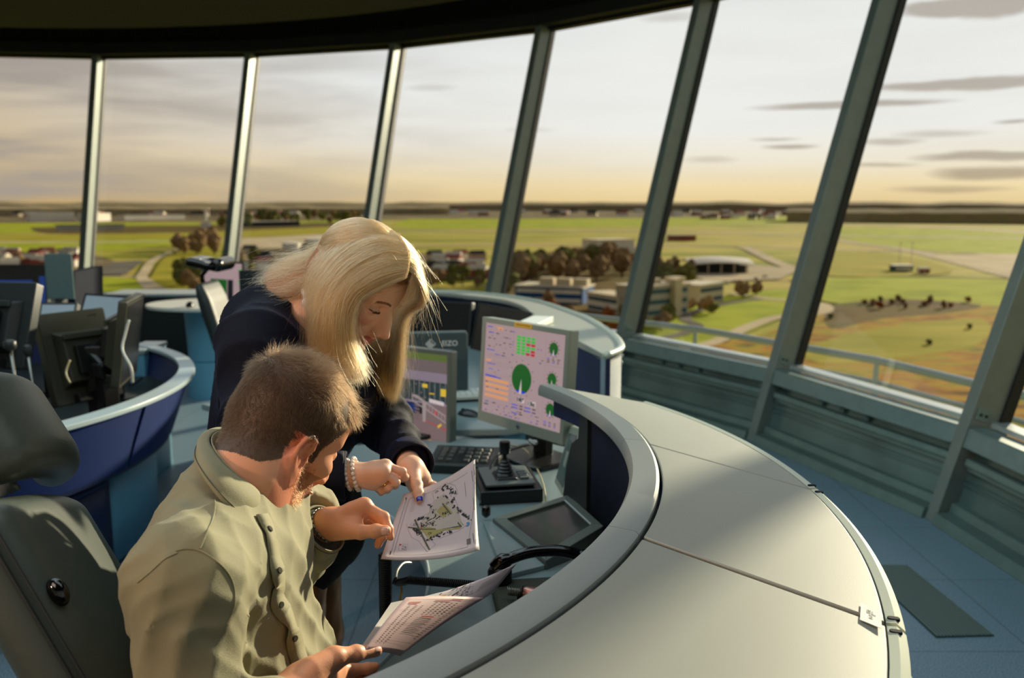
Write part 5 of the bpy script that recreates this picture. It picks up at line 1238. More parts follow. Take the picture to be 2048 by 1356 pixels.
grove(26, ((1010, 600), (1260, 640), (1262, 680), (1100, 660)), ['bare_crown', 'green_crown', 'rust_crown'], .6, 1.0, 'small bare tree in front of the blue and white office buildings', 'trees before the blue building')
grove(22, ((1190, 520), (1300, 520), (1340, 552), (1240, 552)), ['bare_crown'], .9, 1.4, 'bare tree around the white hall by the black window post', 'trees around the white hall')
grove(14, ((1640, 606), (1960, 606), (1960, 618), (1660, 622)), ['bare_crown', 'rust_crown'], .3, .5, 'low scrub on the dark line of heath in the right window', 'scrub on the heath')
for x, y, s_ in ((1857, 692, .28), (1938, 660, .26), (1760, 604, .35), (1660, 640, .35)):
    tree(G(x, y), 'green_crown', s_, {1857: 'dark round bush low in the right window', 1938: 'small dark bush near the right window post', 1760: 'bush on the dark heath line', 1660: 'bush at the road loop'}[x], None)
# ================================================================= people
def skin_mat(name, base):
    m, nt, b = new_mat(name)
    at = nt.nodes.new('ShaderNodeAttribute'); at.attribute_name = 'Col'
    b.inputs['Roughness'].default_value = .46; b.inputs['Specular IOR Level'].default_value = .45
    b.inputs['Subsurface Weight'].default_value = .12; b.inputs['Subsurface Radius'].default_value = (.010, .004, .002); b.inputs['Subsurface Scale'].default_value = 1
    nt.links.new(at.outputs['Color'], b.inputs['Base Color'])
    tc = nt.nodes.new('ShaderNodeTexCoord'); n2 = nt.nodes.new('ShaderNodeTexNoise'); n2.inputs['Scale'].default_value = 420; n2.inputs['Detail'].default_value = 3
    nt.links.new(tc.outputs['Object'], n2.inputs['Vector']); bp = nt.nodes.new('ShaderNodeBump'); bp.inputs['Strength'].default_value = .22; bp.inputs['Distance'].default_value = .001
    nt.links.new(n2.outputs['Fac'], bp.inputs['Height']); nt.links.new(bp.outputs[0], b.inputs['Normal'])
    return m
skin_mat('skin', None)
mat('nail_pale', (226, 176, 156), .25); mat('nail_blue', (24, 44, 190), .15, coat=.6)
mat('shirt_khaki', (138, 134, 102), .75, sheen=.15, noise=.05, nscale=20, bump=.25, bscale=900)
mat('velvet_navy', (8, 13, 30), .75, spec=.2, sheen=.12, noise=.3, nscale=12, bump=.25, bscale=90)
bpy.data.materials['velvet_navy'].node_tree.nodes['Principled BSDF'].inputs['Sheen Tint'].default_value = srgb(70, 90, 160)
mat('cloth_black', (12, 13, 15), .85, spec=.2, bump=.15, bscale=300)
mat('boot_brown', (128, 84, 36), .55, noise=.1, nscale=10)
mat('blouse_white', (216, 206, 200), .7)
mat('pearl', (220, 214, 202), .18, spec=.8, coat=.6); mat('gold', (214, 170, 92), .22, .95)
mat('shirt_button', (70, 70, 60), .8, spec=.1)
def hair_mat(name, rgb, rough=.35, var=.25, tint=0):
    m, nt, b = new_mat(name); nt.nodes.remove(b); o = nt.nodes['Material Output']
    hb = nt.nodes.new('ShaderNodeBsdfHairPrincipled'); hb.model = 'CHIANG'; hb.parametrization = 'COLOR'
    hi = nt.nodes.new('ShaderNodeHairInfo'); mr = nt.nodes.new('ShaderNodeMapRange'); mr.inputs[3].default_value = 1 - var; mr.inputs[4].default_value = 1 + var
    nt.links.new(hi.outputs['Random'], mr.inputs[0])
    mx = nt.nodes.new('ShaderNodeMix'); mx.data_type = 'RGBA'; mx.blend_type = 'MULTIPLY'; mx.inputs['Factor'].default_value = 1; mx.inputs['A'].default_value = srgb(*rgb)
    nt.links.new(mr.outputs[0], mx.inputs['B']); nt.links.new(mx.outputs['Result'], hb.inputs['Color'])
    hb.inputs['Roughness'].default_value = rough; hb.inputs['Radial Roughness'].default_value = .5; hb.inputs['Coat'].default_value = .0
    nt.links.new(hb.outputs[0], o.inputs[0]); return m
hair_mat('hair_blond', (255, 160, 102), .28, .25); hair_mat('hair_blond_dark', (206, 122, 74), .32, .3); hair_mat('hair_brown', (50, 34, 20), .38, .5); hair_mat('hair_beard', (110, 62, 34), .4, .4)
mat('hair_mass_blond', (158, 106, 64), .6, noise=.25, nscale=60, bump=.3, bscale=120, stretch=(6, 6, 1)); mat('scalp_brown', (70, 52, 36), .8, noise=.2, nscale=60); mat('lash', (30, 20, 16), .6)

class Head:
    def __init__(s, F, U, origin, sc=1.0):
        s.F = Vector(F).normalized(); s.U = Vector(U); s.U = (s.U - s.F * s.U.dot(s.F)).normalized(); s.L = s.U.cross(s.F); s.o = Vector(origin); s.k = sc
        s.ax = (s.F, s.L, s.U)
    def w(s, x, y, z): return s.o + (s.F * x + s.L * y + s.U * z) * s.k
    def loc(s, P_):  # numpy world -> local
        q = (P_ - np.array(s.o)) / s.k; return np.stack([q @ np.array(s.F), q @ np.array(s.L), q @ np.array(s.U)], -1)
def head_sdf(S, H, fem, ears=(1, -1)):
    k = H.k; W = H.w
    def ell(c, r, kk=.012, op='add', ax=None): S.ell(W(*c), [a * k for a in r], ax or H.ax, kk, op)
    def cap(a, b_, r1, r2=None, kk=.01, op='add'): S.cap(W(*a), W(*b_), r1 * k, (r2 if r2 is not None else r1) * k, kk, op)
    wj = .9 if fem else 1.0
    ell((-.010, 0, .034), (.092, .074, .080), .02)
    ell((-.03, 0, -.005), (.066, .064, .06), .02)
    ell((.040, 0, .030), (.052, .060, .055), .02)          # forehead
    ell((.035, 0, -.025), (.052, .058 * wj, .062), .02)    # mid face
    ell((.040, 0, -.070), (.048, .044 * wj, .036), .018)   # mouth barrel
    for y in (1, -1):
        cap((-.002, .052 * y * wj, -.045), (.052, .020 * y, -.096), .0165, .0145, .02)
        ell((.056, .042 * y * wj, -.026), (.026, .020, .020), .014)
        cap((.082, .012 * y, .018), (.066, .046 * y, .016), .0075 if fem else .010, .006, .012)
        ell((.090, .033 * y, -.002), (.018, .019, .013), .012, 'sub')
        ell((.0695, .032 * y, -.003), (.0145, .0155, .0135), .004)    # lid over the eyeball
        cap((.0835, .020 * y, -.0035), (.080, .046 * y, -.0045), .0014, .001, .002, 'sub')   # lash crease
        cap((.081, .019 * y, .007), (.076, .046 * y, .0065), .0014, .0014, .003, 'sub')       # upper fold
        ell((.101, .0115 * y, -.0475), (.010, .0065, .0065), .005)
        ell((.103, .0065 * y, -.0535), (.005, .003, .003), .002, 'sub')
    ell((.078, 0, -.100), (.018, .018 if fem else .022, .015), .014)       # chin
    nz_ = 0 if fem else -.005
    cap((.087, 0, .010), (.112 + nz_, 0, -.036), .0062, .0080, .009); ell((.1145 + nz_, 0, -.0425), (.0100, .0095, .0088), .006)
    ell((.086, 0, -.030), (.026, .0150, .028), .010)
    cap((.105, 0, -.052), (.097, 0, -.062), .0045, .005, .006)
    lw = .0225 if fem else .024
    ell((.0895, 0, -.0705), (.0105, lw, .0048), .005); ell((.0880, 0, -.0805), (.0105, lw * .85, .0056), .005)
    cap((.0985, -.018, -.0755), (.1005, 0, -.0752), .0012, .0014, .0015, 'sub'); cap((.0985, .018, -.0755), (.1005, 0, -.0752), .0012, .0014, .0015, 'sub')
    ell((.094, 0, -.0895), (.006, .012, .004), .006, 'sub')
    for y in ears:
        o_ = H.L * y; tt = math.radians(24 if fem else 4); ea = H.F * math.cos(tt) - o_ * math.sin(tt); ea = (ea - H.U * .0).normalized(); eu = (H.U * .98 - H.F * .18); eu = (eu - ea * eu.dot(ea)).normalized(); en = eu.cross(ea) * 1.0
        en = en if en.dot(o_) > 0 else -en
        E0 = W(-.002, .0735 * y, -.020)
        def ep(a_, b_, n_=0): return E0 + (ea * a_ + eu * b_ + en * n_) * k
        S.ell(ep(-.005, .003, .0005), [q * k for q in (.0135, .0275, .0035)], (ea, eu, en), .006)
        hx = [(.006, .000, .001), (.010, .014, .002), (.006, .026, .004), (-.005, .0305, .006), (-.0155, .024, .007), (-.0195, .010, .007), (-.0175, -.005, .006), (-.011, -.018, .004), (-.004, -.027, .003)]
        for p_, q_ in zip(hx[:-1], hx[1:]): S.cap(ep(*p_), ep(*q_), .0036 * k, .0036 * k, .002)
        ah = [(-.001, .020, .003), (-.009, .013, .005), (-.011, .001, .005), (-.006, -.011, .004)]
        for p_, q_ in zip(ah[:-1], ah[1:]): S.cap(ep(*p_), ep(*q_), .0027 * k, .0027 * k, .0025)
        S.ell(ep(-.002, -.026, .002), [q * k for q in (.0085, .0090, .0042)], (ea, eu, en), .005); S.ell(ep(.007, -.006, .003), [q * k for q in (.004, .006, .004)], (ea, eu, en), .003)
        S.ell(ep(.001, -.002, .004), [q * k for q in (.006, .009, .005)], (ea, eu, en), .002, 'sub')
def P3(t): return P(t[0], t[1], Y=t[2])
def hand(S, wrist, fore, mcps, fingers, thumb, rw=.024, rf=.0085, palm_r=.0115, fr=None, off=0):
    """wrist point, forearm start, knuckle points, finger chains, thumb chain (all world vectors)"""
    S.cap(fore, wrist, fr or rw * 1.15, rw, .01)
    for i, m_ in enumerate(mcps):
        S.cap(wrist.lerp(m_, .08), m_, rw * .72, palm_r, .014)
        if i: S.cap(mcps[i - 1].lerp(wrist, .3), m_.lerp(wrist, .3), palm_r, palm_r, .012); S.cap(mcps[i - 1].lerp(wrist, .06), m_.lerp(wrist, .06), palm_r * .92, palm_r * .92, .009)
    for j, ch in enumerate(fingers):
        f = rf * (1.0, 1.04, .98, .86)[j % 4]; pts = [mcps[j]] + ch; n = len(pts)
        S.ell(mcps[j], (f * 1.22,) * 3, None, .008)
        for i in range(n - 1):
            r1, r2 = f * (1.08 - .1 * i), f * (1.08 - .1 * (i + 1)) * (.92 if i == n - 2 else 1)
            S.cap(pts[i], pts[i + 1], r1, r2, .0018 if i else .0035)
            if 0 < i: S.ell(pts[i], (r1 * 1.10,) * 3, None, .003)
    n = len(thumb)
    for i in range(n - 1):
        r = (rf * 1.75, rf * 1.30, rf * 1.18, rf * .98); S.cap(thumb[i], thumb[i + 1], r[i], r[i + 1], .012 if i == 0 else .003)
        if i: S.ell(thumb[i], (r[i] * 1.08,) * 3, None, .004)
def nail(name, p, d, nrm, w, l, m_, parent):
    d = d.normalized(); nrm = (nrm - d * nrm.dot(d)).normalized(); s = d.cross(nrm)
    mb = MB(); mb.grid(lambda u, v: p + d * (l * (u - .5)) + s * (w * math.sin((v - .5) * 2.2) / .9 * (1 - .25 * (2 * u - 1) ** 4)) + nrm * (w * (math.cos((v - .5) * 2.2) - 1) * .9 - .0006 * (2 * u - 1) ** 2), 6, 8, .0006)
    return mb.build(name, m_, parent, smooth=True)
def fbm(x, y, z, f, seed=0):
    r_ = np.random.default_rng(seed); o = 0
    for i in range(5):
        k = r_.normal(size=3); k /= np.linalg.norm(k); ff = f * (1.5 ** i); ph = r_.uniform(0, 6)
        o = o + np.sin((x * k[0] + y * k[1] + z * k[2]) * ff + ph + 1.3 * np.sin((x * k[1] - y * k[2] + z * k[0]) * ff * .7 + ph * 2)) / (1.4 ** i)
    return o / 2.2
def folds(x, y, z, d, f, seed):
    """sharp creases running along direction d"""
    d = np.array(d, float); d /= np.linalg.norm(d); a = np.cross(d, [0.3, .2, .93]); a /= np.linalg.norm(a); b_ = np.cross(d, a)
    u = x * a[0] + y * a[1] + z * a[2]; v = x * b_[0] + y * b_[1] + z * b_[2]; w_ = x * d[0] + y * d[1] + z * d[2]
    n = np.sin(f * (u + .35 * v) + 2.2 * np.sin(w_ * f * .22 + seed) + 1.4 * np.sin(v * f * .45 + seed * 2))
    return 1 - np.abs(n) ** .7

# ---------------------------------------------------------------- seated man
MF = V(.57, .62, -.56); MU = V(.40, .20, .88)
Hm = Head(MF, MU, (0, 0, 0), 1.0)
Hm.o = P(590, 812, Y=1.35) - (Hm.F * -.008 + Hm.U * .036)
man = None
skc = np.array(srgb(224, 160, 122)[:3]); red = np.array(srgb(214, 120, 96)[:3]); brown = np.array(srgb(84, 62, 42)[:3])
def man_hairline(q):
    x, y, z = q[:, 0], q[:, 1], q[:, 2]
    # hair above a line: high on forehead, dips behind the ear to the nape
    line = np.where(x > .06, .050 + (x - .06) * .5, np.where(x > .032, .002 + (x - .032) * 1.7, np.where(x > -.03, -.004, -.012)))
    line = np.where(x < -.03, -.035 + (x + .03) * .55, line)
    line = np.where((x > .014) & (x < .032), np.minimum(line, -.026), line)
    return z - line
S = SDF([Hm.o[i] - (.17, .17, .19)[i] for i in range(3)], [Hm.o[i] + (.15, .15, .14)[i] for i in range(3)], .0021)
head_sdf(S, Hm, False)
mneck = P(492, 955, Y=1.27)
S.cap(Hm.w(-.022, 0, -.045), mneck, .050, .052, .03); S.cap(mneck, mneck + V(.01, 0, -.07), .050, .045, .05); S.cap(Hm.w(.01, 0, -.06), mneck + V(.0, 0, -.05), .036, .042, .04)
v1, f1 = S.mesh()
# left hand over the map
wl = P(652, 1050, Y=1.40); fl = P(575, 1105, Y=1.43)
mc_l = [P(729, 1012, Y=1.405), P(733, 1018, Y=1.435), P(728, 1030, Y=1.46), P(720, 1043, Y=1.475)]
fg_l = [[P(768, 1034, Y=1.395), P(777, 1058, Y=1.385), P(781, 1074, Y=1.38)], [P(766, 1046, Y=1.42), P(764, 1072, Y=1.41), P(756, 1090, Y=1.405)], [P(760, 1052, Y=1.455), P(748, 1068, Y=1.45), P(738, 1060, Y=1.445)], [P(750, 1058, Y=1.475), P(738, 1068, Y=1.47), P(730, 1062, Y=1.465)]]
th_l = [P(676, 1062, Y=1.38), P(722, 1064, Y=1.362), P(752, 1062, Y=1.358), P(772, 1061, Y=1.358)]
S = SDF([min(p[i] for p in [wl, fl] + mc_l + th_l) - .05 for i in range(3)], [max(p[i] for p in [wl, fl] + mc_l + th_l + [c for f in fg_l for c in f]) + .04 for i in range(3)], .0018)
hand(S, wl, fl, mc_l, fg_l, th_l, .0260, .0086, .0135, .032)
S.cap(wl.lerp(P(700, 1052, Y=1.39), .2), P(708, 1052, Y=1.385), .022, .015, .012)
v2, f2 = S.mesh()
# right hand holding the papers at the bottom edge
wr = P(600, 1372, Y=1.08); fr_ = P(520, 1440, Y=1.02)
mc_r = [P(668, 1338, Y=1.16), P(672, 1352, Y=1.17), P(670, 1368, Y=1.17), P(664, 1384, Y=1.16)]
fg_r = [[P(708, 1340, Y=1.19), P(734, 1337, Y=1.2), P(750, 1333, Y=1.205)], [P(712, 1356, Y=1.2), P(735, 1352, Y=1.21), P(748, 1346, Y=1.21)], [P(710, 1370, Y=1.19), P(730, 1366, Y=1.2), P(742, 1360, Y=1.2)], [P(700, 1384, Y=1.18), P(718, 1380, Y=1.18), P(728, 1374, Y=1.18)]]
th_r = [P(628, 1338, Y=1.09), P(672, 1314, Y=1.115), P(712, 1307, Y=1.135), P(752, 1301, Y=1.16)]
S = SDF([min(p[i] for p in [wr, fr_] + mc_r + th_r) - .05 for i in range(3)], [max(p[i] for p in [wr, fr_] + mc_r + th_r + [c for f in fg_r for c in f]) + .04 for i in range(3)], .0022)
hand(S, wr, fr_, mc_r, fg_r, th_r, .028, .0090, .015, .033); S.cap(wr, P(660, 1322, Y=1.12), .022, .016, .015)
v3, f3 = S.mesh()
# hidden trunk, arms and legs so the figure is whole
Sr, Sl = P(376, 1160, Y=1.07), P(585, 1045, Y=1.45)
Er, El = V(-.385, .98, .80), P(520, 1190, Y=1.47)
hip = V(-.43, 1.22, .58)
S = SDF((-1.0, .7, .0), (.45, 1.9, 1.35), .011)
chest = (Sr + Sl) / 2 + V(.01, 0, -.12)
S.ell(chest + V(-.05, 0, 0), (.07, .14, .15), None, .03); S.ell(hip + V(-.02, 0, -.02), (.10, .14, .10), None, .04); S.cap(chest + V(-.05, 0, 0), hip, .07, .09, .03); S.cap(mneck, chest + V(-.05, 0, .1), .045, .06, .02)
for sh, e, wst in ((Sr, Er, fr_), (Sl, El, fl)): S.cap(sh, e, .045, .038, .03); S.cap(e, wst, .036, .028, .02)
kn_r, kn_l = V(-.06, 1.16, .54), V(-.02, 1.42, .56)
for sgn, kn in ((-1, kn_r), (1, kn_l)):
    S.cap(hip + V(0, .09 * sgn, 0), kn, .075, .05, .04); S.cap(kn, V(kn.x - .14, kn.y, .10), .045, .035, .02); S.cap(V(kn.x - .16, kn.y, .06), V(kn.x - .01, kn.y, .04), .035, .03, .02)
v4, f4 = S.mesh()
v4 = v4
def man_col(vs):
    q = Hm.loc(vs); c = np.tile(skc, (len(vs), 1)); near = (np.abs(q).max(1) < .2) & (np.arange(len(vs)) < len(v1))
    hl = man_hairline(q) > 0; top = near & hl & (np.linalg.norm((q - [-.01, 0, .03]) / [.1, .085, .095], axis=1) < 1.42)
    c[top] = brown
    ear = near & (np.abs(q[:, 1]) > .070) & (np.abs(q[:, 0] + .006) < .028) & (q[:, 2] < .008); c[ear] = skc * .5 + red * .5
    bd = near & (q[:, 2] < -.04) & (q[:, 2] > -.125) & (q[:, 0] > .015) & ~((q[:, 2] > -.085) & (np.abs(q[:, 1]) < .03) & (q[:, 0] > .08)); c[bd] = c[bd] * .35 + np.array(srgb(130, 80, 50)[:3]) * .65
    lips = near & (np.abs(q[:, 2] + .0755) < .008) & (np.abs(q[:, 1]) < .022) & (q[:, 0] > .088); c[lips] = red * .9
    n = fbm(vs[:, 0], vs[:, 1], vs[:, 2], 60, 3)[:, None]; c = c * (1 + .05 * n)
    return np.concatenate([np.clip(c, 0, 1), np.ones((len(vs), 1))], 1)
man = np_object('person', [(v1, f1, 0), (v2, f2, 0), (v3, f3, 0), (v4, f4, 0)], [M('skin')], None, man_col, 1)
tag(man, 'seated man with short brown hair and beard in khaki shirt, seen from behind', 'person')
# shirt
def build_shirt():
    S = SDF((-.80, .75, .42), (-.02, 1.78, 1.30), .0048)
    back = P(395, 1010, Y=1.22)
    S.ell(chest + V(-.035, -.02, .02), (.115, .18, .18), None, .05)
    S.ell(chest + V(-.02, .0, -.13), (.145, .18, .16), None, .06)
    S.ell(hip + V(0, 0, .08), (.155, .19, .16), None, .06)
    S.cap(Sr, Sl, .068, .066, .05)
    S.cap(mneck + V(-.03, -.02, -.03), Sr, .058, .066, .05); S.cap(mneck + V(.0, .02, -.035), Sl, .058, .06, .05)
    S.cap(P(435, 985, Y=1.28), P(380, 1090, Y=1.2), .05, .05, .05)
    # sleeves
    S.cap(Sr, Sr.lerp(Er, .5), .068, .064, .03); S.cap(Sr.lerp(Er, .5), Er, .064, .056, .02); S.cap(Er, wr.lerp(fr_, .7), .054, .042, .03)
    S.cap(Sl, El, .06, .052, .03); cl0 = P(608, 1092, Y=1.425); cl1 = P(650, 1062, Y=1.40)
    S.cap(El, cl0, .05, .044, .025); S.cap(cl0, cl1, .042, .038, .008)
    ax = (cl1 - cl0).normalized()
    # open front skirt of the shirt
    ax_n = (wr - fr_).normalized()
    S.half(P(663, 1051, Y=1.397) , tuple(ax), .003) if False else None
    def df(x, y, z):
        d = .0062 * folds(x, y, z, (.5, .1, -.55), 44, 1.3) * np.clip((1.16 - z) * 5, .25, 1) + .0035 * folds(x, y, z, (.2, -.3, -.9), 60, 2.6) + .006 * np.clip((.0 - x - .42) * 9, 0, 1) * folds(x, y, z, (.35, -.8, .1), 70, 4.1)
        d += .004 * fbm(x, y, z, 26, 5)
        # armhole creases near the right shoulder
        dr = np.sqrt((x - Sr.x) ** 2 + (y - Sr.y) ** 2 + (z - Sr.z) ** 2)
        d += .004 * np.exp(-((dr - .10) / .025) ** 2) * folds(x, y, z, (.3, .8, -.3), 90, .4)
        # elbow / forearm bunching on the left sleeve
        tl = (x - El.x) * ax.x + (y - El.y) * ax.y + (z - El.z) * ax.z
        ml = np.clip((x + .44) * 14, 0, 1) * np.clip((y - 1.34) * 14, 0, 1) * (z < 1.06)
        d += ml * .006 * np.abs(np.sin(tl * 75 + 2 * fbm(x, y, z, 22, 8)))
        return -(d - .004)
    S.disp(df, .02)
    # hollow ends: neck opening, cuffs
    S.cap(Hm.w(-.030, 0, -.10), mneck + V(0, 0, -.02), .056, .054, .006, 'sub')
    S.cap(wl, wl.lerp(fl, .45), .0315, .0325, .004, 'sub')
    n = (wl - fl).normalized(); 
    S.cap(wl + n * .045, wl + n * .018, .06, .055, .004, 'sub')
    v, f = S.mesh(); return v, f
v, f = build_shirt()
shirt = np_object('shirt', [(v, f, 0)], [M('shirt_khaki')], man, None, 1)
# collar: stand and fold-over leaf around the neck
def ring_frame(axis_a, axis_b):
    z_ = (axis_a - axis_b).normalized(); x_ = V(1, 0, 0); x_ = (x_ - z_ * x_.dot(z_)).normalized(); return x_, z_.cross(x_), z_
CF = [(540, 1016, 1.25), (527, 994, 1.225), (509, 973, 1.205), (479, 954, 1.195), (449, 928, 1.205), (426, 898, 1.235), (419, 878, 1.28), (430, 864, 1.33), (455, 861, 1.365), (490, 885, 1.39), (525, 930, 1.40), (552, 985, 1.385)]
CE = [(496, 1046, 1.165), (480, 1034, 1.15), (462, 1020, 1.14), (432, 988, 1.14), (403, 950, 1.16), (387, 916, 1.21), (396, 888, 1.28), (418, 870, 1.345), (450, 870, 1.39), (490, 898, 1.42), (530, 950, 1.43), (560, 1006, 1.40)]
cfp = catmull([P3(p) for p in CF], 6); cep = catmull([P3(p) for p in CE], 6); nC = len(cfp) - 1
ccen = sum(cfp, V(0, 0, 0)) / len(cfp)
def on(pl, u): x = u * nC; i = min(int(x), nC - 1); return pl[i].lerp(pl[i + 1], x - i)
def leaf(u, v):
    a, b_ = on(cfp, u), on(cep, u); out = (a - ccen); out.z = 0; out.normalize()
    return a.lerp(b_, v) + out * (.007 * math.sin(PI * min(v * 1.15, 1))) + V(0, 0, .006 * math.sin(PI * v))
mb = MB(); mb.grid(leaf, 66, 10, .0022); co = mb.build('collar', M('shirt_khaki'), man, smooth=True)
def stand(u, v):
    a = on(cfp, u); out = (a - ccen); out.z = 0; out.normalize(); return a - out * (.002 + .004 * v) + V(0, 0, -.045 * v) + V(.0, 0, 0)
mb = MB(); mb.grid(stand, 60, 5, .0018); mb.build('collar_stand', M('shirt_khaki'), co, smooth=True)
for vv in (.90,):
    st = [leaf(u, vv) + ((leaf(u, vv) - ccen).normalized() + V(0, 0, .3)) * .0009 for u in np.linspace(.01, .7, 80)]
    mb = MB(); mb.tube(st, .00055, 4); mb.build('stitching', M('shirt_button'), co)
# front placket, buttons, yoke and shoulder seams follow the shirt surface by ray casting
from mathutils.bvhtree import BVHTree
def bvh_of(o):
    me = o.data; mw = np.array(chain_matrix(o)); vs = np.empty(len(me.vertices) * 3, 'f'); me.vertices.foreach_get('co', vs); vs = vs.reshape(-1, 3) @ mw[:3, :3].T + mw[:3, 3]
    return BVHTree.FromPolygons([tuple(p) for p in vs.tolist()], [tuple(p.vertices) for p in me.polygons])
tree_s = bvh_of(shirt)
def on_surface(tree_, px, py, push=0.0):
    o = V(0, 0, EYE); d = (P(px, py, Y=1) - o).normalized(); h = tree_.ray_cast(o, d)
    if h[0] is None: return None, None
    n = h[1]; n = n if n.dot(d) < 0 else -n
    return h[0] + n * push, n
def seam(tree_, pix, r, m_, parent, name='seam', push=.0004):
    pts = []
    for q in catmull([V(a, b_, 0) for a, b_ in pix], 10):
        p, n = on_surface(tree_, q.x, q.y, push)
        if p is not None and (not pts or (p - pts[-1]).length < .03): pts.append(p)
    if len(pts) > 3: mb = MB(); mb.tube(pts, r, 5); return mb.build(name, m_, parent, smooth=True)
for pix in ([(352, 1102), (372, 1098), (400, 1102), (430, 1120), (455, 1145), (468, 1175), (468, 1215), (455, 1250)], [(430, 1000), (428, 1030), (415, 1062), (400, 1098)], [(355, 1106), (330, 1118), (300, 1145), (275, 1165)]):
    seam(tree_s, pix, .0011, M('shirt_khaki'), shirt)
# placket strip
pk = [(528, 1030), (545, 1075), (556, 1120), (562, 1165), (560, 1200), (580, 1235), (592, 1275), (604, 1320), (612, 1356)]
cs = []
for q in catmull([V(a, b_, 0) for a, b_ in pk], 8):
    p, n = on_surface(tree_s, q.x - 8, q.y, .002)
    if p is not None and (not cs or (p - cs[-1][0]).length < .05): cs.append((p, n))
if len(cs) > 4:
    mb = MB(); rings = []
    for k, (p, n) in enumerate(cs):
        t = (cs[min(k + 1, len(cs) - 1)][0] - cs[max(k - 1, 0)][0]).normalized(); s_ = t.cross(n).normalized(); wob = .0012 * math.sin(k * .33)
        rings.append([p - s_ * .014 + n * wob, p + s_ * .014 + n * (wob + .001), p + s_ * .014 + n * (wob + .0032), p - s_ * .014 + n * (wob + .0022)])
    mb.loft(rings); pl = mb.build('placket', M('shirt_khaki'), shirt, smooth=True)
    for k in range(6, len(cs), 14):
        p, n = cs[k]; x_ = n.cross(V(0, 0, 1)).normalized(); mb = MB(); mb.lathe(p + n * .004, [(.0045, 0), (.0048, .001), (.004, .002)], 12, (x_, n.cross(x_), n)); mb.build('button', M('shirt_button'), pl)
# cuff with bracelet watch
n = (wl - fl).normalized(); x_ = n.cross(V(0, 0, 1)).normalized(); y_ = n.cross(x_)
cc = P(655, 1053, Y=1.40) - n * .004
mb = MB(); mb.lathe(cc - n * .042, [(.0435, 0), (.0435, .038), (.042, .041), (.0395, .0405), (.0395, .0)], 40, (x_, y_, n)); cf = mb.build('cuff', M('shirt_khaki'), shirt, smooth=True)
mb = MB(); mb.lathe(cc - n * .006, [(.0441, 0), (.0441, .0008)], 40, (x_, y_, n)); mb.build('stitching', M('shirt_button'), cf)
wt_ = thing('bracelet', 'silver link bracelet just showing at the man\'s left shirt cuff', 'bracelet', tuple(cc))
for k in range(22):
    a = 2 * PI * k / 22; p = wl - n * .001 + x_ * math.cos(a) * .0295 + y_ * math.sin(a) * .0295; mb = MB(); mb.box(p, (.0032, .0012, .0036), (x_ * -math.sin(a) + y_ * math.cos(a), x_ * math.cos(a) + y_ * math.sin(a), n)); mb.build('link', M('steel'), wt_, bevel=.0008)
# lumbar knob of the leather chair, seated on the pad where the photo shows it
bp_ = next(o for o in bpy.data.objects if o.name.startswith('backrest') and o.parent is lc); kp_, kn_ = on_surface(bvh_of(bp_), 112, 1187, .004)
if kp_ is not None:
    a1 = kn_.cross(up).normalized(); a2 = kn_.cross(a1); S = SDF([kp_[k] - .05 for k in range(3)], [kp_[k] + .05 for k in range(3)], .0025); S.ell(kp_, (.011, .020, .013), (a1, a2, kn_)); v, f = S.mesh(); np_object('lumbar_knob', [(v, f, 0)], [M('gloss_black')], lc)
# trousers
S = SDF((-.75, .9, .0), (.28, 1.75, .80), .009)
S.ell(hip + V(0, 0, -.02), (.15, .19, .12), None, .05)
for sgn, kn in ((-1, kn_r), (1, kn_l)): S.cap(hip + V(0, .09 * sgn, 0), kn, .095, .068, .04); S.cap(kn, V(kn.x - .14, kn.y, .12), .066, .058, .03)
S.disp(lambda x, y, z: -.006 * folds(x, y, z, (.3, .9, .2), 40, 1), .02)
v, f = S.mesh(); np_object('trousers', [(v, f, 0)], [M('cloth_black')], man, None, 2)
S = SDF((-.35, 1.0, -.01), (.2, 1.6, .15), .006)
for kn in (kn_r, kn_l): S.cap(V(kn.x - .17, kn.y, .045), V(kn.x + .01, kn.y, .038), .045, .036, .02); S.half((0, 0, .0), (0, 0, -1))
v, f = S.mesh(); np_object('shoes', [(v, f, 0)], [M('gloss_black')], man)
# nails of the visible thumbs
nail('thumbnail', th_l[3].lerp(th_l[2], .12) + V(.0, -.0088, .002), th_l[3] - th_l[2], V(-.1, -1, .25), .0062, .013, M('nail_pale'), man)
nail('thumbnail', th_r[3].lerp(th_r[2], .05) + V(.003, -.004, .0075), th_r[3] - th_r[2], V(.25, -.35, .9), .0065, .013, M('nail_pale'), man)
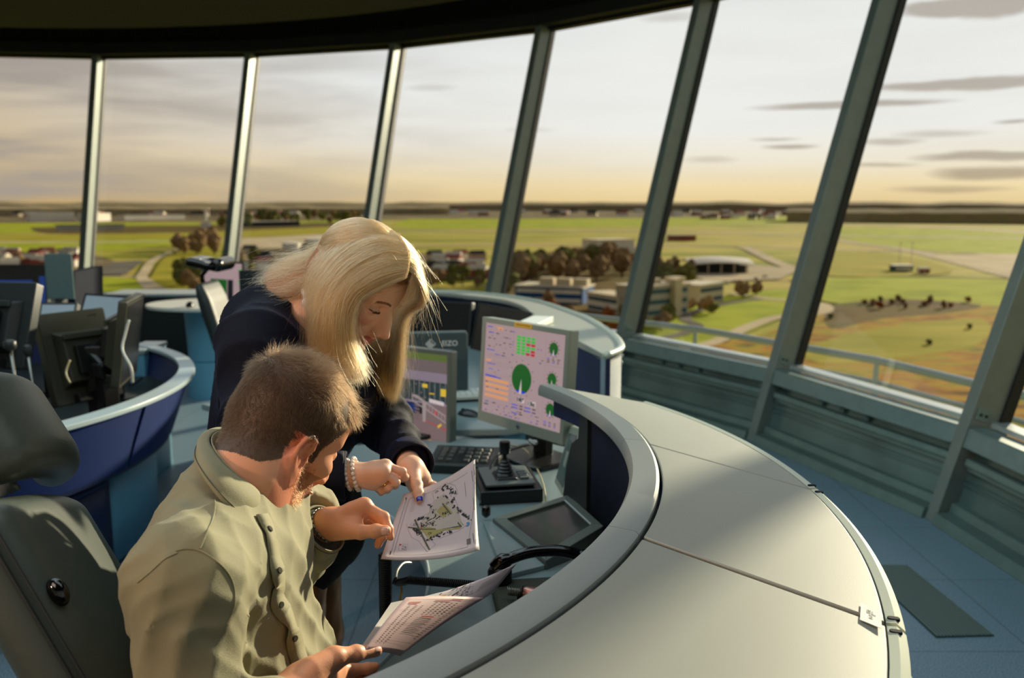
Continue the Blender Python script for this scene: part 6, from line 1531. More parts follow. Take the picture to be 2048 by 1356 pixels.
# hair: fibres on the skull
def grow(H, n, region, length, mat_, name, parent, rootr, seed, surf, flow, k=5, jit=.25, lift=.35, curl=0, tipr=.15):
    r_ = np.random.default_rng(seed); out_ = []
    d = r_.normal(size=(n * 4, 3)); d /= np.linalg.norm(d, axis=1)[:, None]
    P0, N0 = surf(d); ok = region(P0); P0, N0 = P0[ok][:n], N0[ok][:n]; m_ = len(P0)
    fl = flow(P0); fl = fl - N0 * (fl * N0).sum(1)[:, None]; fl /= np.linalg.norm(fl, axis=1)[:, None] + 1e-6
    cs_ = r_.normal(size=(400, 3)) * .09 + np.array([0, 0, .02]); ci = ((P0[:, None, :] - cs_[None]) ** 2).sum(2).argmin(1) if m_ < 40000 else np.zeros(m_, int); fl = fl + (r_.normal(size=(400, 3)) * jit * 1.3)[ci]
    fl = fl + r_.normal(size=fl.shape) * jit * .7; Ln = length(P0) * r_.uniform(.7, 1.15, m_)
    cur = P0.copy(); pts = [cur.copy()]; dirv = N0 * lift + fl; dirv /= np.linalg.norm(dirv, axis=1)[:, None]
    for i in range(1, k):
        dirv = dirv - N0 * .22 * lift / max(lift, .3) + r_.normal(size=dirv.shape) * curl; dirv /= np.linalg.norm(dirv, axis=1)[:, None]
        cur = cur + dirv * (Ln / (k - 1))[:, None]; pts.append(cur.copy())
    A = np.stack(pts, 1); W_ = np.array(H.o) + H.k * (A[..., 0:1] * np.array(H.F) + A[..., 1:2] * np.array(H.L) + A[..., 2:3] * np.array(H.U))
    rr = rootr * np.linspace(1, tipr, k)[None, :]
    return strands(name, W_, rr, mat_, parent)
def ell_surf(c, r):
    c = np.array(c); r = np.array(r)
    def f(d):
        P_ = c + d * r; N_ = d / r; N_ /= np.linalg.norm(N_, axis=1)[:, None]; return P_, N_
    return f
def bvh_surf(obj, H, cl=(-.012, 0, .02)):
    tr_ = bvh_of(obj); c = H.w(*cl)
    def f(d):
        Pl, Nl = [], []
        Fm = np.array([H.F, H.L, H.U])
        dw = d @ Fm
        for q in dw:
            h = tr_.ray_cast(c + Vector(q) * .2, -Vector(q))
            if h[0] is None: Pl.append(np.array(c)); Nl.append(q); continue
            n_ = np.array(h[1]); n_ = n_ if n_ @ q > 0 else -n_
            Pl.append(np.array(h[0])); Nl.append(n_)
        Pl, Nl = np.array(Pl), np.array(Nl); return H.loc(Pl), Nl @ Fm.T
    return f
ms = bvh_surf(man, Hm)
def region_m(p): return (man_hairline(p) + RNG.normal(size=len(p)) * .0025 > 0) & (np.linalg.norm((p - [-.01, 0, .03]) / [.1, .085, .095], axis=1) < 1.42) & ~((np.abs(p[:, 1]) > .0775) & (p[:, 2] < .006) & (np.abs(p[:, 0] + .006) < .026))
def flow_m(p):
    # whorl at the back of the crown, forward on top, downward on sides and nape
    w_ = np.stack([p[:, 0] + .065, p[:, 1] - .01, np.zeros(len(p))], 1); dn = np.tile([.25, 0, -1.0], (len(p), 1)); s_ = np.clip((p[:, 2] - .05) / .05, 0, 1)[:, None]
    up_ = np.stack([.9 * np.ones(len(p)), -.35 * np.ones(len(p)), .3 * np.ones(len(p))], 1)
    return dn * (1 - s_) + s_ * (up_ + .6 * w_ / (np.linalg.norm(w_, axis=1)[:, None] + 1e-6))
def len_m(p): return .004 + .005 * np.clip(man_hairline(p) / .03, 0, 1) + .021 * np.clip((p[:, 2] - .035) / .06, 0, 1) + .010 * np.clip((p[:, 0] - .02) / .05, 0, 1) * (p[:, 2] > .05)
grow(Hm, 26000, region_m, len_m, M('hair_brown'), 'hair', man, .00016, 5, ms, flow_m, 5, .28, .75, .12)
def region_b(p):
    x, y, z = p.T; jaw = (x > -.002) & (z < -.030 - .35 * np.clip(.03 - x, 0, 1)) & (z > -.118) & (x > -.01 + (np.abs(z + .05)) * .1)
    mouth = (np.abs(z + .0755) < .010) & (np.abs(y) < .026) & (x > .08); nose = (z > -.056) & (np.abs(y) < .03) & (x > .075); cheek = (z > -.056) & (x > .045)
    side = (x > .004) & (x < .026) & (np.abs(y) > .05) & (z < -.005)
    return ((jaw & ~mouth & ~nose & ~cheek) | side) & (np.linalg.norm(p - [.03, 0, -.05], axis=1) < .088)
grow(Hm, 12000, region_b, lambda p: .006 + .006 * (p[:, 2] < -.08), M('hair_beard'), 'beard', man, .00016, 6, bvh_surf(man, Hm, (.03, 0, -.04)), lambda p: np.tile([.3, 0, -1.0], (len(p), 1)), 4, .35, .8, .15)

# ---------------------------------------------------------------- standing woman bending over the map
Hw = Head((.72, -.315, -.62), (.592, -.187, .783), (0, 0, 0), .97)
Hw.o = P(768, 671, Y=1.753) - (Hw.F * .113 - Hw.U * .044) * Hw.k
S = SDF([Hw.o[i] - (.20, .15, .20)[i] for i in range(3)], [Hw.o[i] + (.15, .15, .14)[i] for i in range(3)], .0022)
head_sdf(S, Hw, True)
wneck = P(585, 645, Y=1.84)
S.cap(Hw.w(-.028, 0, -.05), wneck, .044, .05, .03); S.cap(Hw.w(.0, 0, -.07), wneck + V(.05, 0, -.02), .03, .04, .03)
w1, g1 = S.mesh()
# right hand (pearls, curled, index bent)
ww = P(700, 948, Y=1.60); wf = P(640, 952, Y=1.60)
mcw = [P(772, 931, Y=1.60), P(768, 943, Y=1.585), P(760, 956, Y=1.59), P(748, 968, Y=1.60)]
fgw = [[P(805, 943, Y=1.60), P(811, 955, Y=1.615), P(800, 957, Y=1.635)], [P(792, 964, Y=1.59), P(790, 971, Y=1.61), P(778, 966, Y=1.63)], [P(777, 975, Y=1.59), P(774, 980, Y=1.61), P(764, 974, Y=1.63)], [P(765, 982, Y=1.60), P(762, 985, Y=1.615), P(752, 978, Y=1.63)]]
thw = [P(725, 940, Y=1.625), P(768, 948, Y=1.65), P(790, 953, Y=1.655), P(806, 958, Y=1.65)]
S = SDF([min(p[i] for p in [ww, wf] + mcw + thw) - .045 for i in range(3)], [max(p[i] for p in [ww, wf] + mcw + thw + [c for f in fgw for c in f]) + .03 for i in range(3)], .0017)
hand(S, ww, wf, mcw, fgw, thw, .0215, .0072, .0108, .024); w2_, g2 = S.mesh()
# left hand gripping the sheet, thumb on top
lw_, lf = P(822, 938, Y=1.66), P(806, 904, Y=1.775)
mcl = [P(847, 958, Y=1.685), P(845, 966, Y=1.70), P(838, 971, Y=1.71), P(830, 973, Y=1.715)]
fgl = [[P(868, 972, Y=1.68), P(884, 982, Y=1.665), P(893, 992, Y=1.655)], [P(864, 985, Y=1.69), P(878, 997, Y=1.675), P(886, 1006, Y=1.665)], [P(852, 990, Y=1.70), P(864, 1003, Y=1.69), P(872, 1012, Y=1.68)], [P(840, 990, Y=1.70), P(850, 1001, Y=1.70), P(856, 1008, Y=1.69)]]
thl = [P(828, 953, Y=1.635), P(834, 970, Y=1.61), P(837, 986, Y=1.592), P(839, 998, Y=1.58)]
S = SDF([min(p[i] for p in [lw_, lf] + mcl + thl) - .045 for i in range(3)], [max(p[i] for p in [lw_, lf] + mcl + thl + [c for f in fgl for c in f]) + .03 for i in range(3)], .0017)
hand(S, lw_, lf, mcl, fgl, thl, .0235, .0078, .0125, .027); S.cap(lw_, P(845, 957, Y=1.67), .021, .014, .012); w3, g3 = S.mesh()
wSr, wSl = P(516, 690, Y=1.70), P(668, 715, Y=2.02)
wEr, wEl = P(490, 930, Y=1.58), P(768, 838, Y=1.93)
pel = P(540, 1000, Y=2.02); wch = (wSr + wSl) / 2 + V(.01, .02, -.08)
S = SDF((-1.1, 1.35, -.01), (.1, 2.6, 1.5), .011)
S.cap(wSr, wSl, .045, .045, .03); S.ell(wch, (.11, .15, .14), None, .05); S.cap(wch, pel, .10, .11, .05); S.ell(pel, (.13, .17, .13), None, .05); S.cap(wneck, wch + V(0, 0, .1), .045, .06, .04)
for a, e, w_ in ((wSr, wEr, wf), (wSl, wEl, lf)): S.cap(a, e, .038, .033, .03); S.cap(e, w_, .032, .024, .02)
wk_r, wk_l = P(608, 1150, Y=2.02), P(640, 1140, Y=2.20)
ft_r, ft_l = V(wk_r.x - .06, 2.02, .10), V(wk_l.x - .03, 2.2, .10)
for kn, ft in ((wk_r, ft_r), (wk_l, ft_l)): S.cap(pel + (kn - pel) * .15, kn, .075, .052, .04); S.cap(kn, kn.lerp(ft, .35), .046, .050, .02); S.cap(kn.lerp(ft, .35), ft, .050, .032, .02); S.cap(ft + V(0, 0, -.05), ft + V(.14, 0, -.07), .032, .026, .02)
w4, g4 = S.mesh()
wsk = np.array(srgb(240, 194, 166)[:3]); lipc = np.array(srgb(206, 122, 112)[:3]); blush = np.array(srgb(226, 146, 126)[:3])
def wom_col(vs):
    q = Hw.loc(vs); c = np.tile(wsk, (len(vs), 1)); near = (np.abs(q).max(1) < .2) & (np.arange(len(vs)) < len(w1))
    x, y, z = q.T
    lips = near & (((np.abs(z + .0705) < .0052) & (np.abs(y) < .0215 - .5 * np.abs(z + .0705))) | ((np.abs(z + .081) < .0062) & (np.abs(y) < .0185))) & (x > .086); c[lips] = lipc
    ck_ = near & (x > .03); wgt = (np.exp(-(((np.abs(y) - .045) / .018) ** 2 + ((z + .032) / .018) ** 2)) * ck_)[:, None]; c = c * (1 - .7 * wgt) + blush * .7 * wgt
    wn = (np.exp(-((y / .012) ** 2 + ((z + .046) / .012) ** 2)) * (near & (x > .1)))[:, None]; c = c * (1 - .5 * wn) + blush * .5 * wn
    br_ = near & (np.abs(z - (.0185 + .004 * np.cos((np.abs(y) - .03) * 90))) < .0024) & (np.abs(y) > .013) & (np.abs(y) < .048) & (x > .05); c[br_] = np.array(srgb(150, 108, 76)[:3])
    lid = near & (np.abs(y) > .017) & (np.abs(y) < .047) & (z < .007) & (z > -.004) & (x > .068); c[lid] = c[lid] * .82
    lash = near & (np.abs(y) > .018) & (np.abs(y) < .048) & (np.abs(z + .0042) < .0013) & (x > .068); c[lash] = np.array(srgb(60, 40, 32)[:3])
    n = fbm(vs[:, 0], vs[:, 1], vs[:, 2], 50, 4)[:, None]; c = c * (1 + .03 * n)
    hb = near & (z - (.066 - .35 * np.clip(.07 - x, 0, 1)) > 0) & (x < .088); c[hb] = c[hb] * .35 + np.array(srgb(150, 112, 70)[:3]) * .65
    return np.concatenate([np.clip(c, 0, 1), np.ones((len(vs), 1))], 1)
woman = np_object('person', [(w1, g1, 0), (w2_, g2, 0), (w3, g3, 0), (w4, g4, 0)], [M('skin')], None, wom_col, 1)
tag(woman, 'standing woman with long blond hair in navy velvet jacket, leaning over the map', 'person')
nail('thumbnail', thl[3].lerp(thl[2], .0) + V(.0005, -.0058, .0048), thl[3] - thl[2], V(.05, -.72, .7), .0058, .0125, M('nail_blue'), woman)
# lashes
for y in (-1,):
    L_ = []
    for k in range(46):
        u = k / 45; b0 = Hw.w(.0845 - .0045 * abs(u - .4), (.019 + .027 * u) * y, -.0040); d_ = (Hw.F * (.8 - .3 * u) + Hw.L * (y * (.2 + .8 * u)) - Hw.U * .75).normalized() * .006
        L_.append([b0 + d_ * t + Hw.U * (.002 * t * t) for t in np.linspace(0, 1, 4)])
    strands('eyelashes', np.array([[tuple(p) for p in c] for c in L_]), .00022 * np.linspace(1, .3, 4)[None, :], M('lash'), woman)
# eyebrow fibres
B_ = []
wtree = bvh_of(woman)
for k in range(260):
    u = RNG.uniform(); y_ = -(.013 + .036 * u); z_ = .0180 + .0045 * math.cos((abs(y_) - .03) * 90) + RNG.normal() * .0011
    o_ = Hw.w(.14, y_, z_); h = wtree.ray_cast(o_, -Hw.F)
    if h[0] is None: continue
    d_ = (-Hw.L * (1) + Hw.U * (.5 - u) * .8).normalized() * .006
    B_.append([tuple(h[0] + d_ * t + Hw.F * (.0006 + .0006 * math.sin(t * 3))) for t in (0, .35, .7, 1)])
hair_mat('hair_brow', (120, 84, 58), .4, .2); strands('eyebrow', np.array(B_), .00014 * np.linspace(1, .3, 4)[None, :], M('hair_brow'), woman)

# jacket
def build_jacket():
    S = SDF((-1.02, 1.42, .66), (.02, 2.45, 1.46), .0058)
    S.cap(wSr, wSl, .062, .06, .05); S.ell(wch, (.14, .185, .17), None, .05); S.ell(wch + V(-.05, 0, .06), (.115, .17, .12), None, .05)
    S.cap(wch, pel + V(0, 0, .05), .125, .14, .06); S.ell(pel + V(0, 0, -.03), (.165, .18, .13), None, .06)
    S.cap(wneck + V(-.03, 0, -.04), wSr, .055, .07, .05); S.cap(wneck + V(0, .04, -.05), wSl, .055, .065, .05)
    S.cap(P(520, 650, Y=1.82), P(500, 800, Y=1.86), .075, .06, .05)
    S.cap(P(500, 800, Y=1.86), P(452, 915, Y=1.92), .06, .06, .05)
    S.cap(wSr, wEr, .060, .056, .03); c1, c0 = P(690, 950, Y=1.60), P(600, 950, Y=1.59); S.cap(wEr, c0, .060, .046, .03); S.cap(c0, c1, .046, .0445, .008)
    S.cap(wSl, wEl, .062, .056, .03); d0, d1 = P(806, 905, Y=1.78), P(822, 928, Y=1.70); S.cap(wEl, d0, .056, .043, .03); S.cap(d0, d1, .043, .042, .008)
    def df(x, y, z):
        d = .009 * folds(x, y, z, (-.1, .1, -1), 34, 2.0) + .005 * fbm(x, y, z, 20, 11)
        mr_ = np.clip((x + .33) * 10, 0, 1); d = d + mr_ * .006 * folds(x, y, z, (.8, .5, .3), 60, .7)
        return -(d - .004)
    S.disp(df, .02)
    S.cap(Hw.w(-.03, 0, -.11), wneck + V(0, 0, -.02), .054, .058, .006, 'sub')
    def trim_end(c, d):
        d = d.normalized(); x_ = d.cross(V(0, 0, 1)).normalized(); S.box(c + d * .04, (.04, .075, .075), (d, x_, d.cross(x_)), .002, .003, 'sub')
    trim_end(P(690, 950, Y=1.60), c1 - c0); trim_end(P(820, 927, Y=1.705), d1 - d0)
    S.cap(c1 - (c1 - c0).normalized() * .05, c1 + (c1 - c0).normalized() * .02, .036, .038, .003, 'sub')
    S.half((0, 0, .70), (0, 0, -1), .004)
    return S.mesh()
v, f = build_jacket(); jk = np_object('jacket', [(v, f, 0)], [M('velvet_navy')], woman, None, 1)
def cuff(c, d, r0, r1, L, m_, par):
    d = d.normalized(); x_ = d.cross(V(0, 0, 1)).normalized(); y_ = d.cross(x_)
    mb = MB(); mb.lathe(c - d * L, [(r0, 0), (r1, L * .6), (r1, L * .97), (r1 - .002, L), (r1 - .004, L * .97), (r0 - .006, .2 * L)], 40, (x_, y_, d)); return mb.build('cuff', m_, par, smooth=True)
cuff(P(693, 952, Y=1.60), P(693, 952, Y=1.60) - P(600, 952, Y=1.59), .048, .0465, .07, M('velvet_navy'), jk)
cuff(P(825, 931, Y=1.69), P(824, 931, Y=1.69) - P(800, 896, Y=1.79), .0445, .045, .05, M('velvet_navy'), jk)
# blouse collar
mb = MB(); bc_ = P(622, 625, Y=1.80); mb.tube(catmull([P(612, 580, Y=1.76), P(611, 598, Y=1.74), P(616, 618, Y=1.73), P(626, 640, Y=1.73)], 5), [.007 + .003 * math.sin(k * 1.1) for k in range(16)], 8); mb.build('blouse', M('blouse_white'), woman, smooth=True)
# skirt and boots
S = SDF((-1.0, 1.6, .38), (.1, 2.6, 1.1), .008)
kz = P(620, 1120, Y=2.08)
S.ell(pel, (.17, .19, .15), None, .05); S.cap(pel + V(.04, 0, -.03), kz + V(0, -.03, .03), .15, .095, .06); S.cap(pel + V(.06, .08, -.03), kz + V(.03, .10, .03), .13, .09, .06)
S.cap(P(640, 960, Y=2.0), P(668, 1060, Y=2.05), .07, .075, .04)
S.disp(lambda x, y, z: -.006 * folds(x, y, z, (0, .1, -1), 36, 3), .02); S.half((kz.x, 0, kz.z - .075), (-.25, 0, -1), .004)
v, f = S.mesh(); np_object('skirt', [(v, f, 0)], [M('cloth_black')], woman, None, 2)
for kn, ft in ((wk_r, ft_r), (wk_l, ft_l)):
    S = SDF([min(kn[i], ft[i]) - .12 for i in range(3)], [max(kn[i], ft[i]) + .2 for i in range(3)], .006)
    S.cap(kn + V(0, 0, .02), kn.lerp(ft, .35), .058, .060, .03); S.cap(kn.lerp(ft, .35), ft, .060, .042, .02); S.cap(ft + V(0, 0, -.055), ft + V(.15, 0, -.07), .042, .034, .03)
    S.disp(lambda x, y, z: -.003 * fbm(x, y, z, 40, 2), .02); v, f = S.mesh(); np_object('boot', [(v, f, 0)], [M('boot_brown')], woman, None, 1)
# pearl bracelets and ring
def bracelet(label, c, d, r, n, pr, tilt, name='pearl_bracelet'):
    t = thing(name, label, 'bracelet', tuple(c)); d = (d + V(*tilt)).normalized(); x_ = d.cross(V(0, 0, 1)).normalized(); y_ = d.cross(x_); proto = None
    for k in range(n):
        a = 2 * PI * k / n; p = c + x_ * math.cos(a) * r[0] + y_ * math.sin(a) * r[1]
        if proto is None:
            mb = MB(); mb.lathe((0, 0, 0), [(pr * math.sin(PI * j / 8), -pr * math.cos(PI * j / 8)) for j in range(9)], 14); proto = mb.build('pearl', M('pearl'), t, local=True, smooth=True); o = proto
        else: o = proto.copy(); COL.objects.link(o)
        o.location = p - c
    return t
dW = (ww - wf).normalized()
bracelet('pearl bracelet nearest the jacket cuff on the woman\'s right wrist', P(697, 949, Y=1.60), dW, (.0265, .0275), 20, .0042, (0, .0, .10))
b2 = bracelet('pearl bracelet further down the wrist with a tiny gold pendant', P(712, 948, Y=1.60), dW, (.0265, .030), 22, .0044, (.0, 0, .12))
mb = MB(); mb.tube([P(707, 973, Y=1.588), P(706, 984, Y=1.588)], .0012, 6); mb.build('pendant', M('gold'), b2)
rp_ = mcw[2].lerp(fgw[2][0], .62); dr_ = (fgw[2][0] - mcw[2]).normalized(); x_ = dr_.cross(V(0, 1, 0)).normalized(); y_ = dr_.cross(x_)
mb = MB(); mb.lathe(rp_ - dr_ * .002, [(.0078, 0), (.0086, .001), (.0086, .003), (.0078, .004)], 24, (x_, y_, dr_)); tag(mb.build('finger_ring', M('gold'), smooth=True), 'gold ring on the ring finger of the woman\'s right hand', 'ring')

# hair: guide sheets
def sheet(guides, n, jit, thick, k=22, seed=0, spread=None, curl=.0015, fly=0.0, wave=.0):
    r_ = np.random.default_rng(seed); G_ = []
    for g in guides:
        c = catmull([P3(p) for p in g], 10); c = np.array([tuple(p) for p in c]); L = np.concatenate([[0], np.cumsum(np.linalg.norm(np.diff(c, axis=0), axis=1))]); t = np.linspace(0, L[-1], k)
        G_.append(np.stack([np.interp(t, L, c[:, i]) for i in range(3)], 1))
    G_ = np.array(G_); m_ = len(G_); s_ = r_.uniform(0, m_ - 1, n); i0 = np.minimum(s_.astype(int), m_ - 2); f_ = (s_ - i0)[:, None, None]
    C = G_[i0] * (1 - f_) + G_[i0 + 1] * f_
    # clumping
    cl = r_.integers(0, 60, n); cdir = r_.normal(size=(60, 3)) * jit; tt = np.linspace(0, 1, k)[None, :, None]
    C = C + cdir[cl][:, None, :] * tt ** .7 + r_.normal(size=(n, 1, 3)) * jit * .6 * (.25 + tt)
    dep = r_.uniform(0, 1, n)[:, None, None] * thick; C = C + dep * np.array([0, 1, 0]) * np.sin(np.clip(tt * 3, 0, PI / 2))
    ph = r_.uniform(0, 6, (n, 1, 3)); C = C + curl * np.sin(tt * r_.uniform(6, 16, (n, 1, 1)) + ph) * tt
    if fly: 
        q = r_.uniform(size=n) < fly; C[q] = C[q] + (r_.normal(size=(q.sum(), 1, 3)) * .022) * tt ** 1.5 + .006 * np.sin(tt * 14 + ph[q]) * tt
    ln = r_.uniform(.72, 1.0, n)  # uneven tips
    out_ = np.empty_like(C); u = np.linspace(0, 1, k)
    for i in range(3):
        x = u[None, :] * ln[:, None] * (k - 1); a = np.minimum(x.astype(int), k - 2); w_ = x - a; out_[:, :, i] = np.take_along_axis(C[:, :, i], a, 1) * (1 - w_) + np.take_along_axis(C[:, :, i], a + 1, 1) * w_
    return out_, G_
SA = [[(812, 556, 1.675), (786, 566, 1.665), (752, 582, 1.65), (718, 604, 1.64), (702, 645, 1.64), (706, 690, 1.65), (722, 728, 1.66), (734, 762, 1.665)],
      [(817, 540, 1.685), (782, 545, 1.665), (738, 562, 1.645), (698, 594, 1.63), (684, 650, 1.63), (690, 705, 1.64), (706, 745, 1.65), (716, 775, 1.655)],
      [(819, 522, 1.70), (775, 520, 1.675), (718, 545, 1.65), (678, 586, 1.63), (664, 650, 1.62), (668, 710, 1.63), (684, 752, 1.64), (694, 780, 1.645)],
      [(817, 505, 1.715), (765, 498, 1.69), (700, 528, 1.66), (658, 580, 1.64), (644, 650, 1.63), (646, 705, 1.635), (656, 750, 1.64), (664, 790, 1.645)],
      [(810, 488, 1.73), (750, 478, 1.705), (688, 510, 1.68), (640, 572, 1.655), (626, 640, 1.645), (626, 690, 1.65), (632, 740, 1.65), (638, 790, 1.65)],
      [(798, 472, 1.75), (735, 466, 1.73), (672, 500, 1.70), (632, 560, 1.68), (624, 620, 1.67), (624, 670, 1.67), (626, 715, 1.67), (628, 750, 1.67)],
      [(786, 462, 1.78), (726, 455, 1.765), (664, 482, 1.745), (622, 530, 1.73), (614, 570, 1.72), (622, 620, 1.70), (624, 660, 1.70), (628, 700, 1.70)]]
SB = [[(800, 470, 1.77), (740, 458, 1.77), (672, 488, 1.76), (628, 524, 1.77), (585, 545, 1.80), (545, 560, 1.82), (508, 572, 1.84)],
      [(790, 466, 1.79), (720, 458, 1.79), (660, 484, 1.79), (620, 512, 1.81), (575, 530, 1.84), (540, 545, 1.86), (512, 556, 1.88)],
      [(770, 462, 1.81), (710, 462, 1.82), (655, 490, 1.83), (612, 514, 1.86), (575, 524, 1.88), (550, 535, 1.9), (530, 545, 1.92)],
      [(750, 462, 1.75), (690, 490, 1.74), (650, 520, 1.74), (620, 552, 1.75), (580, 570, 1.78), (545, 578, 1.80), (510, 584, 1.82)],
      [(730, 470, 1.73), (680, 510, 1.71), (645, 545, 1.71), (625, 575, 1.73), (600, 590, 1.76), (570, 598, 1.78), (545, 602, 1.80)]]
SCg = [[(818, 540, 1.70), (832, 552, 1.70), (845, 575, 1.70), (850, 600, 1.71), (838, 614, 1.73), (818, 620, 1.75), (805, 645, 1.78), (800, 700, 1.82), (796, 760, 1.85), (786, 812, 1.87)],
       [(820, 522, 1.71), (836, 535, 1.72), (846, 562, 1.73), (850, 596, 1.74), (836, 612, 1.76), (815, 625, 1.78), (802, 660, 1.81), (796, 720, 1.85), (790, 770, 1.88), (782, 820, 1.89)],
       [(818, 500, 1.73), (834, 515, 1.75), (842, 548, 1.77), (842, 590, 1.79), (828, 612, 1.81), (806, 640, 1.84), (792, 690, 1.87), (784, 735, 1.89), (778, 780, 1.9), (772, 830, 1.9)],
       [(806, 480, 1.76), (826, 500, 1.78), (838, 540, 1.81), (836, 585, 1.83), (815, 625, 1.86), (788, 670, 1.89), (768, 710, 1.9), (762, 750, 1.91), (762, 790, 1.91), (764, 838, 1.91)],
       [(790, 468, 1.80), (815, 490, 1.83), (826, 540, 1.86), (815, 600, 1.88), (786, 650, 1.90), (760, 690, 1.92), (748, 730, 1.92), (742, 770, 1.92), (744, 800, 1.92), (752, 825, 1.92)],
       [(780, 466, 1.82), (800, 490, 1.86), (806, 550, 1.90), (780, 620, 1.92), (750, 670, 1.93), (736, 710, 1.93), (730, 740, 1.93), (728, 765, 1.93), (730, 790, 1.93), (736, 805, 1.93)]]
cA, gA = sheet(SA, 8500, .0050, .035, 24, 1, fly=.05); cB, gB = sheet(SB, 4200, .006, .03, 20, 2, fly=.22, curl=.004); cC, gC = sheet(SCg, 11000, .0050, .02, 26, 3, fly=.07, curl=.003)
hair = None
def mass(gs, off):
    mb = MB()
    for G_, o_ in zip(gs, off):
        n, k = G_.shape[:2]; kk = int(k * .93)
        mb.grid(lambda u, v, G_=G_, n=n, kk=kk, o_=o_: V(*(G_[min(int(u * (n - 1)), n - 2)][min(int(v * kk), k - 1)] * (1 - (u * (n - 1) - min(int(u * (n - 1)), n - 2))) + G_[min(int(u * (n - 1)), n - 2) + 1][min(int(v * kk), k - 1)] * (u * (n - 1) - min(int(u * (n - 1)), n - 2)))) + V(0, o_, 0), (n - 1) * 3, kk, .006)
    return mb
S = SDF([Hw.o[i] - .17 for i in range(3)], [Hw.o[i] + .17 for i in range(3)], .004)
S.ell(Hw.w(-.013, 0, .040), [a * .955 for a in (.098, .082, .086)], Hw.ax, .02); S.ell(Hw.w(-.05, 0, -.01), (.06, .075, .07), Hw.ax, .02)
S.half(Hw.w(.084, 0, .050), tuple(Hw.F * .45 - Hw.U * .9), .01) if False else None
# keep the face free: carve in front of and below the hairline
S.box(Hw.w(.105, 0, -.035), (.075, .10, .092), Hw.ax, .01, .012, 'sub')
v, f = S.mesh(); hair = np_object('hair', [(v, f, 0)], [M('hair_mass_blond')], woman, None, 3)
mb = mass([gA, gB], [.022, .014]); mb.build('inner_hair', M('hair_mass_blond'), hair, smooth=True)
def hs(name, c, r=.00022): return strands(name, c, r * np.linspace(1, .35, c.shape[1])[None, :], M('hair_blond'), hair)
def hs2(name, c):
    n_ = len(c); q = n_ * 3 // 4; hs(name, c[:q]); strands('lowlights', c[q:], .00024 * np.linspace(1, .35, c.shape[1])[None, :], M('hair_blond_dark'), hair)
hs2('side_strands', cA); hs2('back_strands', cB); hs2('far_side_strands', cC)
# crown: hair combed from the parting, hugging the skull
def comb(H, c, r, roots, flow, length, lift, k, seed, jit=.06):
    r_ = np.random.default_rng(seed); c = np.array(c); r = np.array(r); n = len(roots); cur = roots.copy(); pts = []; Ln = length * r_.uniform(.7, 1.2, n); lf = lift * r_.uniform(.2, 1.0, n); sk = r_.normal(size=(n, 3)) * jit
    for i in range(k):
        q = (cur - c) / r; q /= np.linalg.norm(q, axis=1)[:, None]; N_ = q / r; N_ /= np.linalg.norm(N_, axis=1)[:, None]
        pts.append(c + q * r + N_ * (lf * min(1, .25 + i / 3))[:, None]); d = flow(c + q * r) + sk; d = d - N_ * (d * N_).sum(1)[:, None]; d /= np.linalg.norm(d, axis=1)[:, None] + 1e-6
        cur = c + q * r + d * (Ln / (k - 1))[:, None]
    A = np.stack(pts, 1); return np.array(H.o) + H.k * (A[..., 0:1] * np.array(H.F) + A[..., 1:2] * np.array(H.L) + A[..., 2:3] * np.array(H.U))
cen_, rad_ = (-.013, 0, .040), (.0985, .0825, .0865)
d_ = RNG.normal(size=(22000, 3)); d_ /= np.linalg.norm(d_, axis=1)[:, None]; rt = np.array(cen_) + d_ * np.array(rad_)
rt = rt[((rt[:, 2] > .05) & (rt[:, 0] < .085)) | ((rt[:, 0] < .0) & (rt[:, 2] > -.03))][:9000]; pr_ = np.stack([RNG.uniform(-.05, .072, 2500), RNG.normal(size=2500) * .002 + .004, np.full(2500, .12)], 1); rt = np.concatenate([rt, pr_])
def flow_w(p):
    s_ = np.where(p[:, 1] < .004, -1.0, 1.0); return np.stack([-.55 - .9 * np.clip(.02 - p[:, 0], 0, .1) * 10, s_ * 1.0, -.5 - 0 * s_], 1)
cD = comb(Hw, cen_, rad_, rt, flow_w, .085, .006, 10, 5); hs2('crown_strands', cD[RNG.permutation(len(cD))])
# stray fibres
fl_ = []
for k in range(420):
    q = RNG.uniform(); base = gA[RNG.integers(0, 6)] if q < .3 else gB[RNG.integers(0, 5)] if q < .65 else gC[RNG.integers(0, 4)]
    i = RNG.integers(0, 12); p0 = base[i] + RNG.normal(size=3) * .004; d0 = (base[i + 1] - base[i]); d0 /= np.linalg.norm(d0); up0 = RNG.normal(size=3) * .7 + np.array([0, -.1, .5]); tt = np.linspace(0, 1, 12)[:, None]; Ln = RNG.uniform(.03, .12)
    fl_.append(p0 + d0 * tt * Ln + up0 * np.sin(tt * PI * RNG.uniform(.5, 1.1)) * .012 + np.array([0, 0, -.02]) * tt ** 2)
strands('stray_hairs', np.array(fl_), .00013 * np.linspace(1, .4, 12)[None, :], M('hair_blond'), hair)

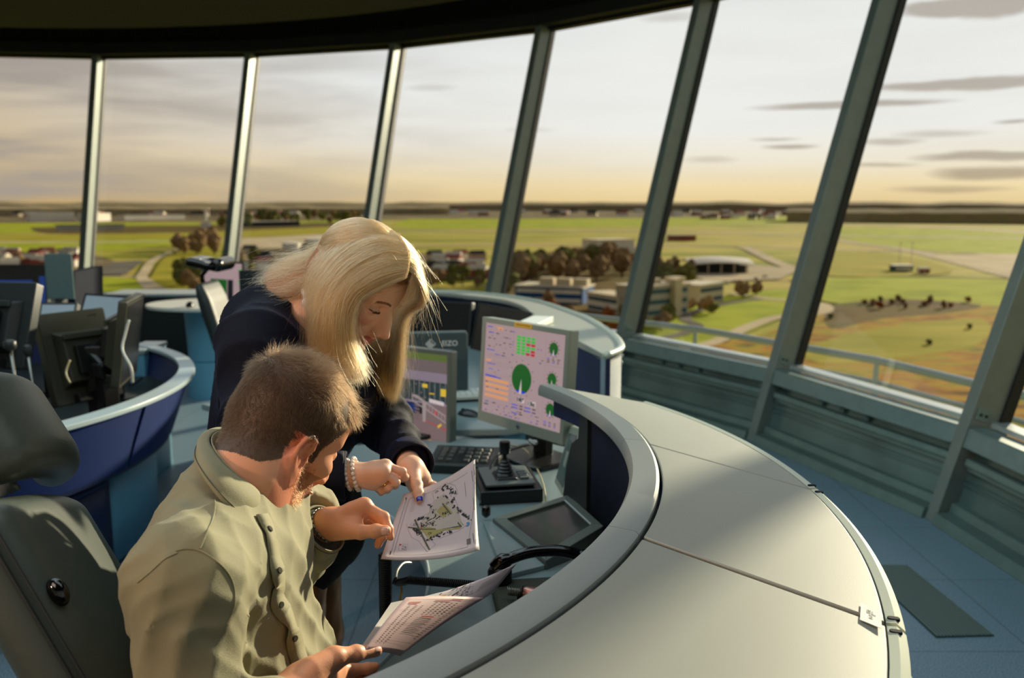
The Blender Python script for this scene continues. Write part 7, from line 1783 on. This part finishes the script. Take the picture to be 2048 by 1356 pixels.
# ---------------------------------------------------------------- papers
mat('paper', (214, 204, 208), .45, spec=.3); mat('paper_pink', (222, 190, 186), .5); mat('laminate', (216, 214, 208), .18, spec=.6)
mat('ink', (22, 22, 24), .6); mat('ink_grey', (110, 104, 104), .6); mat('ink_red', (196, 50, 40), .6); mat('map_olive', (168, 162, 100), .6); mat('map_green', (92, 92, 66), .6); mat('map_blue', (90, 150, 200), .6); mat('map_orange', (206, 160, 70), .6); mat('map_white', (232, 232, 228), .4); mat('map_grey', (190, 186, 178), .6)
def sheet_fn(tl, tr, br_, bl, bow=(0, 0, 0), bow2=(0, 0, 0)):
    tl, tr, br_, bl = map(P3, (tl, tr, br_, bl))
    def f(u, v):
        p = (tl * (1 - u) + tr * u) * (1 - v) + (bl * (1 - u) + br_ * u) * v
        return p + V(*bow) * 4 * u * (1 - u) + V(*bow2) * 4 * v * (1 - v)
    return f
def sheet_n(f, u, v):
    a = f(min(u + .01, 1), v) - f(max(u - .01, 0), v); b_ = f(u, min(v + .01, 1)) - f(u, max(v - .01, 0)); n = b_.cross(a).normalized()
    c = f(u, v) - V(0, 0, EYE); return n if n.dot(c) < 0 else -n
class Ink:
    def __init__(s, f, side=1): s.f = f; s.mb = MB(); s.lv = 0; s.side = side
    def pt(s, u, v): u = min(max(u, .004), .996); v = min(max(v, .004), .996); return s.f(u, v) + sheet_n(s.f, u, v) * (.0012 + s.lv * .00012) * s.side
    def poly(s, m_, pts, lv=0): s.lv = lv; s.mb.use(M(m_)); s.mb.add([s.pt(u, v) for u, v in pts], [tuple(range(len(pts)))])
    def rect(s, m_, u0, v0, u1, v1, lv=0): s.poly(m_, [(u0, v0), (u1, v0), (u1, v1), (u0, v1)], lv)
    def line(s, m_, pts, w, lv=1):
        s.lv = lv; s.mb.use(M(m_))
        for (u0, v0), (u1, v1) in zip(pts[:-1], pts[1:]):
            n = max(1, int(math.hypot(u1 - u0, v1 - v0) / .08)); L = math.hypot(u1 - u0, v1 - v0) or 1; ox, oy = -(v1 - v0) / L * w / 2, (u1 - u0) / L * w / 2
            for k in range(n):
                a, b_ = k / n, (k + 1) / n; A = (u0 + (u1 - u0) * a, v0 + (v1 - v0) * a); B = (u0 + (u1 - u0) * b_, v0 + (v1 - v0) * b_)
                s.mb.add([s.pt(A[0] + ox, A[1] + oy), s.pt(B[0] + ox, B[1] + oy), s.pt(B[0] - ox, B[1] - oy), s.pt(A[0] - ox, A[1] - oy)], [(0, 1, 2, 3)])
    def box(s, m_, cu, cv, hu, hv, rot=0, lv=1):
        c, q = math.cos(rot), math.sin(rot); s.poly(m_, [(cu + x * c - y * q, cv + x * q + y * c) for x, y in ((-hu, -hv), (hu, -hv), (hu, hv), (-hu, hv))], lv)
    def ringlet(s, u, v, r, m_='ink'):
        pts = [(u + r * math.cos(2 * PI * k / 9), v + r * math.sin(2 * PI * k / 9)) for k in range(10)]; s.line(m_, pts, r * .35, 2); s.poly(m_, [(u + r, v - r * .5), (u + r * 2.1, v), (u + r, v + r * .5)], 2)
# the big laminated map between the two people; u,v fitted so that print sits where the photo shows it
mf = sheet_fn((808, 988, 1.60), (950, 919, 1.66), (958, 1100, 1.50), (762, 1118, 1.42), (0.004, -.006, -.006), (-.002, .004, -.004))
mp_ = thing('airport_map', 'laminated white airport chart held between the two people, with black stands and runways', 'map', tuple(mf(.5, .5)))
mb = MB(); mb.grid(lambda u, v: mf(u, v) , 20, 20, .0007); mb.build('sheet', M('paper'), mp_, smooth=True)
mb = MB(); ed = [mf(u, 0) for u in np.linspace(0, 1, 12)] + [mf(1, v) for v in np.linspace(0, 1, 12)[1:]] + [mf(u, 1) for u in np.linspace(1, 0, 12)[1:]] + [mf(0, v) for v in np.linspace(1, 0, 12)[1:]]; mb.tube(ed, .0007, 4); mb.build('laminate_edge', M('cable_beige'), mp_)
# inverse mapping of photo pixels to sheet coordinates (author-time convenience for the artwork)
def inv_map(fn, px, py):
    from mathutils import Vector as V3
    def proj(p):
        c, s_ = math.cos(PITCH), math.sin(PITCH); z = p.z - EYE; yd = p.y * c - z * s_; zd = p.y * s_ + z * c; return 1024 + FOC * p.x / yd, 678 - FOC * zd / yd
    u = v = .5
    for _ in range(12):
        x, y = proj(fn(u, v)); xu, yu = proj(fn(u + .01, v)); xv, yv = proj(fn(u, v + .01)); a, b_, c, d = (xu - x) / .01, (xv - x) / .01, (yu - y) / .01, (yv - y) / .01; det = a * d - b_ * c
        du = ((px - x) * d - (py - y) * b_) / det; dv = ((py - y) * a - (px - x) * c) / det; u += max(-.4, min(.4, du)); v += max(-.4, min(.4, dv))
    return u, v
Z5 = lambda X, Y_: inv_map(mf, 600 + X / 4.096, 880 + Y_ / 4.096)     # coordinates as read off an enlarged crop
ik = Ink(mf)
outl = [(1200, 355), (1270, 375), (1290, 420), (1265, 480), (1300, 560), (1390, 640), (1380, 690), (1290, 750), (1200, 790), (1060, 830), (1000, 800), (960, 720), (900, 700), (950, 650), (1060, 600), (1070, 540), (1100, 500), (1085, 440), (1120, 400)]
ik.poly('map_grey', [Z5(*p) for p in [(1060, 600), (1100, 500), (1180, 440), (1240, 500), (1300, 590), (1330, 700), (1240, 740), (1100, 750), (1010, 760), (960, 700)]], 0)
ik.poly('map_olive', [Z5(*p) for p in [(1100, 560), (1150, 500), (1190, 560), (1250, 640), (1280, 690), (1150, 720), (1100, 700), (1160, 640)]], .5)
ik.poly('map_olive', [Z5(*p) for p in [(990, 720), (1320, 705), (1310, 730), (1180, 745), (1060, 800), (1010, 760)]], .5)
for a, b_, w in (((1125, 470), (1320, 715), .017), ((940, 655), (1060, 905), .018)): ik.line('map_green', [Z5(*a), Z5(*b_)], w, 2)
ik.line('map_green', [Z5(885, 718), Z5(1000, 735), Z5(1150, 732), Z5(1320, 708)], .014, 2)
for a, b_ in (((1130, 480), (1340, 700)), ((1000, 740), (1060, 820)), ((1080, 790), (1180, 740)), ((1040, 820), (1160, 760)), ((1100, 600), (1250, 700)), ((1180, 520), (1280, 640))): ik.line('map_olive', [Z5(*a), Z5(*b_)], .008, 1)
for cx, cy, hx, hy, r in ((1180, 380, .028, .010, -.4), (1170, 410, .03, .010, .9), (1200, 470, .03, .009, .9), (1245, 510, .02, .012, .9), (1290, 560, .018, .006, .8), (1310, 590, .018, .006, .8), (1350, 625, .045, .009, .75), (1130, 640, .03, .006, -.5), (1185, 650, .03, .007, .8), (1060, 660, .03, .006, -.4), (1100, 640, .02, .006, -.5), (1380, 835, .024, .030, 0)):
    u, v = Z5(cx, cy); ik.box('ink' if cx != 1380 else 'ink_grey', u, v, hx, hy, r, 3)
for k in range(210):
    seg = rg.choice((((1190, 380), (1280, 440)), ((1060, 520), (1100, 620)), ((960, 650), (1060, 640)), ((980, 700), (1100, 690)), ((1180, 600), (1250, 660)), ((1250, 540), (1390, 655)), ((1040, 820), (1240, 760)), ((1140, 650), (1200, 700)), ((1220, 400), (1260, 500)), ((930, 730), (990, 780))))
    t = rg.random(); x = seg[0][0] + (seg[1][0] - seg[0][0]) * t + rg.uniform(-14, 14); y = seg[0][1] + (seg[1][1] - seg[0][1]) * t + rg.uniform(-14, 14); u, v = Z5(x, y); ik.box('ink', u, v, rg.uniform(.004, .012), rg.uniform(.003, .009), rg.uniform(0, 3), 3)
for x, y in ((1118, 428), (1168, 470), (1205, 520), (1102, 575), (1095, 555), (970, 655), (940, 695), (1000, 700), (1020, 712), (1060, 690), (1090, 676), (1120, 715), (1180, 690), (1150, 640), (1195, 600), (1215, 630), (1235, 655), (1285, 605), (1150, 765), (1230, 762), (960, 745), (965, 775), (1060, 770)): ik.ringlet(*Z5(x, y), .014)
ik.poly('map_blue', [Z5(*p) for p in [(1360, 680), (1385, 675), (1388, 695), (1370, 712), (1355, 710), (1368, 698)]], 3)
ik.line('ink_grey', [Z5(*p) for p in outl + outl[:1]], .0022, 1)
ik.line('ink_grey', [Z5(*p) for p in [(870, 690), (910, 800), (970, 830), (1040, 920), (1110, 860), (1080, 830)]], .002, 1)
for seg in ([(875, 480), (745, 930)], [(895, 485), (765, 945), (1370, 880), (1460, 290)], [(1440, 250), (1430, 860)], [(1372, 270), (895, 485)]): ik.line('ink_grey', [Z5(*p) for p in seg], .0028, 1)
ik.line('ink', [Z5(870, 475), Z5(868, 492)], .009, 2); ik.line('ink', [Z5(742, 915), Z5(738, 945)], .009, 2)
for (x0, y0), (x1, y1), n in (((1405, 255), (1416, 345), 16), ((1428, 250), (1432, 300), 9), ((1418, 480), (1430, 580), 14), ((1415, 770), (1425, 850), 12), ((1440, 820), (1436, 860), 5), ((1348, 350), (1360, 470), 18)):
    for k in range(n): u, v = Z5(x0 + (x1 - x0) * k / n, y0 + (y1 - y0) * k / n); ik.box('ink' if x0 > 1400 else 'ink_grey', u, v, .0035, .0028, rg.uniform(-.2, .2), 1)
for k in range(12): u, v = Z5(935 - k * 2.4, 490 + k * 9); ik.line('ink_grey', [(u - .02, v), (u + .03, v + .006)], .0018, 1)
for u_, v_ in ((820, 862), (992, 720)): u, v = Z5(u_, v_); ik.box('ink_red', u, v, .009, .008, .2, 4)
for k in range(8): u, v = Z5(845 + rg.uniform(-25, 25), 885 + rg.uniform(-14, 18)); ik.box('ink', u, v, .010, .002, 1.3, 2)
ik.line('ink_grey', [Z5(812, 858), Z5(878, 858), Z5(872, 910), Z5(806, 908), Z5(812, 858)], .0015, 1)
ik.mb.build('print', None, mp_)
# second bundle held in his right hand
bf = sheet_fn((828, 1196, 1.30), (1034, 1126, 1.46), (966, 1194, 1.40), (840, 1290, 1.20), (0, 0, -.004))
def bfn(u, v):
    tl, tr, br_, bl = P3((820, 1200, 1.31)), P3((1034, 1126, 1.44)), P3((985, 1186, 1.40)), P3((812, 1260, 1.24))
    return (tl * (1 - u) + tr * u) * (1 - v) + (bl * (1 - u) + br_ * u) * v + V(0, -.002, -.006) * 4 * u * (1 - u)
bk = thing('airport_map', 'airport chart with a white patch, upper sheet in the man\'s right hand', 'map', tuple(bfn(.5, .5)))
mb = MB(); mb.grid(bfn, 16, 10, .0006); mb.build('sheet', M('paper'), bk, smooth=True)
ik = Ink(bfn); Z6 = lambda X, Y_: inv_map(bfn, 600 + X / 4.096, 1100 + Y_ / 4.096)
for (x, y, hu, hv, r, c) in ((1265, 320, .012, .045, .6, 'ink'), (1270, 360, .012, .05, .6, 'ink'), (1300, 295, .009, .03, .6, 'ink'), (1340, 300, .009, .03, .6, 'ink'), (1165, 385, .03, .04, .3, 'map_orange'), (1150, 365, .01, .02, .5, 'map_green'), (1212, 370, .02, .05, .5, 'map_grey')):
    u, v = Z6(x, y); ik.box(c, u, v, hu, hv, r, 2)
for k in range(70):
    x = rg.uniform(1280, 1420); y = 390 - (x - 1250) * .35 + rg.uniform(-60, 25); u, v = Z6(x, y); ik.box('ink', u, v, rg.uniform(.002, .006), rg.uniform(.004, .018), .5, 2)
for k in range(16):
    x = 1480 + k * 14; u, v = Z6(x, 300 - k * 8); ik.line('ink_grey', [(u, v - .12), (u - .03, v + .18)], .003, 1)
for k in range(10): u, v = Z6(1590 + k * 12, 190 - k * 4); ik.box('ink', u, v, .003, .05, .4, 1)
ik.poly('map_white', [Z6(*p) for p in [(1000, 345), (1040, 345), (1145, 350), (1130, 368), (1150, 385), (1120, 395), (1100, 408), (1010, 405), (985, 380), (960, 372)]], 3)
ik.mb.build('print', None, bk)
def pfn(u, v):
    tl, tr, br_, bl = P3((812, 1195, 1.24)), P3((970, 1196, 1.34)), P3((800, 1312, 1.19)), P3((728, 1302, 1.135))
    return (tl * (1 - u) + tr * u) * (1 - v) + (bl * (1 - u) + br_ * u) * v + V(0, -.001, .003) * 4 * u * (1 - u) + V(0, 0, .004) * 4 * v * (1 - v)
pp = thing('printed_list', 'pinkish sheet with red headings and columns of numbers under the man\'s right thumb', 'paper', tuple(pfn(.5, .5)))
mb = MB(); mb.grid(pfn, 12, 14, .0006); mb.build('sheet', M('paper_pink'), pp, smooth=True)
ik = Ink(pfn)
for u0, v0, w in ((.10, .13, .16), (.12, .16, .12), (.42, .10, .22), (.62, .06, .14), (.50, .42, .2)): ik.rect('ink_red', u0, v0, u0 + w, v0 + .016, 1)
for j in range(22):
    for i in range(3): ik.rect('ink', .14 + i * .09, .22 + j * .030, .14 + i * .09 + rg.uniform(.02, .045), .229 + j * .030, 1)
for j in range(7):
    for i in range(5): ik.rect('ink', .46 + i * .07, .15 + j * .034, .49 + i * .07, .162 + j * .034, 1)
for j in range(10): ik.rect('ink_grey', .46, .46 + j * .026, .46 + rg.uniform(.2, .36), .466 + j * .026, 1)
for v_ in (.06, .3, .56, .84): ik.line('ink_grey', [(.06, v_), (.9, v_)], .003, 1)
for j in range(20): ik.rect('ink', .80 + rg.uniform(-.01, .02), .2 + j * .03, .80 + rg.uniform(.05, .1), .206 + j * .03, 1)
ik.mb.build('print', None, pp)
def gfn(u, v):
    tl, tr, br_, bl = P3((782, 1206, 1.25)), P3((830, 1196, 1.28)), P3((752, 1300, 1.16)), P3((722, 1294, 1.145)); return (tl * (1 - u) + tr * u) * (1 - v) + (bl * (1 - u) + br_ * u) * v
mb = MB(); mb.grid(gfn, 4, 8, .0006); o = mb.build('chart_sheet', M('map_grey'), None); tag(o, 'grey edge of the lowest sheet peeking out left of the pink list', 'paper')
# ================================================================= sky, sun, flash and added fill lights, camera
w = bpy.data.worlds.new('sky'); SC.world = w; w.use_nodes = True; nt = w.node_tree; nt.nodes.clear()
out = nt.nodes.new('ShaderNodeOutputWorld'); bg = nt.nodes.new('ShaderNodeBackground'); nt.links.new(bg.outputs[0], out.inputs[0])
tc = nt.nodes.new('ShaderNodeTexCoord'); sp = nt.nodes.new('ShaderNodeSeparateXYZ'); nt.links.new(tc.outputs['Generated'], sp.inputs[0])
def math_(op, a, b_=None, c_=None, clamp=False):
    n = nt.nodes.new('ShaderNodeMath'); n.operation = op; n.use_clamp = clamp
    for i, x in enumerate((a, b_, c_)):
        if x is None: continue
        if isinstance(x, (int, float)): n.inputs[i].default_value = x
        else: nt.links.new(x, n.inputs[i])
    return n.outputs[0]
def ramp(fac, stops, lin=True):
    r = nt.nodes.new('ShaderNodeValToRGB'); el = r.color_ramp.elements
    el[0].position, el[0].color = stops[0][0], (*stops[0][1], 1); el[1].position, el[1].color = stops[-1][0], (*stops[-1][1], 1)
    for p_, c_ in stops[1:-1]: e = el.new(p_); e.color = (*c_, 1)
    nt.links.new(fac, r.inputs[0]); return r.outputs[0]
def mixc(f, a, b_, bt='MIX'):
    n = nt.nodes.new('ShaderNodeMix'); n.data_type = 'RGBA'; n.blend_type = bt
    for k, x in (('Factor', f), ('A', a), ('B', b_)):
        if isinstance(x, (int, float)): n.inputs[k].default_value = x
        elif isinstance(x, tuple): n.inputs[k].default_value = x
        else: nt.links.new(x, n.inputs[k])
    return n.outputs['Result']
az = math_('ARCTAN2', sp.outputs[0], sp.outputs[1])      # 0 = straight ahead, + right
el_ = math_('ARCSINE', sp.outputs[2])
e01 = math_('MULTIPLY', el_, 1 / .6, clamp=True)         # 0..34 degrees
L = lambda r, g, b_: srgb(r, g, b_)[:3]
right = ramp(e01, [(0, L(228, 200, 148)), (.03, L(236, 214, 170)), (.07, L(234, 224, 206)), (.13, L(234, 232, 230)), (.45, L(226, 227, 228)), (1, L(150, 160, 176))])
left = ramp(e01, [(0, L(186, 156, 110)), (.05, L(204, 178, 138)), (.14, L(200, 182, 158)), (.25, L(184, 176, 170)), (.45, L(168, 164, 162)), (1, L(120, 128, 140))])
mid = ramp(e01, [(0, L(216, 188, 140)), (.045, L(226, 206, 168)), (.11, L(226, 220, 212)), (.2, L(228, 228, 228)), (1, L(150, 160, 176))])
fa = nt.nodes.new('ShaderNodeMapRange'); nt.links.new(az, fa.inputs[0]); fa.inputs[1].default_value = -.52; fa.inputs[2].default_value = -.14
fb = nt.nodes.new('ShaderNodeMapRange'); nt.links.new(az, fb.inputs[0]); fb.inputs[1].default_value = -.16; fb.inputs[2].default_value = .15
sky = mixc(fb.outputs[0], mixc(fa.outputs[0], left, mid), right)
# cloud streaks
cb_ = nt.nodes.new('ShaderNodeCombineXYZ'); nt.links.new(math_('MULTIPLY', az, 2.2), cb_.inputs[0]); nt.links.new(math_('MULTIPLY', el_, 16), cb_.inputs[1])
n1 = nt.nodes.new('ShaderNodeTexNoise'); n1.inputs['Scale'].default_value = 1.7; n1.inputs['Detail'].default_value = 5; n1.inputs['Distortion'].default_value = .3; nt.links.new(cb_.outputs[0], n1.inputs['Vector'])
soft = ramp(n1.outputs['Fac'], [(.42, (0, 0, 0)), (.62, (1, 1, 1))])
lf = nt.nodes.new('ShaderNodeMapRange'); nt.links.new(az, lf.inputs[0]); lf.inputs[1].default_value = .0; lf.inputs[2].default_value = -.5; lf.inputs[3].default_value = .06; lf.inputs[4].default_value = .9
sky = mixc(math_('MULTIPLY', soft, lf.outputs[0]), sky, (*L(158, 148, 142), 1))
# individual thin clouds on the right: (azimuth, elevation, half width, half height)
def lens(ax_, ex_, w_, h_, strength):
    """smooth spindle shaped cloud"""
    dx = math_('DIVIDE', math_('SUBTRACT', az, ax_), w_); dy = math_('DIVIDE', math_('SUBTRACT', el_, ex_), h_)
    wob = math_('MULTIPLY', math_('SUBTRACT', n2.outputs['Fac'], .5), 1.6)
    q = math_('ADD', math_('MULTIPLY', dx, dx), math_('MULTIPLY', math_('ADD', dy, wob), math_('ADD', dy, wob)))
    return math_('MULTIPLY', math_('SUBTRACT', 1.0, q, clamp=True), strength, clamp=True)
cb2 = nt.nodes.new('ShaderNodeCombineXYZ'); nt.links.new(math_('MULTIPLY', az, 9), cb2.inputs[0]); nt.links.new(math_('MULTIPLY', el_, 50), cb2.inputs[1])
n2 = nt.nodes.new('ShaderNodeTexNoise'); n2.inputs['Scale'].default_value = 1.3; n2.inputs['Detail'].default_value = 5; nt.links.new(cb2.outputs[0], n2.inputs['Vector'])
tot = None
for px_, py_, wx, hy, st in ((1940, 12, 130, 26, 2.2), (1930, 168, 210, 12, 1.5), (1700, 210, 200, 8, 1.4), (1580, 293, 60, 6, 1.2), (1550, 278, 55, 4, .8), (1780, 283, 70, 8, .8), (1880, 268, 90, 8, .6), (1990, 312, 150, 10, 1.4), (1980, 345, 110, 16, 1.3), (1760, 330, 80, 6, .8), (1900, 378, 120, 8, .8), (2030, 242, 40, 5, 1.), (1420, 320, 60, 8, .5), (1060, 260, 60, 6, .3), (860, 175, 60, 8, .5), (1000, 60, 90, 10, .4), (1340, 35, 70, 10, .5)):
    d = (P(px_, py_, Y=1) - V(0, 0, EYE)).normalized(); f_ = FOC * 1.02
    a_ = lens(math.atan2(d.x, d.y), math.asin(d.z), wx / f_, hy / f_, st); tot = a_ if tot is None else math_('MAXIMUM', tot, a_)
sky = mixc(math_('MULTIPLY', tot, .62), sky, (*L(140, 122, 104), 1))
gfac = nt.nodes.new('ShaderNodeMapRange'); nt.links.new(math_('ABSOLUTE', az), gfac.inputs[0]); gfac.inputs[1].default_value = 1.0; gfac.inputs[2].default_value = 2.4; gfac.inputs[3].default_value = 1; gfac.inputs[4].default_value = .45
sky = mixc(1.0, sky, gfac.outputs[0], 'MULTIPLY')
nt.links.new(sky, bg.inputs[0]); bg.inputs[1].default_value = 1.2
def light(name, kind, loc, tgt, energy, col, size=1, size_y=None, angle=None, spot=None):
    l = bpy.data.lights.new(name, kind); o = bpy.data.objects.new(name, l); COL.objects.link(o); o.location = loc
    o.rotation_euler = (Vector(tgt) - Vector(loc)).to_track_quat('-Z', 'Y').to_euler(); l.energy = energy; l.color = col
    if kind == 'AREA': l.shape = 'RECTANGLE'; l.size = size; l.size_y = size_y or size
    if kind == 'SUN': l.angle = math.radians(angle)
    if kind == 'SPOT': l.spot_size = math.radians(spot); l.spot_blend = .6; l.shadow_soft_size = size
    return o
saz, sel = math.radians(40), math.radians(14)
sd = V(math.sin(saz) * math.cos(sel), math.cos(saz) * math.cos(sel), math.sin(sel))
light('sun', 'SUN', sd * 50, (0, 0, 0), 8.0, (1.0, .86, .62), angle=1.6)
light('fill_light', 'AREA', (-2.2, 3.2, 3.3), (-2.2, 3.2, 0), 62, (.74, .93, 1.0), 3.5, 3.5)  # unseen cool fill added overhead to lift the dim interior
light('fill_light', 'AREA', (.2, 1.6, 3.25), (.1, 2.2, .6), 14, (.86, .96, 1.0), 2.2, 1.6)  # added fill above the near console, no fixture there
light('flash_lamp', 'SPOT', (-2.6, -.9, 2.3), (-.35, 1.5, 1.1), 170, (1.0, .64, .46), .12, spot=50)
light('fill_light', 'AREA', (-1.3, -.3, 3.0), (-.35, 1.7, 1.1), 17, (1.0, .80, .68), 1.2, 1.2)  # added warm fill from the camera side to brighten the two people
light('fill_light', 'AREA', (.6, 3.4, 3.25), (2.6, 5.6, .9), 30, (.62, .95, 1.0), 1.6, 1.6)  # added bluish fill to brighten the window posts on the right
cam = bpy.data.cameras.new('camera'); co_ = bpy.data.objects.new('camera', cam); COL.objects.link(co_); SC.camera = co_
co_.location = (0, 0, EYE); co_.rotation_euler = (PI / 2 - PITCH, 0, 0)
cam.sensor_width = 36; cam.lens = FOC / 2048 * 36; cam.clip_end = 20000; cam.clip_start = .02
cam.dof.use_dof = True; cam.dof.focus_distance = 1.42; cam.dof.aperture_fstop = 4.5
vs = SC.view_settings; vs.view_transform = 'Standard'; vs.look = 'None'; vs.exposure = 0; vs.gamma = 1; vs.use_curve_mapping = False
SC.cycles.use_denoising = True; SC.cycles.max_bounces = 8; SC.cycles.transparent_max_bounces = 8; SC.cycles.use_adaptive_sampling = True; SC.cycles.adaptive_threshold = .025; SC.cycles.adaptive_min_samples = 16; SC.cycles.sample_clamp_indirect = 6
SC.cycles.caustics_reflective = False; SC.cycles.caustics_refractive = False
